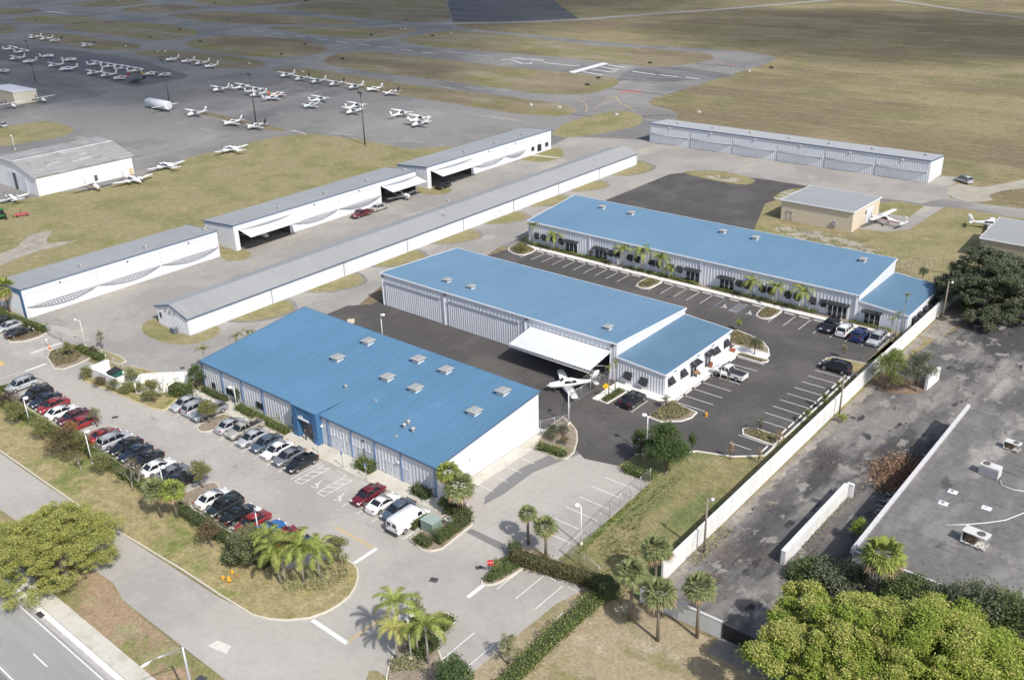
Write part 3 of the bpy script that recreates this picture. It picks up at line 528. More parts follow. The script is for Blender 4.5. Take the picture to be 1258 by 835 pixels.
# 28L, drawn as strokes
def strokes(pts, wd=1.0):
    for i in range(len(pts)-1): line(w, P(*pts[i]), P(*pts[i+1]), wd, .022+.0003*i)
strokes([(668, 77.2), (706, 81.2), (712, 80.3)], .9)                       # L
strokes([(616, 74.2), (621, 73), (631, 74.3), (641, 78.2), (651, 78.6), (653, 76.8)], .9)   # 2
strokes([(628, 71.2), (634, 70.6), (645, 72.6), (654, 72.2), (661, 73.2), (668, 74.2), (662, 75), (652, 73.5), (645, 73.8), (634, 72.2), (628, 71.4)], .7)  # 8
for k in range(9): 
    u = 310+k*26; v = 37.5+k*3.3
    if u < 600: line(w, P(u, v), P(u+14, v+1.8), .6, .022)
for k in range(12): line(w, P(550+k*4.7, 63.5+k*.55), P(552.5+k*4.7, 63.8+k*.55), .7, .022)
line(w, P(57, 14.2), P(85, 17.2), 1.4, .022); line(w, P(40, 19.5), P(70, 18), .8, .022); line(w, P(133, 10.5), P(198, 4), 1.2, .022)
line(w, P(362, 161), P(376, 164.8), .6, .022); line(w, P(357, 160.6), P(364, 161), .6, .0225)
struct(w.build('runway_markings', PW))
w = MB()
def dashed(a, b, nn, wd=.6, z=.024):
    a, b = np.array(P(*a)[:2]), np.array(P(*b)[:2])
    for k in range(nn): line(w, a+(b-a)*(k/nn), a+(b-a)*((k+.55)/nn), wd, z)
for d in (0, .9): dashed((749, 108.5+d*.5), (817, 116.5+d*.5), 14); dashed((855, 78+d*.4), (918, 83+d*.4), 12); dashed((703, 140.5+d*.4), (728, 143.2+d*.4), 6); dashed((790, 142.5+d*.4), (830, 141+d*.4), 7)
struct(w.build('hold_line', PK))
w = MB()
dashed((700, 122), (742, 121.5), 5, .4); dashed((742, 121), (758, 118), 3, .4); dashed((757, 119.5), (762, 127), 3, .5); dashed((762, 127), (782, 136), 5, .5); dashed((715, 124.5), (722, 131), 3, .4); dashed((722, 131), (719, 139), 3, .4); dashed((730, 133), (756, 119), 5, .3)
struct(w.build('taxi_line', PY))
w = MB(); dashed((762, 112), (788, 113.6), 5, 1.3); dashed((880, 78.2), (905, 80.2), 5, 1.2); dashed((364, 161.6), (376, 165.2), 3, .5)
for k in range(6): line(w, P(762+k*4.5, 111), P(765+k*4.5, 114.5), .5, .0245)
struct(w.build('hold_sign_paint', PR))
# far service roads on the grass, dark asphalt field beyond the runway
def ribbon(name, pts, wd, m, z):
    c = [np.array(P(*p)[:2]) for p in pts]; L_, R_ = [], []
    for i in range(len(c)):
        d = c[min(i+1, len(c)-1)]-c[max(i-1, 0)]; d /= np.linalg.norm(d); nn = np.array([-d[1], d[0]])*wd/2; L_.append(tuple(c[i]+nn)); R_.append(tuple(c[i]-nn))
    sheet(name, L_+R_[::-1], m, z)
FR = mat('far_road', (.30, .285, .26), .9, noise=[(.1, .08)])
ribbon('far_road', [(545, 29), (620, 28), (670, 26), (722, 23.5), (800, 17.5), (880, 12), (960, 5.5), (1030, -1), (1120, -9)], 7, FR, .010)
ribbon('far_road', [(1050, -8), (1095, 0), (1150, 8), (1200, 15.5), (1258, 22), (1330, 31)], 5, FR, .010)
sheet('dark_lot', px([(545, -14), (556, 27), (620, 27.5), (670, 26), (712, 23.2), (692, 10), (660, -14)]), mat('asphalt_far', (.10, .098, .10), .9, noise=[(.02, .25, (1, 4, 1), .5), (.1, .2)]), .008)
# ------------------------------------------------------------------ building materials
W_WHITE = mat('wall_white', (0.66, 0.675, 0.705), .5, noise=[(.15, .03), (1.2, .03), (.7, .05, (1, 1, .08))])
W_RIB = mat('wall_rib', (0.62, 0.63, 0.66), .45, noise=[(.3, .04)])
W_GREY = mat('wall_grey', (0.58, 0.61, 0.68), .5)  # plain blue-grey of the far downspouts and the plank panel
BLUE1 = mat('roof_blue', (0.096, 0.202, 0.318), .48, spec=.35, noise=[(.08, .07), (.9, .07, (1, .08, 1)), (6, .03)])
BLUE2 = mat('roof_blue_glare', (0.132, 0.230, 0.332), .45, spec=.4, noise=[(.08, .06), (.9, .05, (1, .08, 1)), (6, .02)])  # near roof's blue made paler, standing in for glare off these slopes
BLUE3 = mat('roof_blue_annex', (0.115, 0.203, 0.292), .42, spec=.45, noise=[(.2, .07)])
BTRIM = mat('trim_blue', (0.085, 0.145, 0.235), .45)
R_GREY = mat('roof_grey', (0.315, 0.315, 0.315), .45, spec=.4, noise=[(.06, .06), (.8, .06, (.15, 1, 1))])
R_GREY_D = mat('roof_grey_weathered', (0.24, 0.24, 0.25), .6, noise=[(.1, .1), (1.5, .12, (1, .15, 1))])
TRIM_W = mat('trim_white', (.74, .75, .77), .5)
GLASS = mat('glass_dark', (0.02, 0.025, 0.03), .08, spec=.6)
FRAME = mat('window_frame', (.10, .10, .11), .4)
DOOR_W = mat('door_white', (.62, .64, .68), .45)
AWN = mat('awning_black', (.028, .030, .034), .75)
BEIGE = mat('wall_beige', (.60, .52, .40), .7, noise=[(.3, .04), (3, .04)])
VENT = mat('vent_grey', (.40, .40, .39), .5, metal=.2, noise=[(2, .1)])
VENT_D = mat('vent_dark', (.13, .13, .13), .6)
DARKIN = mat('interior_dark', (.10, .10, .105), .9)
DOWN_B = mat('downspout_blue', (.16, .25, .42), .45)
GALV = mat('galvanised', (.50, .51, .52), .4, metal=.5)
def rib_profile(mb, p0, p1, q0, q1, nrm, pitch=.3, d=.035, m=0, duty=.42):
    """ribbed sheet: lower edge p0->p1, upper edge q0->q1, ribs rise along nrm"""
    p0, p1, q0, q1 = map(Vector, (p0, p1, q0, q1)); nrm = Vector(nrm).normalized()*d
    L = (p1-p0).length; k = max(1, int(round(L/pitch))); ts = []
    for i in range(k):
        a = i/k; w = 1/k
        ts += [(a, 0), (a+w*(1-duty)*.5, 0), (a+w*((1-duty)*.5+.10), 1), (a+w*((1-duty)*.5+duty-.10), 1), (a+w*((1-duty)*.5+duty), 0)]
    ts.append((1, 0)); vs = []
    for t, h in ts: vs.append(tuple(p0.lerp(p1, t)+nrm*h)); vs.append(tuple(q0.lerp(q1, t)+nrm*h))
    fs = [(2*i, 2*i+2, 2*i+3, 2*i+1) for i in range(len(ts)-1)]
    a = (Vector(vs[2])-Vector(vs[0])).cross(Vector(vs[1])-Vector(vs[0]))
    if a.dot(nrm) < 0: fs = [f[::-1] for f in fs]
    mb.add(vs, fs, m)
def box_building(name, label, x0, x1, y0, y1, zf, zb, axis='y', walls=None, roof=BLUE1, pitch=.3, rpitch=.45, cat='hangar', over=.12, trim=TRIM_W, rib_front=True, rib_ends=False, slab_t=.1, rdepth=.035, group=None, front_openings=None):
    """mono-pitch shed. axis 'y': front face -Y (height zf) and back +Y (height zb); axis 'x': front face +X (zf), back -X (zb). Origin at its corner."""
    t = thing(name, (x0, y0, 0), 0, label, cat, group); X, Y = x1-x0, y1-y0
    wm = walls or W_RIB
    m = MB(); op = front_openings or []
    if axis == 'y':
        zz = lambda x, y: zf+(zb-zf)*y/Y
        # front with openings [(a,b,height)]
        segs = []; cur = 0
        for (a, b, h) in sorted(op):
            segs.append((cur, a, 0, zf)); segs.append((a, b, h, zf)); cur = b
        segs.append((cur, X, 0, zf))
        for (a, b, lo, hi) in segs:
            if b-a > .01: rib_profile(m, (a, 0, lo), (b, 0, lo), (a, 0, hi), (b, 0, hi), (0, -1, 0), pitch, .05 if rib_front else .004)
        for (xx, nn, mm) in ((X, 1, 1), (0, -1, 1)):
            if rib_ends: rib_profile(m, (xx, 0, 0), (xx, Y, 0), (xx, 0, zf), (xx, Y, zb), (nn, 0, 0), .3, .03, mm)
            else: m.add([(xx, 0, 0), (xx, Y, 0), (xx, Y, zb), (xx, 0, zf)], [(0, 1, 2, 3)] if nn > 0 else [(3, 2, 1, 0)], mm)
        m.add([(0, Y, 0), (X, Y, 0), (X, Y, zb), (0, Y, zb)], [(3, 2, 1, 0)], 1)
    else:
        segs = []; cur = 0
        for (a, b, h) in sorted(op):
            segs.append((cur, a, 0, zf)); segs.append((a, b, h, zf)); cur = b
        segs.append((cur, Y, 0, zf))
        for (a, b, lo, hi) in segs:
            if b-a > .01: rib_profile(m, (X, a, lo), (X, b, lo), (X, a, hi), (X, b, hi), (1, 0, 0), pitch, .05 if rib_front else .006, 0)
        for (yy, nn) in ((0, -1), (Y, 1)):
            rib_profile(m, (0, yy, 0), (X, yy, 0), (0, yy, zb), (X, yy, zf), (0, nn, 0), .45, .05, 2 if rib_ends else 1)
        m.add([(0, 0, 0), (0, Y, 0), (0, Y, zb), (0, 0, zb)], [(0, 3, 2, 1)][::-1], 1)
    m.build('wall', [wm, W_WHITE, W_RIB], t)
    r = MB()
    if axis == 'y':
        a, b = -over, X+over; s = (zb-zf)/Y; f0, f1 = zf-s*over+.02, zb+s*over+.02
        r.loft([[(a, -over, f0), (b, -over, f0), (b, -over, f0+slab_t), (a, -over, f0+slab_t)], [(a, Y+over, f1), (b, Y+over, f1), (b, Y+over, f1+slab_t), (a, Y+over, f1+slab_t)]], 0, True, False)
        rib_profile(r, (a, -over, f0+slab_t+.004), (b, -over, f0+slab_t+.004), (a, Y+over, f1+slab_t+.004), (b, Y+over, f1+slab_t+.004), (0, 0, 1), rpitch, rdepth, 0, .25)
        e = MB(); e.box(a-.03, b+.03, -over-.14, -over-.004, f0-.1, f0+slab_t+.02)
        e.box(a-.03, b+.03, Y+over+.004, Y+over+.1, f1-.1, f1+slab_t+.02)
        for xx in (a-.08, b+.004): e.loft([[(xx, -over, f0-.12), (xx+.07, -over, f0-.12), (xx+.07, -over, f0+slab_t+.06), (xx, -over, f0+slab_t+.06)], [(xx, Y+over, f1-.12), (xx+.07, Y+over, f1-.12), (xx+.07, Y+over, f1+slab_t+.06), (xx, Y+over, f1+slab_t+.06)]], 0, True, False)
    else:
        a, b = -over, Y+over; s = (zf-zb)/X; f0, f1 = zb-s*over+.02, zf+s*over+.02
        r.loft([[(-over, a, f0), (-over, b, f0), (-over, b, f0+slab_t), (-over, a, f0+slab_t)], [(X+over, a, f1), (X+over, b, f1), (X+over, b, f1+slab_t), (X+over, a, f1+slab_t)]], 0, True, False)
        rib_profile(r, (-over, a, f0+slab_t+.004), (-over, b, f0+slab_t+.004), (X+over, a, f1+slab_t+.004), (X+over, b, f1+slab_t+.004), (0, 0, 1), rpitch, rdepth, 0, .25)
        e = MB(); e.box(X+over+.004, X+over+.08, a-.03, b+.03, f1-.04, f1+slab_t+.01)
        for yy in (a-.08, b+.004): e.loft([[(-over, yy, f0-.12), (-over, yy+.07, f0-.12), (-over, yy+.07, f0+slab_t+.05), (-over, yy, f0+slab_t+.05)], [(X+over, yy, f1-.12), (X+over, yy+.07, f1-.12), (X+over, yy+.07, f1+slab_t+.05), (X+over, yy, f1+slab_t+.05)]], 0, True, False)
    ro = r.build('roof', roof, t); e.build('fascia', trim, t)
    return t, ro
def roof_z(x, y): pass
def skylight_vent(mb_parent, x, y, z, s=1.0, slope=0.0, name='roof_vent'):
    """square roof ventilator: curb, dark louvre band, overhanging cap; a part of the building"""
    c = MB().cbox((0, 0, .12), (1.0*s, 1.0*s, .3), 0, 0); c.cbox((0, 0, .38), (.86*s, .86*s, .24), 0, 1)
    c.loft([[(-.68*s, -.68*s, .52), (.68*s, -.68*s, .52), (.68*s, .68*s, .52), (-.68*s, .68*s, .52)], [(-.68*s, -.68*s, .66), (.68*s, -.68*s, .66), (.68*s, .68*s, .66), (-.68*s, .68*s, .66)], [(-.4*s, -.4*s, .80), (.4*s, -.4*s, .80), (.4*s, .4*s, .80), (-.4*s, .4*s, .80)]], 2, True, False)
    o = c.build(name, [TRIM_W, VENT_D, VENT], mb_parent, (x, y, z)); return o
def window_part(parent, c, w, h, face='-y', mats=(FRAME, GLASS), name='window'):
    """frame standing proud of the wall, with a glass pane behind it"""
    f = MB(); g_ = MB(); d = .05
    if face == '-y':
        f.box(-w/2, w/2, -.07, 0, h/2-d, h/2).box(-w/2, w/2, -.07, 0, -h/2, -h/2+d).box(-w/2, -w/2+d, -.07, 0, -h/2+d, h/2-d).box(w/2-d, w/2, -.07, 0, -h/2+d, h/2-d).box(-d/2, d/2, -.065, 0, -h/2+d, h/2-d)
        g_.box(-w/2+d, w/2-d, -.045, -.02, -h/2+d, h/2-d)
    else:
        f.box(0, .07, -w/2, w/2, h/2-d, h/2).box(0, .07, -w/2, w/2, -h/2, -h/2+d).box(0, .07, -w/2, -w/2+d, -h/2+d, h/2-d).box(0, .07, w/2-d, w/2, -h/2+d, h/2-d).box(0, .065, -d/2, d/2, -h/2+d, h/2-d)
        g_.box(.02, .045, -w/2+d, w/2-d, -h/2+d, h/2-d)
    o = f.build(name, mats[0], parent, c); g_.build('pane', mats[1], o); return o
# ================================================================== 1. near blue roofed building
B1x, B1y = -120.0, 68.45
b1, b1roof = box_building('warehouse', 'near warehouse with deep blue ribbed roof, square vents and a bright white end wall', B1x, -71.1, B1y, 88.35, 4.35, 6.25, roof=BLUE1, trim=BTRIM, pitch=.62, rpitch=.6, cat='building', over=.15)
for k, x in enumerate((0.08, 5.05, 9.9, 14.8, 19.5, 33.6, 38.1, 42.9, 48.75)):
    if k in (4,): continue
    MB().box(-.09, .09, -.2, -.06, 0, 4.3).build('downspout', DOWN_B, b1, (x, 0, 0))
MB().box(-.12, .12, -.2, -.06, 0, 4.3).build('downspout', DOWN_B, b1, (29.0, 0, 0))
for (u, v, w_, h_) in ((263, 473.5, .9, 1.0), (282.5, 481, 1.7, 1.0), (319.5, 498, 1.7, 1.0), (361.5, 517, .9, 1.1)):
    p = onY(u, v, B1y-.05); window_part(b1, (p[0]-B1x, -.05, p[2]), w_, h_)
# entrance portal
PX0, PX1 = -97.45, -92.35
m = MB(); x0, x1 = PX0-B1x, PX1-B1x; yf = -.95
m.box(x0, x0+1.0, yf, -.06, 0, 4.9).box(x1-.9, x1, yf, -.06, 0, 4.9).box(x0+1.0, x1-.9, yf+.1, -.06, 2.9, 4.9)
for k in range(9): m.box(x0+1.02, x1-.92, yf+.07, yf+.1, 3.0+k*.21, 3.08+k*.21)
for k in range(22):
    m.box(x0-.02, x0+1.0, yf-.03, yf, .1+k*.215, .2+k*.215); m.box(x1-.9, x1+.02, yf-.03, yf, .1+k*.215, .2+k*.215)
    m.box(x1, x1+.03, yf, -.06, .1+k*.215, .2+k*.215)
m.box(x0, x1, -.06, 1.0, 4.36, 4.9)
m.build('entrance_portal', mat('portal_blue', (.06, .16, .30), .45), b1)
m = MB().box(x0-.08, x1+.08, yf-.08, 4.3, 4.9, 4.98)
rib_profile(m, (x0-.08, yf-.08, 4.984), (x1+.08, yf-.08, 4.984), (x0-.08, 4.3, 4.984), (x1+.08, 4.3, 4.984), (0, 0, 1), .6, .035, 0, .25)
m.build('portal_roof', BLUE1, b1)
fr = MB(); fr.box(x0+2.3, x0+3.7, -.2, -.1, 0, 2.5, 0); fr.box(x0+3.95, x1-.95, -.2, -.1, 0, 2.5, 0); fr.box(x0+1.0, x0+2.3, -.16, -.1, 0, 2.9)
dd = fr.build('entrance_door', FRAME, b1)
MB().box(x0+2.4, x0+3.6, -.22, -.205, .15, 2.35).box(x0+4.05, x1-1.05, -.22, -.205, .15, 2.35).build('pane', GLASS, dd)
sg = MB(); sx = x0+1.15      # pale company sign: a low letter band with a small raised crest
sg.box(sx, sx+2.3, yf+.02, yf+.06, 3.02, 3.36); sg.add([(sx+.15, yf+.04, 3.36), (sx+.45, yf+.04, 3.78), (sx+.6, yf+.04, 3.4), (sx+.95, yf+.04, 3.9), (sx+1.25, yf+.04, 3.36)], [(0, 1, 2, 3, 4)], 0)
for k in range(9): sg.box(sx+.1+k*.24, sx+.25+k*.24, yf-.01, yf+.02, 3.08, 3.28)
sg.build('sign', mat('sign_white', (.75, .76, .78), .5), b1)
# doors on the right half
for (u, v, w_) in ((419, 550, 1.0), (433, 549, 1.9), (411, 540, 1.2), (455, 568, 2.2), (445, 560, 1.2), (478, 570, 1.2), (489, 577, 1.3), (500, 584, .9)):
    p = onY(u, v, B1y-.05); hh = 2.1; o = MB().box(-w_/2, w_/2, -.09, -.055, 0, hh).box(-w_/2-.08, w_/2+.08, -.13, -.055, hh+.02, hh+.1).build('door', DOOR_W, b1, (p[0]-B1x, 0, 0))
    MB().box(w_/2-.2, w_/2-.1, -.14, -.092, 1.0, 1.06).build('handle', FRAME, o)
for (u, v) in ((445.5, 541.5),): p = onY(u, v, B1y-.05); MB().box(-.18, .18, -.1, -.055, -.15, .15).build('louvre', FRAME, b1, (p[0]-B1x, 0, p[2]))
def wall_light(parent, c, ny=-1): return MB().cbox((0, ny*.15, 0), (.3, .3, .22), 0).tube([(0, ny*.03, .08), (0, ny*.3, .12)], .04, 6).build('wall_light', TRIM_W, parent, c)
for (u, v) in ((396, 523), (490, 567)): p = onY(u, v, B1y-.1); wall_light(b1, (p[0]-B1x, -.06, p[2]))
p = onX(578, 563, -71.0); MB().cbox((.15, 0, 0), (.3, .35, .25)).build('wall_light', TRIM_W, b1, (48.9, p[1]-B1y, p[2]))
s1 = (6.25-4.35)/19.9
def onroof(u, v, f):        # intersection with the mono-pitch plane z = f(y)
    z = 5.0
    for _ in range(30): z = f(P(u, v, z)[1])
    return P(u, v, z)
f1 = lambda y: 4.48+s1*(y-B1y)
sm_b = MB()
for yy in (6.7, 13.3):
    zz_ = 4.35+.02+.0955*yy+.15
    sm_b.box(-.1, 48.95, yy-.03, yy+.03, zz_-.01, zz_+.012)
for (u, v) in ((415, 441.5), (452.5, 421.5), (476.5, 465.5), (514, 443.5), (511, 479), (548, 456.5), (583, 507.5), (618, 483)):
    p = onroof(u, v, f1); skylight_vent(b1roof, p[0]-B1x, p[1]-B1y, p[2]-.1, 1.25)
for (u, v, k) in ((425, 476, 0), (461.5, 492, 2), (497, 525, 1), (502, 521, 1), (507.5, 530, 1), (487, 536, 2)):
    p = onroof(u, v, f1); c = MB()
    if k == 0: c.tube([(0, 0, 0), (0, 0, .35)], .22, 10).tube([(0, 0, .35), (0, 0, .5)], [.32, .2], 10)
    elif k == 1: c.tube([(0, 0, 0), (0, 0, .5)], .2, 10).tube([(0, 0, .5), (0, 0, .62), (0, 0, .74)], [.34, .34, .12], 10)
    else: c.cbox((0, 0, .08), (.45, .3, .18))
    c.build('roof_pipe', VENT, b1roof, (p[0]-B1x, p[1]-B1y, p[2]-.05))
# ================================================================== 2. middle hangar and annex
B2x, B2y, B2X = -122.0, 107.4, -71.4
OPa, OPb = -87.6-B2x, -72.3-B2x
b2, b2roof = box_building('hangar', 'middle hangar with glare-paled blue roof and its big white door raised over a parked aeroplane', B2x, B2X, B2y, 127.2, 6.05, 5.0, roof=BLUE2, pitch=.8, rpitch=.6, cat='hangar', trim=TRIM_W, front_openings=[(OPa, OPb, 4.75)])
DR = lambda x0, x1: MB().box(x0, x1, -.16, -.06, 4.55, 4.72)
for (a, b) in ((.7, 14.6), (16.2, 32.0)):
    o = MB(); rib_profile(o, (a, -.12, .1), (b, -.12, .1), (a, -.12, 4.6), (b, -.12, 4.6), (0, -1, 0), .5, .05); o.build('hangar_door', W_RIB, b2); MB().box(a, b, -.3, -.18, 4.6, 4.72).build('door_track', mat('track', (.30, .30, .33), .6), b2)
for x in (.15, 15.4, 33.2, 49.6): MB().box(-.09, .09, -.2, -.06, 0, 5.9).build('downspout', TRIM_W, b2, (x, 0, 0)); MB().box(-.2, .2, -.35, -.06, 5.55, 5.85).build('wall_light', FRAME, b2, (x+.3, 0, 0))
# open door: one tilted leaf hinged under the header
dl = MB(); hz, oz = 4.7, 3.75; yo = -5.6
dl.add([(OPa, -.1, hz), (OPb, -.1, hz), (OPb, yo, oz), (OPa, yo, oz), (OPa, -.1, hz-.12), (OPb, -.1, hz-.12), (OPb, yo, oz-.12), (OPa, yo, oz-.12)], [(0, 3, 2, 1), (4, 5, 6, 7), (0, 1, 5, 4), (1, 2, 6, 5), (2, 3, 7, 6), (3, 0, 4, 7)])
od = dl.build('hangar_door', W_WHITE, b2)
tr = MB(); n = 26
for k in range(n):
    a = OPa+(OPb-OPa)*k/n; b = OPa+(OPb-OPa)*(k+1)/n
    tr.tube([(a, yo-.02, oz-.05), ((a+b)/2, yo-.02, oz-.5), (b, yo-.02, oz-.05)], .03, 4)
tr.tube([(OPa, yo-.02, oz-.5), (OPb, yo-.02, oz-.5)], .05, 4); tr.build('truss', TRIM_W, od)
MB().tube([(OPb+.02, -.3, 2.3), (OPb-.05, -4.4, 4.0)], .05, 6).tube([(OPa, -.3, 2.3), (OPa, -4.4, 4.0)], .05, 6).build('door_strut', GALV, b2)
inn = MB(); inn.box(OPa-1, OPb+.2, .05, 19.2, 0.025, .05).build('floor', mat('floor_in', (.28, .27, .25), .8), b2)
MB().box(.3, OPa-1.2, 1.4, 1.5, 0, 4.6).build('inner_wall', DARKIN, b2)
for (u, v) in ((549.5, 346), (579, 354), (747, 404)):
    p = onroof(u, v, lambda y: 6.17-.053*(y-B2y)); skylight_vent(b2roof, p[0]-B2x, p[1]-B2y, p[2]-.12, .95)
AX0, AX1, AY0, AY1 = -71.36, -62.95, 107.4, 126.9
a2 = thing('office_annex', (AX0, AY0, 0), 0, 'low white office annex with black awnings at the end of the middle hangar', 'building')
def annex(t, X, Y, z0, z1, roofm, pitch=.45):
    m = MB(); rib_profile(m, (0, 0, 0), (X, 0, 0), (0, 0, z0), (X, 0, z1), (0, -1, 0), .5, .05, 0)
    m.quad((X, 0, 0), (X, Y, 0), (X, Y, z1), (X, 0, z1), 1); m.quad((X, Y, 0), (0, Y, 0), (0, Y, z0), (X, Y, z1), 1); m.quad((0, Y, 0), (0, 0, 0), (0, 0, z0), (0, Y, z0), 1)
    m.build('wall', [W_RIB, W_WHITE], t)
    r = MB(); s = (z1-z0)/X; o = .12
    r.loft([[(.0, -o, z0+.02), (.0, Y+o, z0+.02), (.0, Y+o, z0+.12), (.0, -o, z0+.12)], [(X+o, -o, z1+s*o+.02), (X+o, Y+o, z1+s*o+.02), (X+o, Y+o, z1+s*o+.12), (X+o, -o, z1+s*o+.12)]], 0, True, False)
    rib_profile(r, (0, -o, z0+.124), (0, Y+o, z0+.124), (X+o, -o, z1+s*o+.124), (X+o, Y+o, z1+s*o+.124), (0, 0, 1), pitch, .07, 0, .2)
    r.build('roof', roofm, t); e = MB()
    e.box(X+o+.004, X+o+.12, -o-.04, Y+o+.04, z1-.12, z1+.14)
    for yy in (-o-.09, Y+o+.004): e.loft([[(0, yy, z0-.1), (0, yy+.085, z0-.1), (0, yy+.085, z0+.2), (0, yy, z0+.2)], [(X+o, yy, z1-.12), (X+o, yy+.085, z1-.12), (X+o, yy+.085, z1+.18), (X+o, yy, z1+.18)]], 0, True, False)
    e.build('fascia', TRIM_W, t)
annex(a2, AX1-AX0, AY1-AY0, 3.95, 3.45, BLUE3)
def awning(parent, c, w, face='-y', drop=.75, out=.75, name='awning', win=True, wh=1.15):
    m = MB()
    if face == '-y': m.loft([[(-w/2, -.06, 0), (-w/2, -out, -drop), (-w/2, -out, -drop-.1), (-w/2, -.06, -drop-.05)], [(w/2, -.06, 0), (w/2, -out, -drop), (w/2, -out, -drop-.1), (w/2, -.06, -drop-.05)]], 0, True, False)
    else: m.loft([[(.06, -w/2, 0), (out, -w/2, -drop), (out, -w/2, -drop-.1), (.06, -w/2, -drop-.05)], [(.06, w/2, 0), (out, w/2, -drop), (out, w/2, -drop-.1), (.06, w/2, -drop-.05)]], 0, True, False)
    if win: 
        q = (c[0]+(.01 if face != '-y' else 0), c[1]-(.055 if face == '-y' else 0), c[2]-.25-wh/2); window_part(parent, q, w*.8, wh, face)
    return m.build(name, AWN, parent, c)
def canopy(parent, c, w, face='-y', out=1.1, doors=True):
    m = MB()
    if face == '-y': m.add([(-w/2, -.05, .12), (w/2, -.05, .12), (w/2, -out, -.12), (-w/2, -out, -.12), (-w/2, -.05, 0), (w/2, -.05, 0), (w/2, -out, -.24), (-w/2, -out, -.24)], [(0, 3, 2, 1), (4, 5, 6, 7), (0, 1, 5, 4), (1, 2, 6, 5), (2, 3, 7, 6), (3, 0, 4, 7)])
    else: m.add([(.05, -w/2, .12), (.05, w/2, .12), (out, w/2, -.12), (out, -w/2, -.12), (.05, -w/2, 0), (.05, w/2, 0), (out, w/2, -.24), (out, -w/2, -.24)], [(0, 1, 2, 3), (4, 7, 6, 5), (0, 4, 5, 1), (1, 5, 6, 2), (2, 6, 7, 3), (3, 7, 4, 0)])
    o = m.build('canopy', AWN, parent, c); r = MB()
    for s in (-.4, .4):
        if face == '-y': r.tube([(w*s, -.05, .7), (w*s, -out+.1, -.1)], .02, 4)
        else: r.tube([(.05, w*s, .7), (out-.1, w*s, -.1)], .02, 4)
    r.build('canopy_rod', GALV, o)
    if doors:
        ww = min(w*.85, 3.4); h = 2.15
        if face == '-y':
            d = MB().box(-ww/2, ww/2, -.1, -.055, 0, h).build('entrance_door', TRIM_W, parent, (c[0], c[1], 0.02)); gl = MB(); k = int(round(ww/.9))
            for i in range(k): gl.box(-ww/2+ww*i/k+.08, -ww/2+ww*(i+1)/k-.08, -.12, -.102, .15, h-.1)
        else:
            d = MB().box(.02, .1, -ww/2, ww/2, 0, h).build('entrance_door', TRIM_W, parent, (c[0], c[1], 0.02)); gl = MB(); k = int(round(ww/.9))
            for i in range(k): gl.box(.102, .12, -ww/2+ww*i/k+.08, -ww/2+ww*(i+1)/k-.08, .15, h-.1)
        gl.build('pane', GLASS, d)
    return o
Z_ = lambda x0, y0, s: (lambda a, b: (x0+a*s, y0+b*s))
z = Z_(780, 380, 180/1113)
for (a, b) in ((268, 515), (362, 455), (612, 285), (690, 228)): p = onX(*z(a, b), AX1); awning(a2, (AX1-AX0, p[1]-AY0, p[2]), 1.25, '+x')
for (a, b) in ((445, 395), (553, 330)): p = onX(*z(a, b), AX1); canopy(a2, (AX1-AX0, p[1]-AY0, 2.55), 2.2, '+x')
for (a, b) in ((600, 222), (675, 250)): p = onY(*Z_(620, 400, 320/1258)(a, b), AY0); awning(a2, (p[0]-AX0, 0, p[2]), 1.25, '-y')
for (u, v) in ((829, 457), (857, 440), (875, 429), (895, 416)): p = onX(u, v, AX1); MB().cbox((.1, 0, 0), (.2, .3, .15)).build('wall_light', FRAME, a2, (AX1-AX0, p[1]-AY0, 3.15))
# ================================================================== 3. far long building and annex
B3x, B3X, B3y = -122.0, -51.3, 149.3
b3, b3roof = box_building('long_workshop', 'far long glare-paled blue roofed workshop with palms and black canopies along its front', B3x, B3X, B3y, 165.6, 4.85, 6.4, roof=BLUE2, pitch=.62, rpitch=.6, cat='building', trim=TRIM_W)
z = Z_(620, 260, 180/1113)
AW = [(z, 240, 170), (z, 292, 182), (z, 366, 205), (z, 425, 218), (z, 800, 300), (z, 848, 312), (z, 948, 335), (z, 1005, 350)]
z2 = Z_(780, 300, 180/1113); AW += [(z2, 125, 125), (z2, 180, 138), (z2, 268, 160), (z2, 335, 178), (z2, 790, 280), (z2, 845, 300), (z2, 970, 325), (z2, 1030, 345)]
z3 = Z_(880, 340, 160/1113); AW += [(z3, 470, 110), (z3, 612, 138), (z3, 690, 158), (z3, 825, 188), (z3, 912, 210)]
for (f, a, b) in AW: p = onY(*f(a, b), B3y-.4); awning(b3, (p[0]-B3x, -.02, 2.75), 1.15)
for (f, a, b, w_) in ((z, 495, 215, 3.6), (z, 720, 272, 3.4), (z2, 430, 193, 3.4), (z2, 690, 255, 3.4), (z3, 30, 12, 3.2), (z3, 1030, 232, 4.2)):
    p = onY(*f(a, b), B3y-.7)
    if f is z3 and a == 30: continue
    canopy(b3, (p[0]-B3x, -.02, 2.75), w_)
for x in (.2, 15.8, 22.5, 30.5, 41.0, 52.0, 62.0, 70.3): MB().box(-.1, .1, -.2, -.06, 0, 4.8).build('downspout', W_GREY, b3, (x, 0, 0))
m = MB()
for k in range(150): m.box(.05+k*.47, .22+k*.47, -.29, -.265, 4.72, 4.96)
m.build('gutter_clips', TRIM_W, b3)
for (u, v) in ((740, 256), (775.5, 263.5), (888, 286), (928, 294), (1060, 321)): p = onroof(u, v, lambda y: 4.97+.095*(y-B3y)); skylight_vent(b3roof, p[0]-B3x, p[1]-B3y, p[2]-.1, .95)
c1 = -43.1
a3 = thing('office_annex', (-51.26, 149.5, 0), 0, 'small blue roofed annex with five rounded black awnings beside the white boundary wall', 'building')
annex(a3, c1+51.26, 16.2, 3.75, 3.1, BLUE3, .6)
z = Z_(1020, 290, 180/1002)
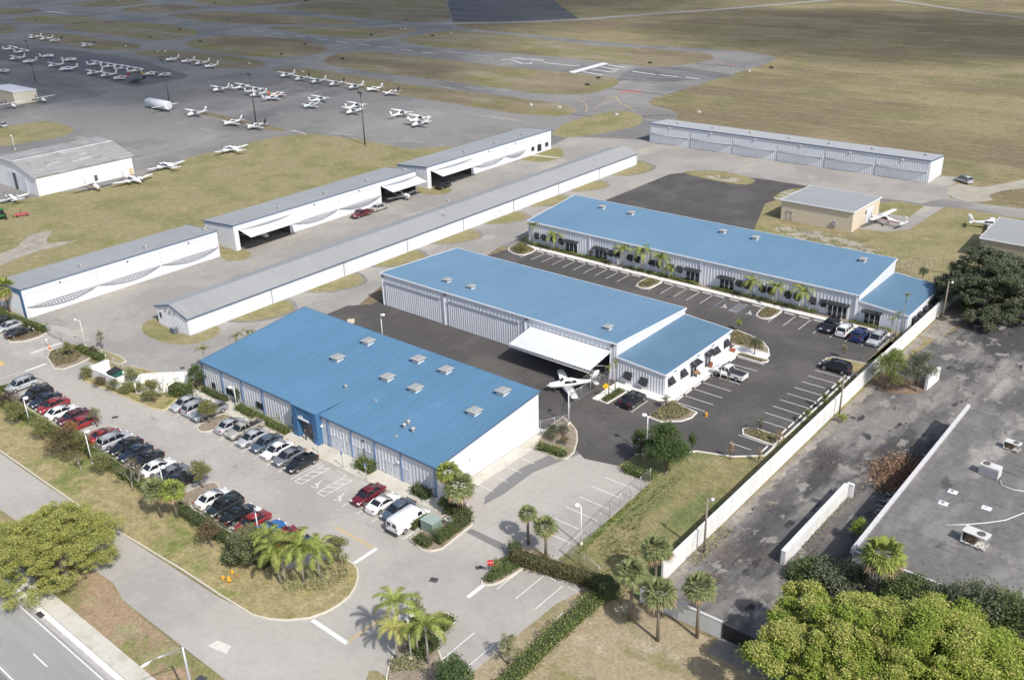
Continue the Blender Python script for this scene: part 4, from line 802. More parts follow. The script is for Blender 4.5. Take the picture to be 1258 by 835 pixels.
for (a, b) in ((566, 570), (602, 538), (640, 500), (678, 464), (714, 430)):
    p = onX(*z(a, b), c1); m = MB()
    m.loft([[(.03+.75*math.sin(t)*.98, y*1.0, .6*math.cos(t)) for t in np.linspace(0, PI/2, 5)]+[(.03, y, 0)] for y in (-.75, .75)], 0, True, False)
    m.build('awning', AWN, a3, (c1+51.26, p[1]-149.5, p[2]-.1)); window_part(a3, (c1+51.26, p[1]-149.5, p[2]-.6), 1.1, .9, '+x')
p = onY(*Z_(980, 360, 180/1113)(562, 140), 148.8); canopy(a3, (p[0]+51.26, -.02, 2.6), 3.2); 
MB().box(3.4, 7.2, -.08, -.055, .1, 2.0).build('plank_panel', W_GREY, a3)
# ================================================================== 4. long gabled strip hangar
TX0, TX1, TY0, TY1 = -148.45, -138.9, 78.0, 217.0
tt = thing('strip_hangar', (TX0, TY0, 0), 0, 'very long low white strip hangar with a shallow grey gable roof', 'hangar')
X, Y = TX1-TX0, TY1-TY0; ez, rz_ = 3.2, 4.5
m = MB(); m.quad((X, 0, 0), (X, Y, 0), (X, Y, ez), (X, 0, ez), 0); m.quad((0, Y, 0), (0, 0, 0), (0, 0, ez), (0, Y, ez), 0)
rib_profile(m, (0, 0, 0), (X/2, 0, 0), (0, 0, ez), (X/2, 0, rz_), (0, -1, 0), .45, .06, 1); rib_profile(m, (X/2, 0, 0), (X, 0, 0), (X/2, 0, rz_), (X, 0, ez), (0, -1, 0), .45, .06, 1)
m.add([(X, Y, 0), (0, Y, 0), (0, Y, ez), (X/2, Y, rz_), (X, Y, ez)], [(0, 1, 2, 3, 4)], 0); m.build('wall', [W_WHITE, W_RIB], tt)
r = MB(); o = .35
for sgn in (0, 1):
    a = (-o, ez-o*.27) if sgn == 0 else (X+o, ez-o*.27); ps = [(X/2, rz_), a]
    r.add([(X/2, -.2, rz_+.02), (X/2, Y+.2, rz_+.02), (a[0], Y+.2, a[1]+.02), (a[0], -.2, a[1]+.02), (X/2, -.2, rz_+.1), (X/2, Y+.2, rz_+.1), (a[0], Y+.2, a[1]+.1), (a[0], -.2, a[1]+.1)], [(0, 1, 2, 3), (7, 6, 5, 4), (0, 3, 7, 4), (1, 5, 6, 2), (2, 6, 7, 3)] if sgn == 0 else [(3, 2, 1, 0), (4, 5, 6, 7), (4, 7, 3, 0), (2, 6, 5, 1), (3, 7, 6, 2)])
    rib_profile(r, (X/2, -.2, rz_+.104), (X/2, Y+.2, rz_+.104), (a[0], -.2, a[1]+.104), (a[0], Y+.2, a[1]+.104), (0, 0, 1), .9, .05, 0, .25)
r.build('roof', R_GREY, tt); e = MB()
e.box(X+o+.004, X+o+.06, -.22, Y+.22, ez-.15, ez-.02); e.add([(-o, -.25, ez-.28), (X/2, -.25, rz_-.12), (X/2, -.25, rz_+.14), (-o, -.25, ez+.06)], [(0, 1, 2, 3)]); e.add([(X/2, -.25, rz_-.12), (X+o, -.25, ez-.28), (X+o, -.25, ez+.06), (X/2, -.25, rz_+.14)], [(0, 1, 2, 3)])
e.build('fascia', BTRIM, tt)
for k in range(8):
    y0 = .2+k*17.3+(.3 if k else 0); y1 = min((k+1)*17.3, Y-.3)
    MB().box(X+.01, X+.05, y0, y1, .05, ez-.35).build('hangar_door', W_WHITE, tt); MB().box(X+.004, X+.1, y0+.2, y1-1.5, ez-.34, ez-.26).box(X+.01, X+.07, y1+.06, y1+.2, 0, ez-.3).build('door_track', mat('track', (.3, .3, .33), .6), tt)
    if k < 7: MB().box(X+.02, X+.12, y0+8.2, y0+8.7, ez-.36, ez-.18).build('door_motor', FRAME, tt)
m = MB()
for (xx, zz_, r_) in ((3.2, 3.35, .32), (4.5, 3.2, .34), (5.9, 3.3, .3)): m.cbox((xx, -.12, zz_), (r_*1.5, .14, r_*1.4))
m.build('gable_louvre', VENT, tt)
for x in (3.4,): window_part(tt, (1.2, -.06, 1.8), .6, .9)
z = Z_(310, 200, 320/1258)
for (a, b) in ((943, 183), (927, 254)): p = P(*z(a, b), 4.0); MB().cbox((0, 0, .15), (1.0, .8, .3)).tube([(0, 0, .3), (0, 0, .5)], .35, 8).build('roof_vent', VENT, tt, (p[0]-TX0, p[1]-TY0, 3.9))
# ================================================================== 5. left row of three hangars
BOLT = mat('truss_grey', (.36, .37, .39), .5)
def door_truss(parent, X, y0, y1, z0=2.15, bow=1.05, tilt=None):
    m = MB(); n = 22; pts = [];
    f = (lambda y, d: (X+.08+d, y, z0)) if tilt is None else tilt
    prev = None
    for i in range(n+1):
        y = y0+(y1-y0)*i/n; d = bow*(1-(2*i/n-1)**2)+.05; pts.append(f(y, d))
    m.tube(pts, .13, 5)
    for i in range(1, n):
        y = y0+(y1-y0)*i/n; q = f(y, 0); m.tube([q, pts[i]], .14, 4)
        a = f(y0+(y1-y0)*(i-.5)/n, 0) if i > 1 else None
        if a: m.tube([a, pts[i]], .09, 4)
    m.tube([f(y0, 0), f(y1, 0)], .10, 5)
    return m.build('door_truss', BOLT, parent)
def row_hangar(label, y0, y1, zf, zb, doors, opens, x0=-180.2, x1=-169.4, vents=(), group='hangars of the left row'):
    ops = [(a-y0, b-y0, 4.6) for (a, b) in opens]
    t, ro = box_building('row_hangar', label, x0, x1, y0, y1, zf, zb, axis='x', walls=W_WHITE, roof=R_GREY, trim=BTRIM, rib_front=False, rib_ends=True, rpitch=.75, group=group, front_openings=ops)
    X = x1-x0
    for (a, b) in doors:
        MB().box(X+.012, X+.06, a-y0+.05, b-y0-.05, .06, 4.55).build('hangar_door', W_WHITE, t); door_truss(t, X, a-y0+.15, b-y0-.15)
        MB().box(X+.062, X+.075, a-y0+.02, a-y0+.09, .06, 4.6).box(X+.062, X+.075, a-y0+.1, b-y0-.1, 4.56, 4.62).build('door_seam', VENT, t)
        MB().cbox((X+.12, (a+b)/2-y0, 4.95), (.16, .3, .2)).build('wall_light', FRAME, t)
    for (a, b) in opens:
        L_ = 4.6; ang = math.radians(12); ox = L_*math.cos(ang); oz_ = 4.62-L_*math.sin(ang)
        m = MB().add([(X-.3, a-y0, 4.62), (X-.3, b-y0, 4.62), (X-.3+ox, b-y0, oz_), (X-.3+ox, a-y0, oz_), (X-.3, a-y0, 4.5), (X-.3, b-y0, 4.5), (X-.3+ox, b-y0, oz_-.12), (X-.3+ox, a-y0, oz_-.12)], [(0, 1, 2, 3)[::-1], (4, 5, 6, 7)[::-1], (0, 1, 5, 4), (1, 2, 6, 5), (2, 3, 7, 6), (3, 0, 4, 7)])
        m.build('hangar_door', W_WHITE, t)
        door_truss(t, X, a-y0+.3, b-y0-.3, tilt=lambda y, d: (X+.7+.8*d, y, 4.5+.15*d))
        MB().box(.3, X-.2, a-y0, b-y0, .03, .05).build('floor', mat('floor_in', (.28, .27, .25), .8), t)
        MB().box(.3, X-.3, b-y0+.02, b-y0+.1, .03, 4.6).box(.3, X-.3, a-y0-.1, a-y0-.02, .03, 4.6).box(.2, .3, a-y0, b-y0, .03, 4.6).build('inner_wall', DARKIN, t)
    for (u, v) in vents:
        s = (zf-zb)/X; zz = 5.3
        for _ in range(20): q = P(u, v, zz); zz = zb+s*(q[0]-x0)+.12
        q = P(u, v, zz); MB().cbox((0, 0, .1), (.9, 1.0, .25)).tube([(0, 0, .2), (0, 0, .38)], [.35, .35], 8).tube([(0, 0, .38), (0, 0, .55)], [.5, .3], 8).build('roof_vent', VENT, ro, (q[0]-x0, q[1]-y0, zz-.06))
    return t
w1 = row_hangar('nearest hangar of the left row with three shut white doors and a blue painted end', 64.5, 105.2, 5.55, 4.75, [(64.8, 78.2), (78.3, 91.6), (91.8, 105.0)], [], vents=((99.5, 327), (179.5, 304.5), (251.5, 282.5)))
MB().box(10.0, 10.86, -.14, -.06, 0, 5.5).box(7.2, 10.0, -.14, -.06, 4.6, 5.3).build('end_trim', mat('portal_blue', (.06, .16, .30), .45, noise=[(1, .2)]), w1)
row_hangar('middle hangar of the left row with two raised doors', 109.3, 163.3, 5.55, 4.75, [(124.2, 137.6), (137.9, 151.0)], [(110.4, 123.6), (151.3, 162.9)], vents=((343, 256), (399.5, 238), (451, 222.5), (497, 209.5)))
w3 = row_hangar('far hangar of the left row with dark windows at its far end', 167.3, 218.4, 5.55, 4.75, [(184.3, 197.6), (197.8, 206.6)], [(168.6, 183.8)], vents=((571, 187), (608.5, 176), (641.5, 165.5)))
for (u, v, w_, h_) in ((654.5, 183, 1.3, 1.2), (662.5, 181.5, 1.8, 2.0), (671.5, 177.5, 1.4, 1.2)): p = onX(u, v, -169.4); window_part(w3, (10.8, p[1]-167.3, p[2]), w_, h_, '+x')
# right side strip on the airfield
rr, rro = box_building('row_hangar', 'long row hangar at the airfield edge with grey ribbed doors', -150.5, -70.0, 241.5, 251.3, 5.5, 4.8, roof=mat('roof_grey_pale', (.38, .38, .385), .45, spec=.4), walls=W_RIB, pitch=.9, rpitch=.75, trim=BTRIM, rib_ends=True)
for k in range(6):
    a, b = .4+k*13.35, .4+(k+1)*13.35-.2; d = MB(); rib_profile(d, (a, -.1, .05), (b, -.1, .05), (a, -.1, 4.5), (b, -.1, 4.5), (0, -1, 0), .6, .05); d.build('hangar_door', W_RIB, rr)
    m = MB(); n = 44; pts = [(a+.2+(b-a-.4)*i/n, -.2-1.15*(1-(2*i/n-1)**2), 2.75) for i in range(n+1)]
    m.tube(pts, .07, 5); m.tube([(a+.2, -.18, 2.75), (b-.2, -.18, 2.75)], .08, 4)
    for i in range(1, n): m.tube([(pts[i][0], -.18, 2.75), pts[i]], .07, 4)
    m.build('door_truss', BOLT, rr); MB().cbox(((a+b)/2, -.25, 5.0), (.5, .3, .25)).build('wall_light', TRIM_W, rr)
for (u, v) in ((833, 152), (876, 158), (922, 163.5), (970, 170.5), (1019, 177), (1072, 183.5), (1138, 191)):
    p = onroof(u, v, lambda y: 5.62-.071*(y-241.5)); MB().cbox((0, 0, .1), (1.0, .9, .25)).tube([(0, 0, .2), (0, 0, .4), (0, 0, .55)], [.35, .5, .3], 8).build('roof_vent', VENT, rro, (p[0]+150.5, p[1]-241.5, p[2]-.06))
# beige shed
bg_, bgr = box_building('shed', 'beige shed with a flat grey roof near the parked red striped aeroplane', -86.4, -70.3, 194.3, 209.6, 4.45, 4.0, roof=R_GREY, walls=BEIGE, trim=TRIM_W, rib_front=False, cat='shed', rpitch=.9, over=.25)
w_ = [c for c in bg_.children if c.name.startswith('wall')][0]; w_.data.materials[1] = BEIGE
p = onX(1069, 258, -70.3); MB().box(.004, .06, -2.2, 1.6, 0, 3.3).build('door', DOOR_W, bg_, (16.1, p[1]-194.3, 0))
window_part(bg_, (16.1, onX(1064, 260, -70.3)[1]-194.3, 2.6), .8, .8, '+x')
MB().box(-.4, .4, -.4, -.04, .9, 1.9).tube([(-.3, -.2, 0), (-.3, -.2, .9)], .04, 4).tube([(.3, -.2, 0), (.3, -.2, .9)], .04, 4).build('meter_box', VENT, bg_, (onY(1025.5, 276, 194.3)[0]+86.4, 0, 0))
MB().tube([(-.5, -.15, 0), (-.5, -.15, 2.3), (.5, -.15, 2.3), (.5, -.15, 0)], .05, 5).tube([(-.9, -.15, 2.2), (1.0, -.15, 2.45)], .08, 5).build('bracket', VENT, bg_, (onY(971, 263, 194.3)[0]+86.4, 0, 0))
# grey roofed hangar at the right edge
gx = P(1205, 290, 4.4); eg, egr = box_building('hangar', 'grey roofed hangar cut by the right edge of the view, behind the dark oak', -44.6, -18, 193.4, 206.2, 4.0, 4.7, roof=R_GREY, walls=mat('wall_tan', (.38, .34, .28), .7, noise=[(1, .08)]), trim=TRIM_W, over=.2)
# large white hangar upper left (arched roof)
LX0, LX1, LY0, LY1 = -276.5, -248.4, 105.0, 131.8
lh = thing('white_hangar', (LX0, LY0, 0), 0, 'old white hangar with a streaked weathered grey arched roof beside the grass at upper left', 'hangar')
prof = [(0, 4.9), (4.5, 6.6), (10.0, 7.9), (18.3, 7.7), (LX1-LX0, 5.1)]; Y = LY1-LY0; X = LX1-LX0
m = MB(); m.quad((X, 0, 0), (X, Y, 0), (X, Y, 5.1), (X, 0, 5.1)); m.quad((0, Y, 0), (0, 0, 0), (0, 0, 4.9), (0, Y, 4.9))
m.add([(0, 0, 0), (X, 0, 0)]+[(a, 0, b) for a, b in prof[::-1]], [tuple(range(7))]); m.add([(0, Y, 0), (X, Y, 0)]+[(a, Y, b) for a, b in prof[::-1]], [tuple(range(6, -1, -1))]); m.build('wall', mat('wall_old', (.74, .74, .73), .6, noise=[(.5, .06, (1, 1, .2)), (2, .05)]), lh)
r = MB(); pf = [(-.5, 4.75)]+prof[1:-1]+[(X+.5, 4.95)]
r.loft([[(a, y, b+.05) for a, b in pf]+[(a, y, b+.2) for a, b in pf[::-1]] for y in (-.5, Y+.5)], 0, True, False)
r.build('roof', mix_mat('roof_streaked', [(.29, .285, .28), ((.62, .61, .60), .9, .57, .66, (2.2, .16), 141), ((.22, .215, .21), .3, .5, .7, (1, 1), 142)], fine=[(3, .08)], bump=None, rough=.7), lh)
s = MB(); 
for (a, b) in zip(pf[:-1], pf[1:]): s.add([(a[0], -.56, a[1]-.15), (b[0], -.56, b[1]-.15), (b[0], -.56, b[1]+.25), (a[0], -.56, a[1]+.25)], [(0, 1, 2, 3)]); s.add([(a[0], Y+.56, a[1]-.15), (b[0], Y+.56, b[1]-.15), (b[0], Y+.56, b[1]+.25), (a[0], Y+.56, a[1]+.25)], [(3, 2, 1, 0)])
s.box(18.2, 18.4, -.4, Y+.4, 7.9, 7.98); s.build('fascia', TRIM_W, lh)
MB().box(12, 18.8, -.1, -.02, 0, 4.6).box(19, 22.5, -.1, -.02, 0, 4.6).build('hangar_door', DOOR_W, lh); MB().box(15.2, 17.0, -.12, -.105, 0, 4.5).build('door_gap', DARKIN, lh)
for (u, v, w__, h__, mm) in ((118, 219, .9, 1.7, DARKIN), (161, 211, 1.1, 1.9, mat('ply', (.55, .42, .28), .8))): p = onX(u, v, LX1); MB().box(.01, .08, -w__/2, w__/2, p[2]-h__/2, p[2]+h__/2).build('door', mm, lh, (X, p[1]-LY0, 0))
# small building at the left edge
q = P(19, 129); sb, sbr = box_building('shed', 'small cream shed with a pale metal roof at the left edge of the apron', q[0]-22, q[0], q[1], q[1]+9, 4.8, 4.4, roof=mat('roof_pale', (.52, .55, .60), .5), walls=BEIGE, trim=TRIM_W, rib_front=False, cat='shed')
[c for c in sb.children if c.name.startswith('wall')][0].data.materials[1] = mat('wall_cream', (.60, .56, .45), .7)
# flat roofed building bottom right
FX0, FY0, FY1, FZ = -25.95, 83.7, 122.3, 4.0
fb = thing('flat_building', (FX0, FY0, 0), 0, 'flat dark roofed building with a low white parapet along one edge at lower right', 'building')
m = MB(); X, Y = 70, FY1-FY0
m.quad((0, Y, 0), (0, 0, 0), (0, 0, FZ), (0, Y, FZ)); m.quad((0, 0, 0), (X, 0, 0), (X, 0, FZ), (0, 0, FZ)); m.quad((X, 0, 0), (X, Y, 0), (X, Y, FZ), (X, 0, FZ)); m.quad((X, Y, 0), (0, Y, 0), (0, Y, FZ), (X, Y, FZ)); m.build('wall', mat('wall_dirty', (.42, .41, .40), .8, noise=[(1, .15)]), fb)
rf = mix_mat('roof_felt', [(.158, .152, .148), ((.225, .215, .205), .25, .46, .64, (1, .35), 151), ((.09, .085, .082), 1.0, .61, .66, (.25, 3), 152), ((.34, .32, .29), .16, .55, .68, (1, .5), 153), ((.085, .08, .078), .3, .60, .70, (1, .6), 154)], fine=[(4, .10), (1, .08)], bump=(10, .4, .02), rough=.85)
MB().box(-.0, X, 0, Y, FZ-.25, FZ-.12).build('roof', rf, fb)
par = MB(); par.box(-.18, .18, -.2, Y+.2, FZ-.3, FZ+.28)
for k in range(int(Y/.42)): par.box(.18, .24, k*.42, k*.42+.2, FZ-.1, FZ+.22)
par.build('parapet', mat('parapet', (.58, .57, .58), .7, noise=[(3, .15)]), fb); MB().box(.2, X, -.1, .12, FZ-.12, FZ+.05).build('roof_edge', mat('parapet', (.5, .5, .5)), fb)
# ================================================================== walls, fences, poles
WALLM = mat('wall_plaster', (.70, .695, .68), .7, noise=[(.35, .09), (3, .05), (1.1, .13, (1, 1, .12))])
def wall(name, label, pts, h, th=.22, m=WALLM, cat='wall', cap=True):
    c = [np.array(p[:2], float) for p in pts]; o0 = c[0]; mb = MB(); cp = MB()
    for a, b in zip(c[:-1], c[1:]):
        L = np.linalg.norm(b-a); rz = math.atan2(b[1]-a[1], b[0]-a[0]); mid = (a+b)/2-o0
        mb.cbox((mid[0], mid[1], h/2), (L, th, h), rz); 
        if cap: cp.cbox((mid[0], mid[1], h+.04), (L+.04, th+.08, .08), rz)
    t = thing(name, (o0[0], o0[1], 0), 0, label, cat); mb.build('wall_panel', m, t)
    if cap: cp.build('coping', m, t)
    return t
wall('boundary_wall', 'long white rendered wall running from the palms to the far office annex', [(-41.3, 71.6), (-41.6, 128), (-41.2, 178)], 2.45)
wall('boundary_wall', 'low grey wall in shade between the front palms and the black gate', [(-41.4, 67.6), (-32.3, 67.9)], 2.0, m=mat('wall_grey_plaster', (.55, .55, .54), .8, noise=[(1, .1)]))
wall('divider_wall', 'free standing short white wall in the old yard with a stained end', [(-32.6, 82.0), (-32.4, 98.6)], 1.75, .5)
wall('divider_wall', 'stub of white wall left of the free standing wall top end', [(-32.4, 98.9), (-31.6, 98.9)], 1.75, .3)
wall('divider_wall', 'small white wall stub beside the overgrown bushes in the old yard', [(-34.0, 131.6), (-33.7, 136.0)], 2.0, .4)
wall('divider_wall', 'grey cross wall hidden behind the overgrown bushes', [(-41.3, 134), (-35.5, 133.5)], 1.9, .25, m=MATS['wall_grey_plaster'])
wall('divider_wall', 'pale low wall glimpsed under the dark oak beside the yard', [(-40.2, 170), (-30, 168), (-22, 165)], 2.2, .25)
gt = thing('sliding_gate', (-32.2, 67.9, 0), 0, 'black sheeted sliding gate with a small white notice at the end of the grey wall', 'gate')
MB().box(0, 9.5, -.05, .05, .15, 1.95).build('gate_panel', mat('gate_black', (.02, .021, .022), .6), gt); m = MB()
for x in (0, 3.1, 6.2, 9.4): m.box(x-.05, x+.05, -.1, -.052, 0, 2.0)
m.box(0, 9.5, -.1, -.052, 1.95, 2.02); m.build('gate_frame', FRAME, gt); MB().box(3.2, 3.65, -.16, -.11, .9, 1.5).build('notice', PW, gt)
CH_M = mat('chainlink', (.42, .43, .43), .5, metal=.4)
def chain_fence(name, label, pts, h=1.9, step=.3, cat='fence', group=None, wire=.022, post=2.6):
    c = [np.array(p[:2], float) for p in pts]; o0 = c[0]; t = thing(name, (o0[0], o0[1], 0), 0, label, cat, group); po = MB(); me = MB()
    for a, b in zip(c[:-1], c[1:]):
        a, b = a-o0, b-o0; L = np.linalg.norm(b-a); d = (b-a)/L; k = max(1, int(round(L/post)))
        for i in range(k+1): p = a+(b-a)*i/k; po.tube([(p[0], p[1], 0), (p[0], p[1], h+.08)], .035, 6)
        po.tube([(a[0], a[1], h), (b[0], b[1], h)], .025, 5); po.tube([(a[0], a[1], .08), (b[0], b[1], .08)], .015, 4)
        n_ = np.array([-d[1], d[0]])
        for sg in (1, -1):
            s = -h
            while s < L:
                s0, s1 = s, s+h; z0, z1 = .05, h
                if s0 < 0: z0 = .05+(0-s0)*(h-.05)/h; s0 = 0
                if s1 > L: z1 = h-(s1-L)*(h-.05)/h; s1 = L
                if sg < 0: zz = (h+.05-z0, h+.05-z1)
                else: zz = (z0, z1)
                p, q = a+d*s0, a+d*s1; w = wire/2
                me.add([(p[0], p[1], zz[0]-w), (q[0], q[1], zz[1]-w), (q[0], q[1], zz[1]+w), (p[0], p[1], zz[0]+w)], [(0, 1, 2, 3)])
                s += step
    po.build('fence_posts', GALV, t)['kind'] = 'stuff' if False else ''; 
    for ch in t.children:
        if 'kind' in ch: del ch['kind']
    me.build('wire_mesh', CH_M, t); return t
chain_fence('chainlink_fence', 'chain link fence dividing the lower car park from the lawn', [(-51.45, 68.9), (-52.35, 78), (-52.6, 87.2)])
chain_fence('chainlink_fence', 'short chain link fence along the lower hedge towards the lawn', [(-51.4, 68.8), (-46.5, 67.6)])
chain_fence('chainlink_gate', 'galvanised chain link gate and fence beside the parked white aeroplane', [(-72.3, 106.8), (-72.4, 97.5), (-69.0, 92.2), (-70.9, 88.4)], 1.8, cat='gate')
chain_fence('chainlink_fence', 'chain link vehicle gate across the drive at left with grey mesh', [P(60, 412)[:2], P(76, 420)[:2], P(95, 430)[:2], P(106, 433)[:2]], 1.9, step=.2, cat='gate')
chain_fence('chainlink_fence', 'chain link fence along the white dumpster enclosure', [P(132, 447)[:2], P(150, 457)[:2], P(166, 462)[:2]], 1.9, .2)
SHOE = mat('lamp_pole_white', (.68, .68, .68), .4)
WOODP = mat('pole_wood', (.26, .22, .18), .85)
def lamp(label, base, top, head=(1, 0), m=SHOE, r=.075, hs=.34, group='lamps of the car parks', arm=.55, name='car_park_lamp', h=None):
    p = P(*base); hh = h or hgt(base, top); t = thing(name, (p[0], p[1], 0), 0, label, 'lamp', group)
    MB().tube([(0, 0, 0), (0, 0, hh)], [r*1.2, r*.85], 8).build('pole', m, t)
    if m is SHOE: MB().tube([(0, 0, 0), (0, 0, .5)], .2, 8).build('base', KERB, t)
    d = np.array(head, float); d /= np.linalg.norm(d); a = (d[0]*arm, d[1]*arm, hh+.02)
    l = MB().tube([(0, 0, hh-.05), a], .05, 6).build('arm', m, t)
    hd = MB().tube([(a[0], a[1], hh-.16), (a[0], a[1], hh-.05), (a[0], a[1], hh+.08), (a[0], a[1], hh+.15)], [hs*.8, hs, hs*.92, hs*.45], 12).build('lamp_head', mat('lamp_white', (.8, .8, .8), .3), l)
    return t
lamp('white car park lamp at the left end of the front hedge row', (37.2, 521), (28.5, 487.6), (1, .3))
lamp('white car park lamp among the brown shrubs by the red cars', (114, 571.5), (106.2, 528.7), (1, .3))
lamp('white car park lamp in the palm bed at the bottom of the drive', (505.4, 810.6), (501, 751.7), (1, .2))
lamp('white car park lamp against the fence of the lower car park', (713.8, 670), (713.2, 622), (-1, 0))
lamp('white car park lamp in the shrub bed beside the parked white aeroplane', (698.6, 522.5), (697.3, 481), (.3, 1), hs=.28)
lamp('white car park lamp behind the dense green tree at the lawn corner', (794.3, 556.8), (794.6, 510.8), (-1, 0))
lamp('white lamp rising behind the back edge of the near blue roof', (471, 424), (468.5, 396.5), (1, 0), h=5.6)
lamp('white lamp beside the columnar tree against the near warehouse front', (291, 499), (287.7, 475), (-.3, -.3), hs=.3)
lamp('thin leaning white pole lamp by the left vehicle gate', (105.7, 426.7), (99, 394), (-1, -.2), r=.05, hs=.2, arm=1.2)
lamp('white lamp rising over the white suv behind the left palms', (204, 611), (195, 572), (1, .3)) 
lamp('white lamp with a round head over the red car behind the olive tree', (320, 668), (314, 634), (1, .2), h=5.0)
for (lab, b, tp, hd) in (('weathered timber pole lamp standing at the white wall by the lawn', (864.6, 679.9), (868.2, 611.5), (1, .2)), ('weathered timber pole lamp at the white wall beside the empty bays', (1030.4, 512.8), (1035, 462.6), (1, .2)), ('weathered timber pole lamp at the wall corner beside the far office annex', (1157.4, 394.2), (1163.3, 345.7), (1, 0))):
    lamp(lab, b, tp, hd, m=WOODP, r=.12, hs=.2, group='timber pole lamps on the white wall', name='timber_pole_lamp')
DARKP = mat('mast_dark', (.10, .095, .09), .8)
def mast(label, base, top):
    p = P(*base); hh = hgt(base, top); t = thing('floodlight_mast', (p[0], p[1], 0), 0, label, 'mast', 'tall floodlight masts on the apron'); MB().tube([(0, 0, 0), (0, 0, hh)], [.22, .14], 7).build('pole', DARKP, t)
    m = MB().box(-1.0, 1.0, -.08, .08, hh-.1, hh+.1); 
    for k in range(4): m.box(-.95+k*.55, -.6+k*.55, -.5, -.1, hh-.25, hh+.3)
    m.build('floodlight_head', DARKP, t)
mast('tall dark floodlight mast beside the horizontal white tank', (209, 131), (200, 73.5)); mast('tall dark floodlight mast behind the cluster of white aeroplanes', (314.5, 150.5), (306.7, 91)); mast('tall dark floodlight mast at the grass edge below the row of seven aeroplanes', (448.5, 178), (442.7, 114))
mast('dark floodlight mast on the far left apron below two aeroplanes', (43.7, 100.4), (39.8, 79.5)); mast('small distant floodlight mast among the far left aeroplanes', (34.9, 62), (32.8, 50)); 
lamp('low pale pole lamp on the grass by the small cream shed', (18.7, 184.5), (12.6, 167), (-1, 0), r=.07, hs=.25, name='apron_lamp')
# street lamp
sl = thing('street_lamp', (-64.05, 29.97, 0), 0, 'grey street lamp with a long curved double arm over the sidewalk', 'street lamp')
MB().tube([(0, 0, 0), (0, 0, 8.3)], [.15, .10], 9).build('pole', GALV, sl)
ar = MB().tube([(0, 0, 8.2), (-.05, -1.5, 8.55), (-.1, -2.6, 8.75)], .035, 6).tube([(0, 0, 7.75), (-.05, -1.5, 8.4), (-.1, -2.5, 8.72)], .03, 6).tube([(-.1, -2.5, 8.73), (-.12, -3.0, 8.75)], .04, 6).tube([(-.03, -.9, 8.15), (-.03, -.9, 8.4)], .025, 5).build('arm', GALV, sl)
MB().loft([[(-.12+w_*math.cos(a), -2.9-s_, 8.74+.5*w_*math.sin(a)) for a in np.linspace(0, 2*PI, 9)[:-1]] for s_, w_ in ((0, .05), (.15, .13), (.55, .19), (.8, .14), (.9, .03))]).build('lamp_head', mat('lamp_white', (.8, .8, .8)), ar)
# signs
def sign(label, base, top, kind, h=None):
    p = P(*base); hh = h or max(1.6, hgt(base, top)); t = thing({'stop': 'stop_sign', 'diamond': 'warning_sign', 'access': 'parking_sign'}[kind], (p[0], p[1], 0), math.radians(38 if kind != 'access' else 10), label, 'sign')
    MB().tube([(0, 0, 0), (0, 0, hh)], .035, 6).build('post', GALV, t)
    if kind == 'stop':
        r = .4; MB().loft([[(r*math.cos(a+PI/8), y, hh-.4+r*math.sin(a+PI/8)) for a in np.linspace(0, 2*PI, 9)[:-1]] for y in (-.05, -.07)], 0, True, False).build('sign_plate', mat('sign_red', (.55, .03, .03), .4), t)
        tx = bpy.data.curves.new('t', 'FONT'); tx.body = 'STOP'; tx.size = .28; tx.align_x = 'CENTER'; tx.align_y = 'CENTER'; tx.extrude = .004
        o = bpy.data.objects.new('tmp', tx); COL.objects.link(o); bpy.context.view_layer.update(); me = bpy.data.meshes.new_from_object(o); bpy.data.objects.remove(o); me.materials.clear(); me.materials.append(PW)
        o = bpy.data.objects.new('lettering', me); COL.objects.link(o); o.parent = t; o.rotation_euler = (PI/2, 0, 0); o.location = (0, -.078, hh-.4)
    elif kind == 'diamond':
        r = .52; MB().loft([[(r*math.cos(a), y, hh-.3+r*math.sin(a)) for a in (0, PI/2, PI, 3*PI/2)] for y in (-.05, -.07)], 0, True, False).build('sign_plate', mat('sign_yellow', (.80, .52, .03), .4), t)
        MB().tube([(-.12, -.08, hh-.5), (0, -.08, hh-.2), (.1, -.08, hh-.45)], .03, 4).build('sign_symbol', PK, t)
    else:
        MB().box(-.16, .16, -.06, -.045, hh-.5, hh).build('sign_plate', mat('sign_blue', (.04, .10, .45), .4), t); MB().box(-.16, .16, -.06, -.045, hh-.75, hh-.53).box(-.06, .06, -.07, -.061, hh-.35, hh-.15).build('sign_symbol', PW, t)
z = Z_(320, 500, 160/1113)
sign('red octagonal stop sign in the green bed by the drive', (603, 706), (602.5, 684), 'stop', 2.1)
sign('yellow diamond warning sign beside the chain link gate', P and (744, 489), (743, 472), 'diamond', 2.3)
sign('blue disabled parking sign at the head of the first hatched bay', z(707, 525), z(690, 375), 'access'); sign('blue and white disabled parking sign in front of the round bush', z(910, 630), z(895, 475), 'access'); sign('thin post sign near the warehouse entrance walk', z(495, 400), z(488, 290), 'access')
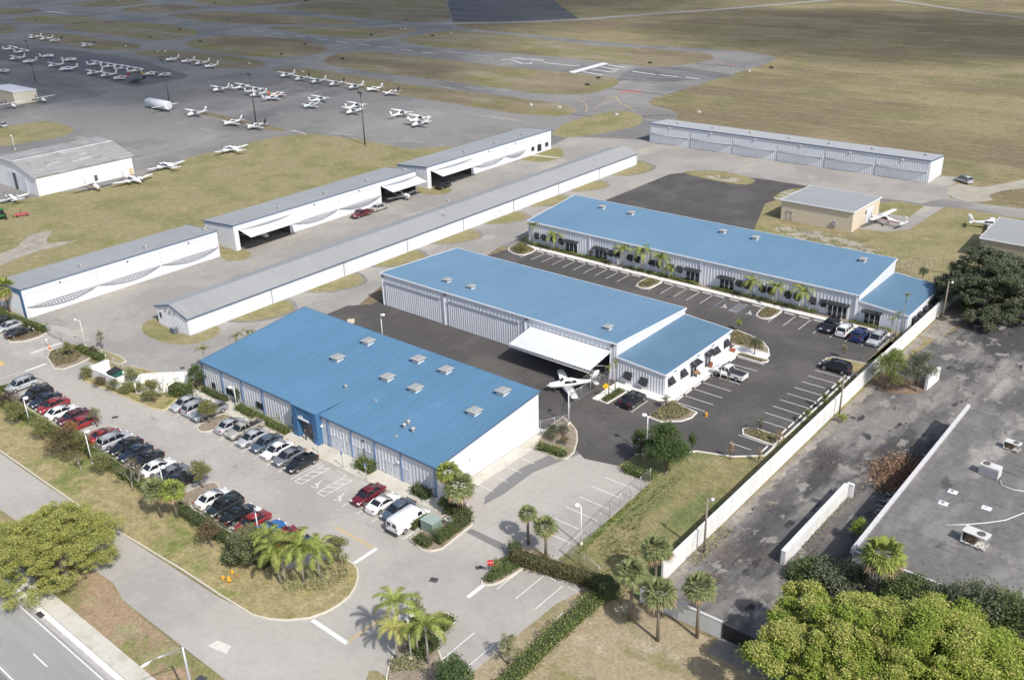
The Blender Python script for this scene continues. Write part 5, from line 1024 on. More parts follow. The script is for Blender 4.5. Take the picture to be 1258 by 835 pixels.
# hydrants and yellow pipe valves
HY = mat('hydrant_yellow', (.72, .36, .04), .5)
def hydrant(label, c, name='fire_hydrant', s=1.0, m=HY):
    t = thing(name, (c[0], c[1], c[2] if len(c) > 2 else .1), rnd.random()*3, label, 'hydrant'); MB().tube([(0, 0, 0), (0, 0, .08*s)], .2*s, 10).tube([(0, 0, .08*s), (0, 0, .55*s), (0, 0, .66*s), (0, 0, .74*s)], [.13*s, .13*s, .11*s, .03*s], 10).build('barrel', m, t)
    MB().tube([(-.25*s, 0, .42*s), (.25*s, 0, .42*s)], .07*s, 8).tube([(0, -.22*s, .35*s), (0, 0, .35*s)], .085*s, 8).build('outlet', m, t); return t
hydrant('yellow hydrant in the mulch bed in front of the annex corner', P(867.5, 511.5))
hydrant('tallest of the yellow backflow pipes on the dry grass by the drive', P(282, 716), 'backflow_pipe', 1.3); hydrant('yellow pipe left of the backflow group on the dry grass', P(274.5, 713), 'backflow_pipe'); hydrant('rear yellow pipe of the backflow group on the dry grass', P(286, 706), 'backflow_pipe'); hydrant('brownish small pipe right of the backflow group', P(291.5, 710), 'backflow_pipe', .8, mat('hydrant_brown', (.4, .2, .05), .6))
# traffic barrel and cone at left gate
t = thing('traffic_cone', P(61.5, 429)[:2], 0, 'orange traffic cone on the faded stop line at left', 'cone'); MB().tube([(0, 0, 0), (0, 0, .9)], [.28, .05], 10).build('cone', mat('cone_orange', (.85, .16, .04), .5), t); MB().tube([(0, 0, .45), (0, 0, .62)], [.19, .14], 10).box(-.35, .35, -.35, .35, 0, .05).build('collar', PW, t)
t = thing('post', P(59, 425.5)[:2], 0, 'short grey post with a white top beside the orange cone', 'post'); MB().tube([(0, 0, 0), (0, 0, 1.1)], .1, 8).build('post_body', GALV, t); MB().tube([(0, 0, 1.1), (0, 0, 1.35)], [.2, .16], 8).build('post_cap', PW, t)
# dumpster enclosures
def encl(label, pts, h, dx=None):
    return wall('enclosure', label, pts, h, .2, cat='enclosure')
e1 = [P(*q)[:2] for q in ((108.5, 463.5), (133, 452), (133, 452))][:2]
a_ = P(110, 463.5, 0); 
encl('left wall of the white dumpster enclosure on the planted island', [(-137.7, 59.4), (-137.7, 62.7)], 1.7); 
encl('front wall of the white dumpster enclosure behind the olive shrubs', [(-137.5, 59.4), (-130.5, 59.8), (-130.4, 61.2)], 1.7)
sheet('concrete_pad', [(-137.7, 59.5), (-130.5, 59.9), (-130.3, 63.6), (-137.6, 63.4)], CONC_NEW, .17)
dm = thing('dumpster', (-133.4, 61.3, .17), math.radians(0), 'dark green steel dumpster with a black lid inside the white enclosure', 'dumpster')
MB().loft([[(-.95, -.7, .1), (.95, -.7, .1), (.95, .6, .1), (-.95, .6, .1)], [(-1.0, -.85, 1.3), (1.0, -.85, 1.3), (1.0, .75, 1.55), (-1.0, .75, 1.55)]], 0, True, False).build('bin_body', mat('bin_green', (.02, .13, .09), .5), dm)
MB().add([(-1.0, -.87, 1.32), (1.0, -.87, 1.32), (1.0, .77, 1.58), (-1.0, .77, 1.58), (-1.0, -.87, 1.36), (1.0, -.87, 1.36), (1.0, .77, 1.64), (-1.0, .77, 1.64)], [(3, 2, 1, 0), (4, 5, 6, 7), (0, 1, 5, 4), (1, 2, 6, 5), (2, 3, 7, 6), (3, 0, 4, 7)]).build('lid', mat('bin_lid', (.03, .03, .035), .6), dm)
MB().box(-1.12, -1.0, -.3, .3, .7, .95).box(1.0, 1.12, -.3, .3, .7, .95).build('lift_pocket', FRAME, dm)
encl('second white enclosure with inner partition walls right of the olive trees', [(-126.3, 60.6), (-128.8, 63.0), (-123.8, 67.8), (-120.5, 65.9)], 1.7)
encl('inner partition of the second white enclosure', [(-126.2, 65.3), (-124.0, 63.4)], 1.6)
sheet('concrete_pad', [(-126.2, 60.7), (-128.6, 63.0), (-123.8, 67.6), (-120.6, 65.8)], CONC_NEW, .17)
tg = MB().box(-1, 1, -.25, .25, .1, .8).box(-.9, -.5, -.3, .3, .8, 1.05).build('pallet_stack', mat('rust', (.22, .11, .07), .8), loc=(-126.3, 63.0, .17)); tag(tg, 'rusty brown stack lying inside the second white enclosure', 'stack')
t = thing('mower_box', P(214.5, 409)[:2], 0, 'dark grey condenser unit against the strip hangar gable', 'air conditioner'); MB().box(-.55, .55, -.4, .4, 0, 1.0).build('case', mat('ac_dark', (.12, .14, .16), .6), t); MB().tube([(0, 0, 1.0), (0, 0, 1.06)], .35, 12).build('fan_grille', VENT, t)
# ground transformer and AC in the planted bed
t = thing('transformer_box', (-67.3, 63.2, .15), 0, 'green transformer cabinet in the hedge bed beside the white van', 'cabinet'); MB().box(-.8, 1.1, -.7, .9, 0, 1.35).build('case', mat('transformer_green', (.20, .27, .22), .6), t); MB().box(-.85, 1.15, -.75, .95, 1.35, 1.42).build('lid', mat('transformer_lid', (.30, .37, .33), .5), t)
def ac_unit(label, c, s=1.0, rz=0, m=None, ruined=False, name='air_conditioner'):
    t = thing(name, c, rz, label, 'air conditioner'); m = m or mat('ac_case', (.60, .60, .58), .5, noise=[(2, .06)])
    if ruined:
        b = MB().box(-1.0*s, 1.0*s, -.55*s, .55*s, .1, .2).box(-1.0*s, -.2*s, .4*s, .5*s, .2, 1.1*s).box(-1.0*s, 1.0*s, -.55*s, .55*s, 1.1*s, 1.2*s).box(-1.0*s, -.92*s, -.5*s, .5*s, .2, 1.1*s).box(.2*s, 1.0*s, .45*s, .5*s, .2, 1.1*s); b.build('case', m, t)
        g_ = MB(); r_ = random.Random(4)
        for k in range(30): a = Vector((r_.uniform(-.3, 1.2)*s, r_.uniform(-.7, .5)*s, r_.uniform(.1, .9)*s)); g_.tube([a, a+Vector((r_.uniform(-.5, .5), r_.uniform(-.5, .5), r_.uniform(-.3, .3)))], .03, 4)
        g_.box(-.7*s, .1*s, -.4*s, .3*s, .2, .9*s); g_.build('torn_parts', mat('rust_parts', (.16, .11, .07), .8), t)
    else: MB().box(-.9*s, .9*s, -.5*s, .5*s, .08, 1.1*s).build('case', m, t); MB().box(-.9*s, .9*s, -.51*s, -.505*s, .2, .9*s).build('grille', VENT, t)
    MB().tube([(.4*s if ruined else -.4*s, 0, 1.1*s+(.1 if ruined else 0)), (.4*s if ruined else -.4*s, 0, 1.2*s+(.1 if ruined else 0))], .32*s, 12).build('fan_grille', mat('fan_dark', (.12, .11, .10), .6), t); return t
ac_unit('grey air conditioner behind the green transformer cabinet', (-66.0, 65.2, .15), .7)
for (u, v, l, r_, s) in ((1197, 668, 'torn open air conditioner with spilled parts nearest on the flat roof', True, 1.25), (1215.5, 583, 'intact white air conditioner in the middle of the flat roof', False, 1.2), (1243, 552, 'broken air conditioner with dark debris near the right edge of the flat roof', True, .9)):
    p = P(u, v, 3.88); ac_unit(l, (p[0], p[1], 3.88), s, math.radians(-6), ruined=r_)
for i, (u, v) in enumerate(((1170.5, 604), (1159, 618), (1212, 624))):
    p = P(u, v, 3.88); t = thing('roof_hatch', (p[0], p[1], 3.88), 0, ['small round vent in a white flashing, left of the middle air conditioner', 'small round vent in a white flashing, lowest of the pair', 'small pale flashing patch right of the two round vents'][i], 'roof vent'); MB().box(-.5, .5, -.4, .4, 0, .04).build('flashing', TRIM_W, t); MB().tube([(0, 0, .04), (0, 0, .3)], .13 if i < 2 else .06, 8).build('pipe', VENT, t)
def cable(label, pts, z): c = [P(u, v, z) for u, v in pts]; o0 = c[0]; tag(MB().tube([(p[0]-o0[0], p[1]-o0[1], .05) for p in c], .05, 5).build('cable', TRIM_W, loc=o0), label, 'cable')
cable('white conduit curving across the flat roof above the torn air conditioner', [(1161, 645), (1185, 644.5), (1210, 642.5), (1235, 639), (1258, 630), (1275, 618)], 3.9)
cable('white conduit running right from the middle air conditioner', [(1229, 590), (1230, 596), (1245, 602), (1258, 603.5), (1280, 602)], 3.9)
# fuel tank
tk = thing('fuel_tank', (-327.0, 188.0, 0), 0, 'large white horizontal fuel tank beside a tall dark mast', 'tank'); MB().tube([(-6.6, 0, 1.9), (-6.3, 0, 1.9), (6.3, 0, 1.9), (6.6, 0, 1.9)], [1.2, 1.7, 1.7, 1.2], 18).build('tank_shell', W_WHITE, tk)
MB().box(-5, -4.4, -1.2, 1.2, 0, .8).box(4.4, 5, -1.2, 1.2, 0, .8).build('saddle', DARKP, tk); MB().tube([(6.9, -1, 0), (6.9, -1, 2.2)], .08, 5).tube([(-6.9, 1, 0), (-6.9, 1, 3.2)], .1, 5).box(-7.2, -6.8, -1.2, 1.2, 1.0, 3.0).build('frame', PW, tk)
# airfield edge signs and boxes
BOXD = mat('box_dark', (.05, .045, .045), .8); BOXW = mat('box_white', (.5, .5, .46), .6)
SG = ((44, 26, 0), (185, 46.5, 0), (221, 37.5, 0), (246.5, 52, 0), (346, 67.5, 0), (374.5, 56, 0), (421, 73.5, 0), (499, 25.5, 0), (456, 44, 0), (531.5, 45, 0), (721.5, 105.5, 0), (735, 97, 0), (798.5, 78.5, 0), (947.5, 84.5, 0), (280, 25.5, 0), (264, 5, 0), (135, 5.5, 0), (181, 15.5, 0), (20.5, 10, 1), (102, 6, 1), (145, 1, 1), (154.5, 57, 1), (203, 63.5, 1), (306.5, 78.5, 1), (554, 40.5, 1), (372, 88.5, 1), (492, 36, 1), (497.5, 36, 1), (687, 132, 1), (652, 129, 1), (858, 138, 1), (757, 141, 1), (194, 63.5, 1), (920, 87.5, 1))
rk = {}
for kk in (0, 1):
    L2 = sorted([q for q in SG if q[2] == kk]); rk.update({q: (j, len(L2)) for j, q in enumerate(L2)})
for i, (u, v, l) in enumerate(SG):
    p = P(u, v); t = thing('airfield_sign' if l == 0 else 'equipment_box', p[:2], rnd.uniform(-.5, .5), (('low dark taxiway sign panel in the grass, ' if l == 0 else 'low pale equipment box in the airfield grass, ')+nth(*rk[(u, v, l)])+' counted from the left'), 'sign' if l == 0 else 'box', 'dark taxiway sign panels' if l == 0 else 'pale airfield equipment boxes')
    if l == 0: MB().box(-.9, .9, -.12, .12, .2, .85).build('sign_panel', BOXD, t); MB().box(-.7, -.62, -.05, .05, 0, .2).box(.62, .7, -.05, .05, 0, .2).build('leg', BOXD, t)
    else: MB().box(-.6, .6, -.45, .45, .06, .45).build('case', BOXW, t); MB().box(-.7, .7, -.55, .55, 0, .06).build('plinth', CONC_NEW, t)
# ================================================================== vehicles
TYRE = mat('tyre', (.025, .025, .026), .85); RIM = mat('rim', (.42, .43, .44), .35, metal=.7); CGL = mat('car_glass', (.018, .022, .028), .06, spec=.7); HL = mat('headlight', (.75, .76, .78), .15); TL = mat('taillight', (.35, .02, .02), .3); PLASTIC = mat('car_plastic', (.035, .035, .038), .6)
def wheel(parent, x, y, r=.33, w=.22):
    o = MB().tube([(0, -w/2, 0), (0, -w/2+.03, 0), (0, w/2-.03, 0), (0, w/2, 0)], [r-.04, r, r, r-.04], 16).build('wheel', TYRE, parent, (x, y, r)); s = 1 if y > 0 else -1
    MB().tube([(0, s*(w/2-.02), 0), (0, s*(w/2+.012), 0)], r*.62, 12).build('rim', RIM, o)
def body_loft(mb, st, half, zb=.22, m=0):
    """st: (x, half width factor, shoulder z, top z)"""
    secs = []
    for (x, wf, zs, zt) in st:
        w = half*wf; secs.append([(x, -w*.93, zb), (x, -w, zb+.14), (x, -w, zs-.12), (x, -w*.95, zs), (x, -w*.72, zt), (x, w*.72, zt), (x, w*.95, zs), (x, w, zs-.12), (x, w, zb+.14), (x, w*.93, zb)])
    mb.loft(secs, m, True, True)
def greenhouse(parent, xa, xb, xc, xd, half, z0, z1, paint, wtop=.76, pillars=()):
    w0, w1 = half*.90, half*wtop
    g_ = MB(); secs = []
    def sec(x, z, w): return (x, -w, z), (x, w, z)
    nst = 5
    a0, a1 = sec(xa, z0, w0*.92); b0, b1 = sec(xb, z1-.03, w1); c0, c1 = sec(xc, z1-.05, w1); d0, d1 = sec(xd, z0, w0*.90); e0, e1 = sec((xa*.55+xb*.45), z0-.02, w0); f0, f1 = sec((xd*.6+xc*.4), z0-.02, w0)
    g_.add([a0, a1, b0, b1, c0, c1, d0, d1, e0, e1, f0, f1], [(0, 1, 3, 2), (2, 3, 5, 4), (4, 5, 7, 6), (8, 0, 2), (1, 9, 3), (8, 2, 4, 10), (3, 9, 11, 5), (10, 4, 6), (5, 11, 7)], 0)
    gl = g_.build('window_glass', CGL, parent)
    r = MB(); r.loft([[(xb-.12, -w1*.96, z1-.075), (xb-.12, w1*.96, z1-.075), (xb-.12, w1*.7, z1-.06), (xb-.12, -w1*.7, z1-.06)], [(xb+.2, -w1*1.02, z1-.045), (xb+.2, w1*1.02, z1-.045), (xb+.2, w1*.75, z1+.01), (xb+.2, -w1*.75, z1+.01)], [((xb+xc)/2, -w1*1.03, z1-.03), ((xb+xc)/2, w1*1.03, z1-.03), ((xb+xc)/2, w1*.75, z1+.035), ((xb+xc)/2, -w1*.75, z1+.035)], [(xc-.1, -w1*1.02, z1-.06), (xc-.1, w1*1.02, z1-.06), (xc-.1, w1*.75, z1+.005), (xc-.1, -w1*.75, z1+.005)], [(xc+.1, -w1*.97, z1-.09), (xc+.1, w1*.97, z1-.09), (xc+.1, w1*.7, z1-.06), (xc+.1, -w1*.7, z1-.06)]], 0, True, True)
    for s in (-1, 1):
        for (xt, xo, ww) in ((xb, xa, .05), (xc, xd, .09)): r.tube([(xo, s*w0*.93, z0), (xt, s*w1*1.0, z1-.04)], ww*.75, 4, 0)
        for xp in pillars: r.tube([(xp, s*w0*1.0, z0), (xp+.03, s*w1*1.02, z1-.04)], .045, 4, 0)
    r.build('roof', paint, parent)
def car_lights(t, L, half, z=.62, ztail=.8, hood=True):
    for s in (-1, 1):
        MB().loft([[(L/2-.22, s*half*.93, z-.05), (L/2-.22, s*half*.93, z+.08), (L/2-.05, s*half*.55, z-.05), (L/2-.05, s*half*.55, z+.06)][i:i+1]*1+[] for i in range(0)]) if False else None
        MB().cbox((L/2-.09, s*half*.70, z), (.16, half*.42, .13)).build('headlight', HL, t); MB().cbox((-L/2+.05, s*half*.74, ztail), (.1, half*.38, .15)).build('taillight', TL, t)
        MB().cbox((L*.14, s*(half+.09), .98), (.12, .18, .12)).build('mirror', PLASTIC, t)
    MB().cbox((L/2-.02, 0, .48), (.06, half*1.0, .16)).build('grille', PLASTIC, t); MB().cbox((-L/2+.02, 0, .62), (.03, .5, .13)).build('number_plate', PW, t)
def paint(n_, c, r=.25): return mat('paint_'+n_, c, r, coat=.6, spec=.5)
PAINT = {'silver': paint('silver', (.40, .41, .43)), 'white': paint('car_white', (.78, .78, .77)), 'black': paint('car_black', (.014, .014, .016)), 'navy': paint('navy', (.018, .026, .045)), 'grey': paint('car_grey', (.16, .17, .19)), 'slate': paint('slate', (.075, .105, .14)), 'red': paint('car_red', (.26, .025, .03)), 'maroon': paint('maroon', (.13, .014, .022)), 'blue': paint('car_blue', (.03, .13, .38)), 'indigo': paint('indigo', (.025, .035, .13)), 'tan': paint('tan', (.36, .34, .30)), 'darkgreen': paint('dark_green', (.02, .028, .027)), 'wine': paint('wine', (.10, .02, .03)), 'steel': paint('steel', (.24, .26, .29))}
def make_vehicle(kind, col):
    c = PAINT[col]; t = thing('x', (0, 0, 0)); b = MB()
    if kind == 'sedan':
        L, H = 4.55, .88; t.name = 'parked_car'; t['category'] = 'car'
        body_loft(b, [(-L/2, .78, .72, .80), (-L/2+.12, .93, .84, .94), (-L/2+.75, 1, .90, .98), (-.9, 1, .90, .97), (.6, 1, .87, .94), (1.15, 1, .84, .90), (L/2-.45, .97, .72, .78), (L/2-.1, .86, .60, .66), (L/2, .7, .5, .56)], H)
        b.build('body', c, t); greenhouse(t, 1.25, .45, -1.0, -1.75, H, .90, 1.42, c, pillars=(-.2,)); car_lights(t, L, H, .62, .80); wx = (1.38, -1.32); r = .33
    elif kind == 'coupe':
        L, H = 4.5, .90; t.name = 'parked_car'; t['category'] = 'car'
        body_loft(b, [(-L/2, .78, .74, .82), (-L/2+.12, .95, .86, .95), (-L/2+.75, 1, .90, .97), (-.8, 1, .88, .94), (.5, .98, .84, .90), (1.1, 1, .80, .86), (L/2-.45, .98, .68, .74), (L/2-.1, .86, .56, .62), (L/2, .7, .48, .54)], H)
        b.build('body', c, t); greenhouse(t, 1.0, .2, -.75, -1.65, H, .87, 1.30, c, pillars=(-.75,)); car_lights(t, L, H, .58, .80); wx = (1.38, -1.30); r = .34
    elif kind == 'suv':
        L, H = 4.6, .93; t.name = 'parked_suv'; t['category'] = 'suv'
        body_loft(b, [(-L/2, .86, .92, .98), (-L/2+.1, .96, 1.00, 1.06), (-L/2+.75, 1, 1.02, 1.08), (-.9, 1, 1.02, 1.08), (.6, 1, 1.0, 1.05), (1.25, 1, .96, 1.02), (L/2-.35, .97, .86, .92), (L/2-.08, .88, .72, .78), (L/2, .76, .58, .64)], H, .28)
        b.build('body', c, t); greenhouse(t, 1.3, .65, -1.85, -2.2, H, 1.02, 1.66, c, .80, pillars=(-.15, -1.15)); car_lights(t, L, H, .75, .98); wx = (1.42, -1.38); r = .37
        MB().box(-1.7, .4, -.66, -.62, 1.69, 1.74).box(-1.7, .4, .62, .66, 1.69, 1.74).build('roof_rail', PLASTIC, t)
    elif kind == 'pickup':
        L, H = 5.3, .96; t.name = 'parked_pickup'; t['category'] = 'pickup truck'
        body_loft(b, [(-.35, 1, 1.05, 1.1), (.9, 1, 1.05, 1.1), (1.6, 1, 1.02, 1.08), (L/2-.3, .97, .95, 1.0), (L/2-.06, .9, .8, .86), (L/2, .8, .62, .68)], H, .36)
        b.box(-L/2, -.35, -H, -H+.09, .4, 1.08).box(-L/2, -.35, H-.09, H, .4, 1.08).box(-L/2, -L/2+.08, -H+.09, H-.09, .4, 1.06).box(-.43, -.35, -H+.09, H-.09, .4, 1.08)
        b.build('body', c, t); MB().box(-L/2+.08, -.43, -H+.09, H-.09, .5, .62 if col != 'white' else 1.04).build('load_bed', PLASTIC, t); greenhouse(t, 1.45, .85, -.15, -.45, H, 1.06, 1.72, c, .80, pillars=(.3,)); car_lights(t, L, H, .82, .9); wx = (1.65, -1.65); r = .40
    else:
        L, H = 5.4, 1.0; t.name = 'parked_van'; t['category'] = 'van'
        secs = []
        for (x, wf, zt) in ((-L/2, .92, 1.98), (-L/2+.12, .98, 2.06), (-1.0, 1, 2.08), (.9, 1, 2.06), (1.15, .99, 2.0), (1.7, .97, 1.35), (2.35, .94, 1.12), (L/2-.05, .86, .95), (L/2, .8, .8)):
            w = H*wf; zs = zt-.3 if zt > 1.4 else zt-.12; secs.append([(x, -w*.95, .35), (x, -w, .5), (x, -w, zs*.7), (x, -w*(.93 if zt > 1.4 else .97), zs), (x, -w*.7, zt), (x, w*.7, zt), (x, w*(.93 if zt > 1.4 else .97), zs), (x, w, zs*.7), (x, w, .5), (x, w*.95, .35)])
        b.loft(secs, 0, True, True); b.build('body', c, t)
        MB().add([(1.23, -.72, 1.93), (1.23, .72, 1.93), (1.74, .78, 1.36), (1.74, -.78, 1.36)], [(0, 3, 2, 1)]).build('windscreen', CGL, t)
        for s in (-1, 1): MB().add([(.55, s*1.005, 1.25), (1.3, s*1.0, 1.25), (1.15, s*.97, 1.75), (.6, s*.965, 1.75)], [(0, 1, 2, 3) if s < 0 else (3, 2, 1, 0)]).build('side_window', CGL, t); MB().box(-L/2-.02, -L/2+.02, s*.45-.3, s*.45+.3, 1.25, 1.7).build('rear_window', CGL, t)
        car_lights(t, L, H, .85, 1.0); wx = (1.75, -1.55); r = .38; MB().box(-L/2-.15, -L/2+.05, -.95, .95, .38, .58).build('bumper', PLASTIC, t)
    for x in wx:
        for s in (-1, 1): wheel(t, x, s*(H-.09), r)
    for x in wx:      # dark wheel arches
        for s in (-1, 1): pass
    bpy.context.view_layer.update() if False else None
    return t
protos = {}
def vehicle(kind, col, x, y, rz, label, group=None, s=1.0):
    k = (kind, col)
    if k not in protos: protos[k] = make_vehicle(kind, col); t = protos[k]
    else: t = copy_tree(protos[k])
    place(t, (x, y, .022), rz, s*1.01, label); 
    if group: t['group'] = group
    elif 'group' in t: del t['group']
    return t
OUT, IN = -PI/2, PI/2          # nose towards the drive side (-Y) / towards the building (+Y)
GA = 'vehicles parked in the bays along the near warehouse'
for (x, kd, cl, d, l, yy) in ((-116.9, 'sedan', 'silver', OUT, 'silver car at the left end of the row along the warehouse', 63.0), (-114.3, 'suv', 'silver', IN, 'silver wagon parked nose in, second from the left along the warehouse', 63.3), (-111.8, 'pickup', 'steel', OUT, 'blue grey pickup half hidden by the olive tree in the island', 63.5),
    (-106.0, 'sedan', 'silver', IN, 'silver sedan parked nose in beside the planted island', 63.2), (-103.4, 'pickup', 'tan', OUT, 'pale tan pickup with an empty dark load bed', 63.6), (-100.7, 'sedan', 'silver', OUT, 'silver sedan right of the tan pickup', 62.9), (-98.0, 'sedan', 'slate', OUT, 'dark blue grey sedan between the silver and the white sedan', 63.2), (-95.35, 'sedan', 'white', OUT, 'white sedan with a dark sunroof in front of the entrance hedge', 63.0), (-92.8, 'sedan', 'grey', OUT, 'mid grey sedan left of the black sedan by the entrance', 62.9), (-90.2, 'sedan', 'black', OUT, 'black sedan beside the first hatched bay at the entrance', 62.9),
    (-77.8, 'sedan', 'maroon', OUT, 'dark maroon sedan right of the empty disabled bays', 63.2), (-75.1, 'coupe', 'white', IN, 'white coupe parked nose in right of the maroon sedan', 63.1), (-72.55, 'sedan', 'slate', OUT, 'dark slate sedan squeezed between white coupe and white van', 63.2), (-69.95, 'van', 'white', IN, 'white panel van with dark rear windows beside the hedge bed', 62.4)):
    vehicle(kd, cl, x, yy, d, l, GA)
GB = 'vehicles parked in the bays along the front hedge'
for (x, kd, cl, d, l, yy) in ((-142.6, 'suv', 'silver', OUT, 'silver car at the far left end of the front hedge row', 50.9), (-137.5, 'suv', 'black', OUT, 'black suv behind the leftmost white lamp of the hedge row', 50.8), (-134.8, 'sedan', 'navy', OUT, 'dark navy sedan left of the red sedans', 50.8), (-132.2, 'sedan', 'red', OUT, 'red sedan left of the white sedan in the hedge row', 50.7), (-129.2, 'sedan', 'white', IN, 'white sedan between two red cars in the left hedge row', 50.4), (-126.4, 'sedan', 'wine', OUT, 'wine coloured sedan right of the white sedan in the left hedge row', 50.8), (-123.6, 'sedan', 'red', OUT, 'red car beside the small island, half behind orange leaves', 50.4),
    (-117.9, 'coupe', 'red', IN, 'red coupe right of the small island with the thin tree', 50.7), (-115.3, 'suv', 'silver', OUT+PI, 'silver suv between red coupe and black sedan', 50.9), (-112.6, 'sedan', 'black', OUT, 'black sedan right of the silver suv', 51.0), (-110.0, 'sedan', 'navy', OUT, 'dark navy sedan second of the three dark cars behind the bare tree', 50.9), (-107.3, 'sedan', 'black', OUT, 'black sedan third of the dark cars left of the white sedan', 50.9), (-104.4, 'sedan', 'white', IN, 'bright white sedan behind the fan palms', 50.7), (-101.6, 'sedan', 'grey', OUT, 'dark grey sedan right of the bright white sedan', 50.9), (-99.0, 'suv', 'black', IN, 'black suv in the shade of the olive tree by the island', 50.6),
    (-92.4, 'sedan', 'white', IN, 'white sedan right of the second small island', 51.0), (-89.7, 'suv', 'darkgreen', OUT, 'very dark green suv right of the white sedan', 50.8), (-87.1, 'sedan', 'black', IN, 'black sedan left of the red car with the white cover', 50.9), (-84.4, 'sedan', 'red', OUT, 'red sedan seen behind the white lamp head', 50.9), (-81.7, 'coupe', 'blue', IN, 'bright blue coupe with black bonnet stripes', 51.0), (-79.0, 'sedan', 'red', OUT, 'red sedan behind the feather palms', 51.0), (-76.3, 'sedan', 'navy', OUT, 'dark sedan at the right end of the hedge row by the olive bush', 50.9)):
    vehicle(kd, cl, x, yy, d, l, GB)
GC = 'cars parked in the upper left bays'
for (u, v, kd, cl, l) in ((4, 397, 'sedan', 'black', 'black car at the left edge below the hedge'), (13, 404.5, 'sedan', 'silver', 'silver car between two black cars at the left edge'), (24, 412, 'sedan', 'black', 'black car beside the kerbed bed at upper left')):
    p = P(u, v); vehicle(kd, cl, p[0], p[1], PI/2 if cl == 'black' else -PI/2, l, GC)
GD = 'cars in front of the far office annex'
for (x, kd, cl, d, l) in ((-53.6, 'suv', 'black', OUT, 'black car left of the white hatchback at the far annex'), (-50.95, 'suv', 'white', IN, 'white hatchback with a dark sunroof at the far annex'), (-48.3, 'suv', 'indigo', IN, 'deep blue suv between white hatchback and silver suv'), (-45.65, 'suv', 'silver', OUT, 'silver suv at the right end by the small palms')):
    vehicle(kd, cl, x, 143.9 if x < -50 else 143.4, d, l, GD)
vehicle('suv', 'black', -47.0, 129.2+.0, PI, 'black suv alone beside the empty bays along the white wall').location = (-46.8, 130.0-.0, .022)
vehicle('suv', 'black', -65.4, 102.9, PI/2, 'black hatchback alone in front of the ribbed annex side')
vehicle('pickup', 'white', -58.6, 118.7, PI-.03, 'white pickup with a black bed cover and its door open at the annex')
tk_ = [o for o in COL.objects if o.get('label', '').startswith('white pickup with a black')][0]
MB().cbox((0, -.45, .95), (.06, .9, 1.0)).build('open_door', PAINT['white'], tk_, (.75, .95, 0), PI+.35)
vehicle('suv', 'silver', *P(1183.5, 224)[:2], 2.6, 'silver suv alone on the sandy verge beyond the row hangar')
for (u, v, kd, cl, rz, l) in ((444, 266, 'pickup', 'maroon', PI/2+PI, 'dark red pickup on the lane by the left row doors'), (466, 258, 'sedan', 'tan', PI/2, 'tan sedan in front of the dark red pickup'), (545, 231, 'suv', 'black', PI/2, 'black suv at the mouth of the far raised door'), (3, 156, 'suv', 'silver', PI, 'silver car at the left edge by the apron grass')):
    p = P(u, v); vehicle(kd, cl, p[0], p[1], rz, l)
# person at the pickup and the entrance
SKIN = mat('skin', (.45, .28, .20), .6)
def person(label, loc, rz, shirt, trousers, stoop=0.0, arms=((.28, .1, .95), (-.28, .12, 1.0))):
    verts = [(0, 0, .95), (0, .02*1, 1.2), (0, .05*stoop, 1.42), (0, .06*stoop, 1.52), (.19, .04*stoop, 1.40), (-.19, .04*stoop, 1.40), (.25, .03, 1.15), (arms[0]), (-.25, .03, 1.15), (arms[1]), (.1, 0, .88), (.12, .05, .48), (.12, -.02, .08), (-.1, 0, .88), (-.12, -.06, .48), (-.13, -.08, .08), (.12, .14, .04), (-.13, .08, .04), (0, .06*stoop+.01, 1.64)]
    rad = [.15, .14, .15, .06, .08, .08, .05, .035, .05, .035, .10, .065, .045, .10, .065, .045, .035, .035, .10]
    ed = [(0, 1), (1, 2), (2, 3), (2, 4), (2, 5), (4, 6), (6, 7), (5, 8), (8, 9), (0, 10), (10, 11), (11, 12), (0, 13), (13, 14), (14, 15), (12, 16), (15, 17), (3, 18)]
    me = bpy.data.meshes.new('person'); me.from_pydata(verts, ed, []); o = bpy.data.objects.new('person', me); COL.objects.link(o)
    sk = o.modifiers.new('s', 'SKIN'); 
    if not me.skin_vertices: bpy.context.view_layer.objects.active = o
    lay = me.skin_vertices[0].data if len(me.skin_vertices) else None
    if lay is None:
        import bmesh
        bm = bmesh.new(); bm.from_mesh(me); bm.verts.layers.skin.verify(); bm.to_mesh(me); bm.free(); lay = me.skin_vertices[0].data
    for i, r in enumerate(rad): lay[i].radius = (r, r); lay[i].use_root = i == 0
    o.modifiers.new('sub', 'SUBSURF').levels = 1; o.modifiers['sub'].render_levels = 1
    m = bpy.data.materials.new('clothed'); m.use_nodes = True; n = m.node_tree; tc = n.nodes.new('ShaderNodeTexCoord'); sp = n.nodes.new('ShaderNodeSeparateXYZ'); rp = n.nodes.new('ShaderNodeValToRGB'); n.links.new(tc.outputs['Object'], sp.inputs[0]); mr = n.nodes.new('ShaderNodeMath'); mr.operation = 'DIVIDE'; mr.inputs[1].default_value = 1.8; n.links.new(sp.outputs['Z'], mr.inputs[0]); n.links.new(mr.outputs[0], rp.inputs[0]); rp.color_ramp.interpolation = 'CONSTANT'
    e = rp.color_ramp.elements; e[0].color = (.03, .03, .03, 1); e[1].position = .06; e[1].color = (*trousers, 1); x = e.new(.53); x.color = (*shirt, 1); x = e.new(.825); x.color = (.45, .28, .20, 1)
    n.links.new(rp.outputs[0], n.nodes['Principled BSDF'].inputs['Base Color']); me.materials.append(m)
    o.location = loc; o.rotation_euler = (0, 0, rz); tag(o, label, 'person')
    MB().tube([(0, .055*stoop, 1.66), (0, .05*stoop-.01, 1.74), (0, .05*stoop, 1.785)], [.115, .10, .03], 10).build('hair', mat('hair', (.03, .02, .015), .8), o)
    return o
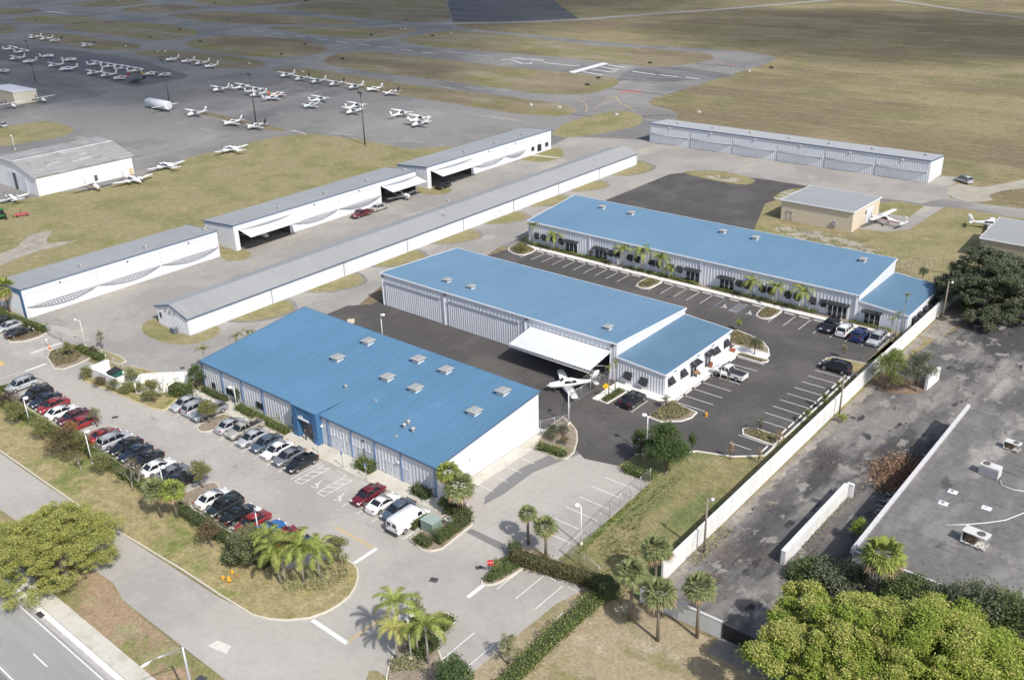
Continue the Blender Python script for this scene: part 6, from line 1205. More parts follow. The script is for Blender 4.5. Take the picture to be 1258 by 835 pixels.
person('person in dark clothes standing at the open door of the white pickup', (-58.0, 117.3, .03), 0.3, (.03, .03, .035), (.25, .22, .17), .6)
person('person in dark clothes at the blue framed warehouse entrance', (P(376.5, 541)[0], P(376.5, 541)[1], .13), 2.6, (.05, .05, .06), (.06, .06, .07), .6)
# benches / planters by the annex
t = thing('bench', (-62.4, 115.9, .14), PI/2, 'small brown bench between the two annex doors', 'bench'); MB().box(-.6, .6, -.22, .22, .4, .46).build('seat', mat('wood', (.30, .18, .10), .7), t); MB().box(-.6, .6, .18, .24, .5, .85).build('backrest', MATS['wood'], t)
for s in (-.5, .5): MB().box(s-.04, s+.04, -.2, .2, 0, .4).build('leg', FRAME, t)
t = thing('planter', (-62.2, 119.6, .14), 0, 'brown flower pot beside the upper annex door', 'planter'); MB().tube([(0, 0, 0), (0, 0, .5)], [.22, .32], 10).build('pot', mat('terracotta', (.35, .12, .07), .7), t); MB().tube([(0, 0, .5), (0, 0, .8), (0, 0, .95)], [.3, .35, .1], 8).build('plant', mat('plant_red', (.25, .08, .05), .8), t)
t = thing('planter', (-62.2, 126.6, .14), 0, 'brown box planter at the far corner of the annex', 'planter'); MB().box(-.35, .35, -.25, .25, 0, .5).build('pot', MATS['terracotta'], t)
# golf cart behind the near roof
t = thing('golf_cart', P(431, 394, 1.9)[:2], 2.4, 'cream topped golf cart behind the near blue roof', 'golf cart'); MB().box(-1.1, 1.1, -.55, .55, .35, .75).box(-.5, .1, -.5, .5, .75, .95).build('body', PAINT['tan'], t); MB().box(-1.0, .9, -.6, .6, 1.8, 1.88).build('canopy', mat('cream', (.62, .52, .38), .6), t); m = MB()
for (x, y) in ((-.9, -.5), (-.9, .5), (.8, -.5), (.8, .5)): m.tube([(x, y, .7), (x, y, 1.8)], .025, 5)
m.build('canopy_frame', FRAME, t)
for (x, y) in ((-.75, -.5), (-.75, .5), (.75, -.5), (.75, .5)): wheel(t, x, y, .23, .18)
# tractor with mower at left
p = P(3, 269); t = thing('tractor', p[:2], PI*.88, 'green tractor with yellow wheels at the left edge', 'tractor'); MB().box(-.2, 1.9, -.45, .45, .9, 1.5).box(-1.2, -.2, -.6, .6, .9, 1.3).build('bonnet', mat('tractor_green', (.03, .16, .05), .4), t); MB().box(-1.2, .1, -.7, .7, 1.3, 2.5).build('cab', CGL, t); MB().box(-1.3, .2, -.8, .8, 2.5, 2.62).build('roof', MATS['tractor_green'], t)
for (x, y, r_) in ((-1.0, -.85, .78), (-1.0, .85, .78), (1.4, -.7, .45), (1.4, .7, .45)):
    o = MB().tube([(0, -.2, 0), (0, .2, 0)], r_, 18).build('wheel', TYRE, t, (x, y, r_)); MB().tube([(0, -.22, 0), (0, .22, 0)], r_*.5, 12).build('rim', mat('tractor_yellow', (.75, .6, .03), .4), o)
p = P(27, 264.5); t = thing('mower_deck', p[:2], PI*.88, 'red flat mower deck trailing behind the green tractor', 'mower'); MB().box(-1.2, 1.0, -1.6, 1.6, .25, .45).build('deck', mat('mower_red', (.42, .10, .09), .6, noise=[(2, .3)]), t); MB().tube([(1.0, 0, .5), (3.6, 0, .7)], .07, 6).build('tow_bar', FRAME, t)
for (x, y) in ((-1.5, -1.1), (-1.5, 1.1), (-1.0, 2.0)): wheel(t, x, y, .3, .2)
# ================================================================== aeroplanes
AW_ = mat('plane_white', (.80, .80, .79), .35, coat=.3); PROPM = mat('propeller', (.06, .06, .06), .4)
STR = {'redtail': mat('stripe_red', (.42, .04, .04), .4), 'white': None, 'red': mat('stripe_red', (.42, .04, .04), .4), 'blue': mat('stripe_blue', (.05, .13, .32), .4), 'teal': mat('stripe_teal', (.06, .28, .25), .4), 'orange': mat('stripe_orange', (.75, .18, .03), .4), 'dark': mat('stripe_dark', (.05, .055, .07), .4), 'yellow': mat('stripe_yellow', (.62, .45, .10), .4), 'cream': mat('stripe_cream', (.66, .62, .50), .4)}
def airfoil(mb, root, tip, cr, ct, th_, sweep=0, axis='y', n=8, m=0):
    """lifting surface from root point to tip point"""
    def sec(p, c, t, vert):
        out = []
        for k in range(n):
            a = 2*PI*k/n; x = .5*c*math.cos(a); z = .5*t*math.sin(a)*(1.0 if math.cos(a) > -.2 else .5)
            out.append((p[0]+x, p[1]+(z if vert else 0), p[2]+(0 if vert else z)))
        return out
    v = axis == 'z'; mid = tuple((root[i]*.08+tip[i]*.92) for i in range(3)); cm = cr*.08+ct*.92
    mb.loft([sec(root, cr, cr*th_, v), sec(mid, cm, cm*th_, v), sec(tip, ct*.6, ct*th_*.4, v)], m, True, True)
def make_plane(kind, trim='white', body='white'):
    t = thing('aeroplane', (0, 0, 0)); t['category'] = 'aeroplane'
    bm_ = AW_ if body == 'white' else STR[body]; sm_ = STR[trim] or bm_
    f = MB(); zf = 1.15
    if kind == 'high': st = [(3.15, .20, .22, 0), (3.0, .42, .40, 0), (2.2, .52, .50, .03), (1.6, .55, .62, .12), (.9, .58, .74, .22), (-.3, .56, .72, .22), (-1.2, .46, .52, .12), (-2.6, .28, .30, .05), (-4.4, .10, .16, .1), (-4.8, .03, .08, .12)]
    elif kind == 'low': st = [(3.1, .18, .20, 0), (2.95, .40, .38, 0), (2.1, .50, .46, .0), (1.4, .56, .52, .05), (.7, .58, .70, .16), (-.4, .57, .70, .16), (-1.3, .46, .48, .06), (-2.4, .30, .30, .02), (-3.9, .10, .14, .06), (-4.2, .03, .07, .08)]
    else: st = [(4.3, .06, .08, -.1), (3.9, .28, .28, -.06), (2.8, .50, .46, 0), (1.8, .62, .60, .06), (1.0, .66, .74, .14), (-.8, .64, .72, .14), (-2.0, .50, .52, .06), (-3.4, .30, .32, .03), (-5.0, .10, .16, .1), (-5.3, .03, .06, .12)]
    secs = [[(x, w*math.cos(a), zf+dz+h*math.sin(a)) for a in np.linspace(0, 2*PI, 13)[:-1]] for x, w, h, dz in st]
    f.loft(secs, 0, True, True); f.build('fuselage', bm_, t)
    if STR[trim] is not None:
        s = MB(); 
        for sg in (-1, 1): s.loft([[(x, sg*(w+.012), zf+dz-.05), (x, sg*(w+.012), zf+dz+.12), (x, sg*(w*.9), zf+dz+.12), (x, sg*(w*.9), zf+dz-.05)] for x, w, h, dz in st[1:-1]], 0, True, False)
        s.build('stripe', sm_, t)
    w = MB(); c = MB()
    if kind == 'high':
        zw = 2.12
        for sg in (-1, 1): airfoil(w, (.6, sg*0, zw), (.55, sg*5.4, zw+.12), 1.6, 1.1, .11)
        w.build('wing', bm_, t)
        for sg in (-1, 1): MB().tube([(.6, sg*.5, .85), (.6, sg*2.6, zw)], [.05, .05], 6).build('wing_strut', bm_, t)
        for sg in (-1, 1): c.add([(-.9, sg*.55, 1.42), (1.05, sg*.585, 1.4), (.9, sg*.5, 1.98), (-.7, sg*.46, 1.98)], [(0, 1, 2, 3) if sg < 0 else (3, 2, 1, 0)])
        c.add([(1.65, -.42, 1.55), (1.65, .42, 1.55), (1.2, .46, 2.0), (1.2, -.46, 2.0)], [(0, 1, 2, 3)]); c.build('window_glass', CGL, t)
        xt = -4.2
    elif kind == 'low':
        for sg in (-1, 1): airfoil(w, (.35, sg*.3, .82), (.25, sg*4.8, 1.15), 1.65, 1.05, .12)
        w.build('wing', bm_, t)
        for sg in (-1, 1): c.add([(-1.1, sg*.56, zf+.26), (.85, sg*.60, zf+.24), (.7, sg*.47, zf+.64), (-.9, sg*.44, zf+.62)], [(0, 1, 2, 3) if sg < 0 else (3, 2, 1, 0)])
        c.add([(1.5, -.40, zf+.48), (1.5, .40, zf+.48), (.85, .42, zf+.86), (.85, -.42, zf+.86)], [(0, 1, 2, 3)]); c.build('window_glass', CGL, t); xt = -3.75
    else:
        for sg in (-1, 1):
            airfoil(w, (.4, sg*.4, .95), (.2, sg*6.0, 1.3), 1.9, 1.0, .12)
        w.build('wing', bm_, t)
        for sg in (-1, 1): n = MB().loft([[(x, sg*1.9+r*math.cos(a), 1.12+r*.9*math.sin(a)) for a in np.linspace(0, 2*PI, 9)[:-1]] for x, r in ((2.2, .12), (2.05, .3), (1.2, .38), (0, .34), (-.9, .12))]).build('engine_nacelle', bm_, t); MB().box(2.2, 2.26, sg*1.9-.06, sg*1.9+.06, .2, 2.05).build('propeller', PROPM, n)
        for sg in (-1, 1): c.add([(-1.4, sg*.652, 1.35), (1.3, sg*.665, 1.35), (1.1, sg*.56, 1.72), (-1.2, sg*.55, 1.72)], [(0, 1, 2, 3) if sg < 0 else (3, 2, 1, 0)])
        c.add([(2.0, -.42, 1.5), (2.0, .42, 1.5), (1.4, .5, 1.88), (1.4, -.5, 1.88)], [(0, 1, 2, 3)]); c.build('window_glass', CGL, t); xt = -4.7
    h = MB()
    for sg in (-1, 1): airfoil(h, (xt, 0, zf+.18), (xt-.1, sg*1.75, zf+.2), 1.0, .65, .09)
    h.build('tailplane', bm_, t); v = MB(); airfoil(v, (xt+.15, 0, zf+.1), (xt-.55, 0, zf+1.65), 1.25, .7, .1, axis='z'); v.build('tail_fin', sm_ if trim in ('dark', 'yellow', 'orange', 'redtail') else bm_, t)
    if kind != 'twin':
        xn = st[0][0]; o = MB().tube([(xn, 0, zf), (xn+.3, 0, zf)], [.16, .02], 8).build('spinner', sm_ if trim in ('red', 'blue') else bm_, t); MB().cbox((xn+.1, 0, zf), (.05, .13, 1.9)).build('propeller', PROPM, t)
    g_ = MB(); xm = -.25 if kind == 'high' else -.1; xn = 2.2 if kind != 'twin' else 3.2; yg = 1.25 if kind == 'high' else (1.6 if kind == 'low' else 1.9)
    for sg in (-1, 1): g_.tube([(xm, sg*(.4 if kind == 'high' else yg), .9), (xm, sg*yg, .25)], .05, 5)
    g_.tube([(xn, 0, .8), (xn, 0, .2)], .045, 5); g_.build('landing_gear', GALV, t)
    for (x, y) in ((xm, -yg), (xm, yg), (xn, 0)): MB().tube([(0, -.07, 0), (0, .07, 0)], .19, 10).build('wheel', TYRE, t, (x, y, .19))
    return t
pprot = {}
def plane(kind, trim, u, v, hd, label, body='white', s=1.0, dz=0.0, zc=1.0):
    """u, v image point of the middle of the fuselage; hd heading in degrees in world"""
    k = (kind, trim, body)
    if k not in pprot: t = pprot[k] = make_plane(kind, trim, body)
    else: t = copy_tree(pprot[k])
    p = P(u, v, zc) if not isinstance(u, str) else (0, 0); place(t, (p[0], p[1], .03+dz), math.radians(hd), s, label); t['group'] = 'light aeroplanes parked on the airfield'; return t
R_ = -90; L_ = 90
for (k, tr, u, v, hd, l) in (
 ('high', 'white', 352, 92.6, R_, 'white high wing aeroplane, first at the left end of the row of seven'), ('high', 'dark', 370, 96.8, R_, 'high wing aeroplane with a dark nose, second in the row of seven'), ('high', 'blue', 390, 100.2, R_, 'high wing aeroplane with a blue stripe, third in the row of seven'), ('high', 'dark', 412.5, 103.2, R_, 'high wing aeroplane, fourth in the row of seven on the grass edge'), ('high', 'blue', 436, 107, R_, 'high wing aeroplane, fifth in the row of seven on the grass edge'), ('low', 'white', 459, 109.5, R_-10, 'white low wing aeroplane with a tall tail, sixth in the row of seven'), ('low', 'dark', 480.5, 114, R_, 'low wing aeroplane at the right end of the row of seven'),
 ('high', 'white', 270, 110, R_, 'white high wing aeroplane standing alone left of the middle cluster'), ('high', 'white', 297, 107.5, L_, 'white high wing aeroplane with tail left, first of the middle cluster'), ('high', 'white', 313, 111.5, L_, 'white high wing aeroplane behind the mast in the middle cluster'), ('high', 'white', 316, 116.3, R_, 'white high wing aeroplane, nearest of the middle cluster'), ('low', 'orange', 341, 116.2, R_+180, 'low wing aeroplane with an orange tail right of the middle cluster'), ('low', 'blue', 334, 120.5, L_, 'low wing aeroplane with blue trim below the orange tailed one'),
 ('high', 'white', 392, 122.8, L_, 'white high wing aeroplane above the teal striped one'), ('low', 'teal', 382, 129.6, R_, 'cream and teal low wing aeroplane in the middle of the apron'), ('high', 'white', 437, 131, L_, 'white high wing aeroplane behind another beside the tall mast'), ('high', 'white', 434, 137, R_, 'white high wing aeroplane in front of another beside the tall mast'), ('high', 'white', 492, 140.5, L_, 'white high wing aeroplane left of the rightmost apron cluster'), ('high', 'white', 514, 147, L_, 'white high wing aeroplane at the back of the rightmost apron cluster'), ('high', 'white', 515, 152, R_, 'white high wing aeroplane at the front of the rightmost apron cluster'),
 ('high', 'white', 240, 139.6, R_, 'white high wing aeroplane right of the large horizontal tank'), ('low', 'white', 285, 150.5, R_, 'white low wing aeroplane left of the mast at the grass strip'), ('low', 'dark', 314, 155, R_, 'white low wing aeroplane with a dark nose at the grass strip below the mast'),
 ('twin', 'white', 285, 183.5, 180, 'white twin engine aeroplane alone at the field edge'), ('twin', 'blue', 205, 204, 180, 'white twin engine aeroplane with a blue tail at the field corner'), ('twin', 'white', 163, 220.5, 0, 'white twin engine aeroplane beside the old hangar far door'), ('high', 'red', 114.5, 229, 0, 'high wing aeroplane with a red nose beside the old white hangar'), ('low', 'white', 14, 243.5, 180, 'white low wing aeroplane at the left edge in front of the old hangar'),
 ('high', 'dark', 51, 123, 0, 'grey high wing aeroplane right of the small cream shed'), ('high', 'dark', 14, 130, 0, 'dark high wing aeroplane in the shade of the small cream shed'),
 ('low', 'white', 211, 73, R_, 'white aeroplane, first of four on the grass tip behind the left mast'), ('low', 'white', 230, 75.2, R_, 'white aeroplane, second of four on the grass tip'), ('high', 'white', 247, 77.8, R_, 'white high wing aeroplane, third of four on the grass tip'), ('low', 'white', 259, 81.2, R_, 'white aeroplane, last of four on the grass tip'),
 ('high', 'white', 42, 45.8, R_, 'first aeroplane in the far row of three on grass'), ('high', 'white', 56, 47.8, R_, 'second aeroplane in the far row of three on grass'), ('low', 'dark', 68, 50, R_, 'dark tailed third aeroplane in the far row of three on grass'), ('high', 'dark', 107, 56.2, R_, 'white aeroplane with a dark tail alone on the far grass edge'),
 ('high', 'white', 14.5, 60, L_, 'white aeroplane, topmost at the far left of the dark apron'), ('high', 'white', 28.5, 63.6, L_, 'white high wing aeroplane beside the small far mast'), ('high', 'white', 20, 72, R_, 'white high wing aeroplane, tail right, on the dark apron'), ('low', 'white', 35.5, 75.6, R_, 'white low wing aeroplane behind the top of the left mast'), ('low', 'white', 59, 69, L_, 'white low wing aeroplane with its tail left alone on dark asphalt'), ('low', 'white', 86.5, 73.5, L_, 'white low wing aeroplane with its tail left, further right on dark asphalt'), ('high', 'white', 67, 80.6, R_, 'large high wing aeroplane above a twin on the dark apron'), ('twin', 'white', 83, 84.6, R_, 'twin engine aeroplane in the middle of the dark apron'), ('low', 'dark', 4, 87.5, L_, 'white aeroplane with a dark canopy at the left edge'),
 ('high', 'white', 118.5, 78.8, L_, 'white aeroplane at the top of the crowded left cluster'), ('high', 'white', 135.5, 81.6, L_, 'white high wing aeroplane second in the crowded left cluster'), ('high', 'blue', 152, 84, L_, 'aeroplane with blue trim at the top of the crowded left cluster'), ('high', 'cream', 168, 87, L_, 'cream striped aeroplane behind the red tailed one'), ('high', 'white', 115, 90, R_, 'white high wing aeroplane, lower left of the crowded cluster'), ('high', 'white', 132, 92.5, R_, 'white high wing aeroplane beside the red tailed one'), ('low', 'redtail', 148, 95.8, R_, 'aeroplane with a red tail in the crowded left cluster'), ('low', 'dark', 167.5, 99.3, R_, 'dark coloured aeroplane at the front of the crowded cluster'), ('low', 'yellow', 185.5, 90.8, L_, 'cream aeroplane with a yellow tail right of the crowded cluster'), ('low', 'dark', 202.5, 92, L_, 'white aeroplane with a dark canopy at the right end behind the left mast'),
 ('high', 'white', 202, 133.5, 0, 'pale aeroplane half hidden behind the horizontal tank'),
 ('high', 'red', 1087, 270.5, 172, 'white aeroplane with red stripes on the pad of the beige shed'), ('low', 'white', 1216, 275.5, 12, 'white aeroplane partly behind the grey roofed hangar at the right edge'),
):
    plane(k, tr, u, v, hd, l, 'dark' if l.startswith('dark coloured') else 'white', .98)
p = plane('low', 'white', 704, 474, -130, 'white low wing aeroplane under the raised door of the middle hangar'); p.location = (-75.2, 100.7, .03); p.scale = (1.0, 1.0, 1.0); del p['group']
for (x, y, hd, tr, l) in ((-172.5, 117.5, 0, 'white', 'aeroplane in the shade inside the nearest raised door of the left row'), (-168.6, 157.0, 0, 'dark', 'white aeroplane halfway out of a raised door of the left row')):
    p = plane('low' if tr == 'dark' else 'high', tr, 500, 240, hd, l); p.location = (x, y, .06); del p['group']
# ================================================================== vegetation
def leafmat(name, c, isl=.45, tr=.25): return mat(name, c, .65, spec=.25, island=isl, trans=tr)
LF = {'lime': leafmat('leaf_lime', (.30, .375, .070), .40, .38), 'lime2': leafmat('leaf_yellowgreen', (.48, .47, .15), .32, .35), 'olive': leafmat('leaf_olive', (.25, .26, .10), .4, .3), 'olive2': leafmat('leaf_olive_bright', (.38, .40, .12), .4, .35), 'oak': leafmat('leaf_oak', (.155, .178, .108), .55), 'green': leafmat('leaf_green', (.090, .138, .045), .5), 'hedge': leafmat('leaf_hedge', (.175, .22, .055), .45), 'hedged': leafmat('leaf_hedge_dark', (.105, .14, .048), .5), 'brown': leafmat('leaf_brownish', (.17, .135, .065), .5), 'grey': leafmat('leaf_greygreen', (.13, .15, .085), .4), 'orange': leafmat('leaf_orange', (.34, .17, .06), .5), 'yellow': leafmat('leaf_yellow', (.42, .34, .03), .35), 'palm': leafmat('leaf_palm', (.225, .25, .11), .5), 'palmy': leafmat('leaf_palm_bright', (.26, .30, .075), .5), 'dry': leafmat('leaf_dry', (.33, .23, .14), .5, .1), 'tuft': leafmat('leaf_tuft', (.24, .22, .11), .6), 'purple': leafmat('leaf_purple', (.11, .07, .07), .5), 'spark': leafmat('leaf_pale', (.24, .25, .12), .4)}
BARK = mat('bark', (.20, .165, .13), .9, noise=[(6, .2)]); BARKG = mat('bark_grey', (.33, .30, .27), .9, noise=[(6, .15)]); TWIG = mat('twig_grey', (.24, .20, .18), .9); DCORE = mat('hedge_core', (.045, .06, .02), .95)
def leaf_mesh(name, pts, size, m, rs, flat_=.35, aspect=.6):
    """one small four-cornered leaf clump face per point"""
    n = len(pts); pts = np.asarray(pts, float)
    nr = rs.normal(size=(n, 3))*.62; nr[:, 2] = np.abs(nr[:, 2])+.9; nr /= np.linalg.norm(nr, axis=1)[:, None]
    b = rs.normal(size=(n, 3)); b -= (b*nr).sum(1)[:, None]*nr; b /= np.linalg.norm(b, axis=1)[:, None]+1e-9; a = np.cross(b, nr)
    s = size*(.6+.8*rs.random(n))[:, None]
    A, B = a*s*.5, b*s*.5*aspect; c = np.cross(a, b)*s*.12
    v = np.stack([pts-A, pts-B*1.0+c, pts+A, pts+B+c], 1).reshape(-1, 3)
    me = bpy.data.meshes.new(name); me.vertices.add(4*n); me.vertices.foreach_set('co', v.ravel()); me.loops.add(4*n); me.loops.foreach_set('vertex_index', np.arange(4*n, dtype=np.int32))
    me.polygons.add(n); me.polygons.foreach_set('loop_start', np.arange(0, 4*n, 4, dtype=np.int32)); 
    try: me.polygons.foreach_set('loop_total', np.full(n, 4, dtype=np.int32))
    except Exception: pass
    me.update(); me.validate(); me.materials.append(m); return me
def blob_pts(blobs, n, rs, shell=.55, ns=.2):
    vol = np.array([b[3]*b[4]*b[5] for b in blobs])**(2/3)
    pick = rs.choice(len(blobs), n, p=vol/vol.sum())
    B = np.array(blobs)[pick]
    d = rs.normal(size=(n, 3))
    d /= np.linalg.norm(d, axis=1)[:, None]
    depth = shell + (1 - shell) * rs.random(n)**.6
    wobble = 1 + ns * rs.normal(size=n)
    r = depth * wobble
    return B[:, :3] + d * B[:, 3:6] * r[:, None]
def mobj(name, me, parent=None, loc=None):
    o = bpy.data.objects.new(name, me); COL.objects.link(o)
    if parent is not None: o.parent = parent
    if loc is not None: o.location = loc
    return o
def limbs(mb, top, z0, blobs, r0, rs, k=7):
    mb.tube([(0, 0, 0), (0.05, 0, z0*.5), (0, .05, z0)], [r0*1.25, r0, r0*.85], 8)
    for i in range(min(k, len(blobs))):
        b = blobs[i]; mid = (b[0]*.45+rs.uniform(-.2, .2), b[1]*.45+rs.uniform(-.2, .2), z0+(b[2]-z0)*.55); mb.tube([(0, 0, z0*.9), mid, (b[0], b[1], b[2])], [r0*.55, r0*.35, r0*.1], 5)
        for j in range(2): q = (b[0]+rs.uniform(-.6, .6)*b[3], b[1]+rs.uniform(-.6, .6)*b[4], b[2]+rs.uniform(0, .5)*b[5]); mb.tube([mid, q], [r0*.2, r0*.05], 4)
def tree(label, base, h, w, leaf, n, size, seed=1, kind='tree', trunk_h=.35, r0=None, spread=1.0, bark=None, clumps=14, sparse=False, group=None, cat=None, dome=True, mix=None):
    rs = np.random.default_rng(seed); t = thing({'tree': 'tree', 'bush': 'shrub'}[kind], base, rs.uniform(0, 6.28), label, cat or kind.replace('bush', 'shrub'), group); R = w/2; z0 = h*trunk_h; hc = h-z0; blobs = []
    for i in range(clumps):
        a = 2*PI*i*.618; q = ((i+.5)/clumps)**.5; rr = R*q*.72*spread; zz = z0+hc*(.30+.45*(1-q**2)*(1 if dome else .3)+.16*rs.uniform(-1, 1)); br = R*(.30+.14*rs.random())*(1.25 if clumps < 9 else 1); blobs.append((rr*math.cos(a), rr*math.sin(a), zz, br, br, min(br*.75, hc*.34)))
    m = MB(); limbs(m, h, max(z0, .25), blobs, r0 or max(.06, h*.028), rs, 8); m.build('trunk', bark or BARK, t)
    mobj('crown', leaf_mesh('crown', blob_pts(blobs, n, rs, .35 if sparse else .5), size, LF[leaf], rs), t)
    if mix: mobj('crown_tips', leaf_mesh('crown_tips', blob_pts([(b[0], b[1], b[2]+b[5]*.2, b[3], b[4], b[5]) for b in blobs], int(n*mix[1]), rs, .85), size, LF[mix[0]], rs), t)
    return t
def tpx(label, base, top, wpx, leaf, dens=1.0, seed=1, **kw):
    """tree standing at an image ground point, as tall and wide as it measures there"""
    p = P(*base); h = max(.7, hgt(base, top)); w = max(.7, wpx*mpp(*base)); area = w*(w+h); size = min(0.28, max(0.10, 0.12 + 0.010 * w)); n = int(min(26000, dens*area*5.5/size**2*.55))
    return tree(label, p[:2], h, w, leaf, max(150, n), size, seed, **kw)
def bare_tree(label, base, top, wpx, seed=1, leaf='brown', n=700, m=None):
    p = P(*base); h = hgt(base, top); w = wpx*mpp(*base); rs = random.Random(seed); t = thing('tree', p[:2], 0, label, 'tree'); mb = MB(); tips = []
    def grow(a, d, L, r, k):
        b = a+d*L; mb.tube([a, b], [r, r*.65], 5 if k > 1 else 4)
        if k == 0: tips.append(b); return
        for i in range(3 if k > 1 else 4): nd = (d+Vector((rs.uniform(-1, 1), rs.uniform(-1, 1), rs.uniform(-.2, .8)))*.75).normalized(); grow(b, nd, L*rs.uniform(.62, .8), r*.55, k-1)
    grow(Vector((0, 0, 0)), Vector((0, 0, 1)), h*.34, .10, 4); mb.build('trunk', m or BARKG, t)
    r2 = np.random.default_rng(seed); tp = np.array([tuple(x) for x in tips]); k = r2.integers(0, len(tp), n)
    mobj('crown', leaf_mesh('crown', tp[k]+r2.normal(size=(n, 3))*w*.07, .12, LF[leaf], r2), t); return t
def hedge(label, pts, w, h, leaf='hedge', dens=70, seed=3, kind='hedge', z=0.1, cat='hedge', group=None, size=.16):
    """clipped hedge along a line of world points"""
    rs = np.random.default_rng(seed); c = [np.array(p[:2], float) for p in pts]; o0 = c[0].copy(); t = thing(kind, (o0[0], o0[1], z), 0, label, cat, group); core = MB(); P_ = []
    for a, b in zip(c[:-1], c[1:]):
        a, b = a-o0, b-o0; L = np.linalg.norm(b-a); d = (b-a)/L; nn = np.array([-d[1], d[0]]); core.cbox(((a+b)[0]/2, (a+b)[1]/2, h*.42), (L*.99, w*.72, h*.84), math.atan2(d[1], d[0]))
        k = int(dens*L*(w+2*h)); s = rs.random(k)*(L+w*.3)-w*.15; q = rs.random(k)*(w+2*h)
        lump = 1+.14*np.sin(s*1.3+seed+a[0])+.10*np.sin(s*3.7+a[1])+.05*np.sin(s*9.1)
        x = np.where(q < h, -w/2*lump, np.where(q < h+w, (q-h-w/2)*lump, w/2*lump)); zz = np.where(q < h, q, np.where(q < h+w, h, 2*h+w-q))*lump
        P_.append(np.stack([a[0]+d[0]*s+nn[0]*x, a[1]+d[1]*s+nn[1]*x, zz], 1)+rs.normal(size=(k, 3))*.11)
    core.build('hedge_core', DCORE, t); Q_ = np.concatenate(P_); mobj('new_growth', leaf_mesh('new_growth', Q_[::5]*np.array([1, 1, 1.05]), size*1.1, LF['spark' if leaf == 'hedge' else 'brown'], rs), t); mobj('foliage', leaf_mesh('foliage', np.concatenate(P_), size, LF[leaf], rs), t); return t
def mound(label, poly, h, leaf, dens=60, seed=5, size=.22, z=.16, name='shrub_bed', cat='shrub', kind=None):
    if kind and leaf == 'olive': leaf = 'tuft'
    # low planting that fills an outline
    rs = np.random.default_rng(seed); pl = np.array(poly); lo, hi = pl.min(0), pl.max(0); c = pl.mean(0); k = int(1.5 * dens * (hi-lo).prod()); q = lo+rs.random((k, 2))*(hi-lo)
    ins = np.zeros(k, bool); j = len(pl)-1
    for i in range(len(pl)):
        xi, yi = pl[i]; xj, yj = pl[j]; cr = ((yi > q[:, 1]) != (yj > q[:, 1])) & (q[:, 0] < (xj-xi)*(q[:, 1]-yi)/(yj-yi+1e-12)+xi); ins ^= cr; j = i
    q = q[ins]; n = len(q); zz = rs.random(n)**.5*h*(.75+.3*np.sin(q[:, 0]*2.3)*np.sin(q[:, 1]*1.9))
    o = mobj(name, leaf_mesh(name, np.column_stack([q-c, zz]), size, LF[leaf], rs), None, (c[0], c[1], z)); return tag(o, label, cat, None, kind)
def fan_palm(label, base, top, wpx, seed=1, h=None, w=None, dry=True, bright=False, loc=None, group='fan palms'):
    p = loc or P(*base); H = h or hgt(base, top); W = w or wpx*mpp(*base); rs = random.Random(seed); t = thing('fan_palm', p[:2], rs.uniform(0, 6), label, 'palm tree', group); R = W/2; zc = max(H-R*.75, .5)
    MB().tube([(0, 0, 0), (.04, 0, zc*.5), (0, 0, zc)], [.2, .15, .17], 8).build('trunk', BARK, t); g_ = MB(); dr = MB(); lean = rs.uniform(-.1, .1)
    for i in range(54):
        u = (i+.5)/54; el = math.asin(max(-1, min(1, 1-1.45*u))); a = i*2.39996+rs.uniform(-.2, .2); L = R*rs.uniform(.50, .68); dv = Vector((math.cos(a)*math.cos(el), math.sin(a)*math.cos(el), math.sin(el))); hub = Vector((0, 0, zc))+dv*L*.85
        mb = dr if (dry and u > .86) else g_; sd_ = dv.cross(Vector((0, 0, 1))); sd_ = sd_.normalized() if sd_.length > .05 else Vector((1, 0, 0)); up = sd_.cross(dv)
        mb.add([tuple(Vector((0, 0, zc))-sd_*.02), tuple(Vector((0, 0, zc))+sd_*.02), tuple(hub)], [(0, 1, 2)])
        K = 11
        for k in range(K):
            b = (k/(K-1)-.5)*2.5; d2 = (dv*math.cos(b)+sd_*math.sin(b)).normalized(); Lb = R*.62*(1-.22*abs(b))*rs.uniform(.85, 1.1); tip = hub+d2*Lb+Vector((0, 0, -.30*Lb))+up*.02; mid = hub+d2*Lb*.55+Vector((0, 0, -.03*Lb)); wv = d2.cross(up).normalized()*Lb*.085
            mb.add([tuple(hub), tuple(mid-wv), tuple(tip), tuple(mid+wv)], [(0, 1, 2, 3)])
    g_.build('crown', LF['palmy' if bright else 'palm'], t)
    if dr.v: dr.build('dry_fronds', LF['dry'], t)
    return t
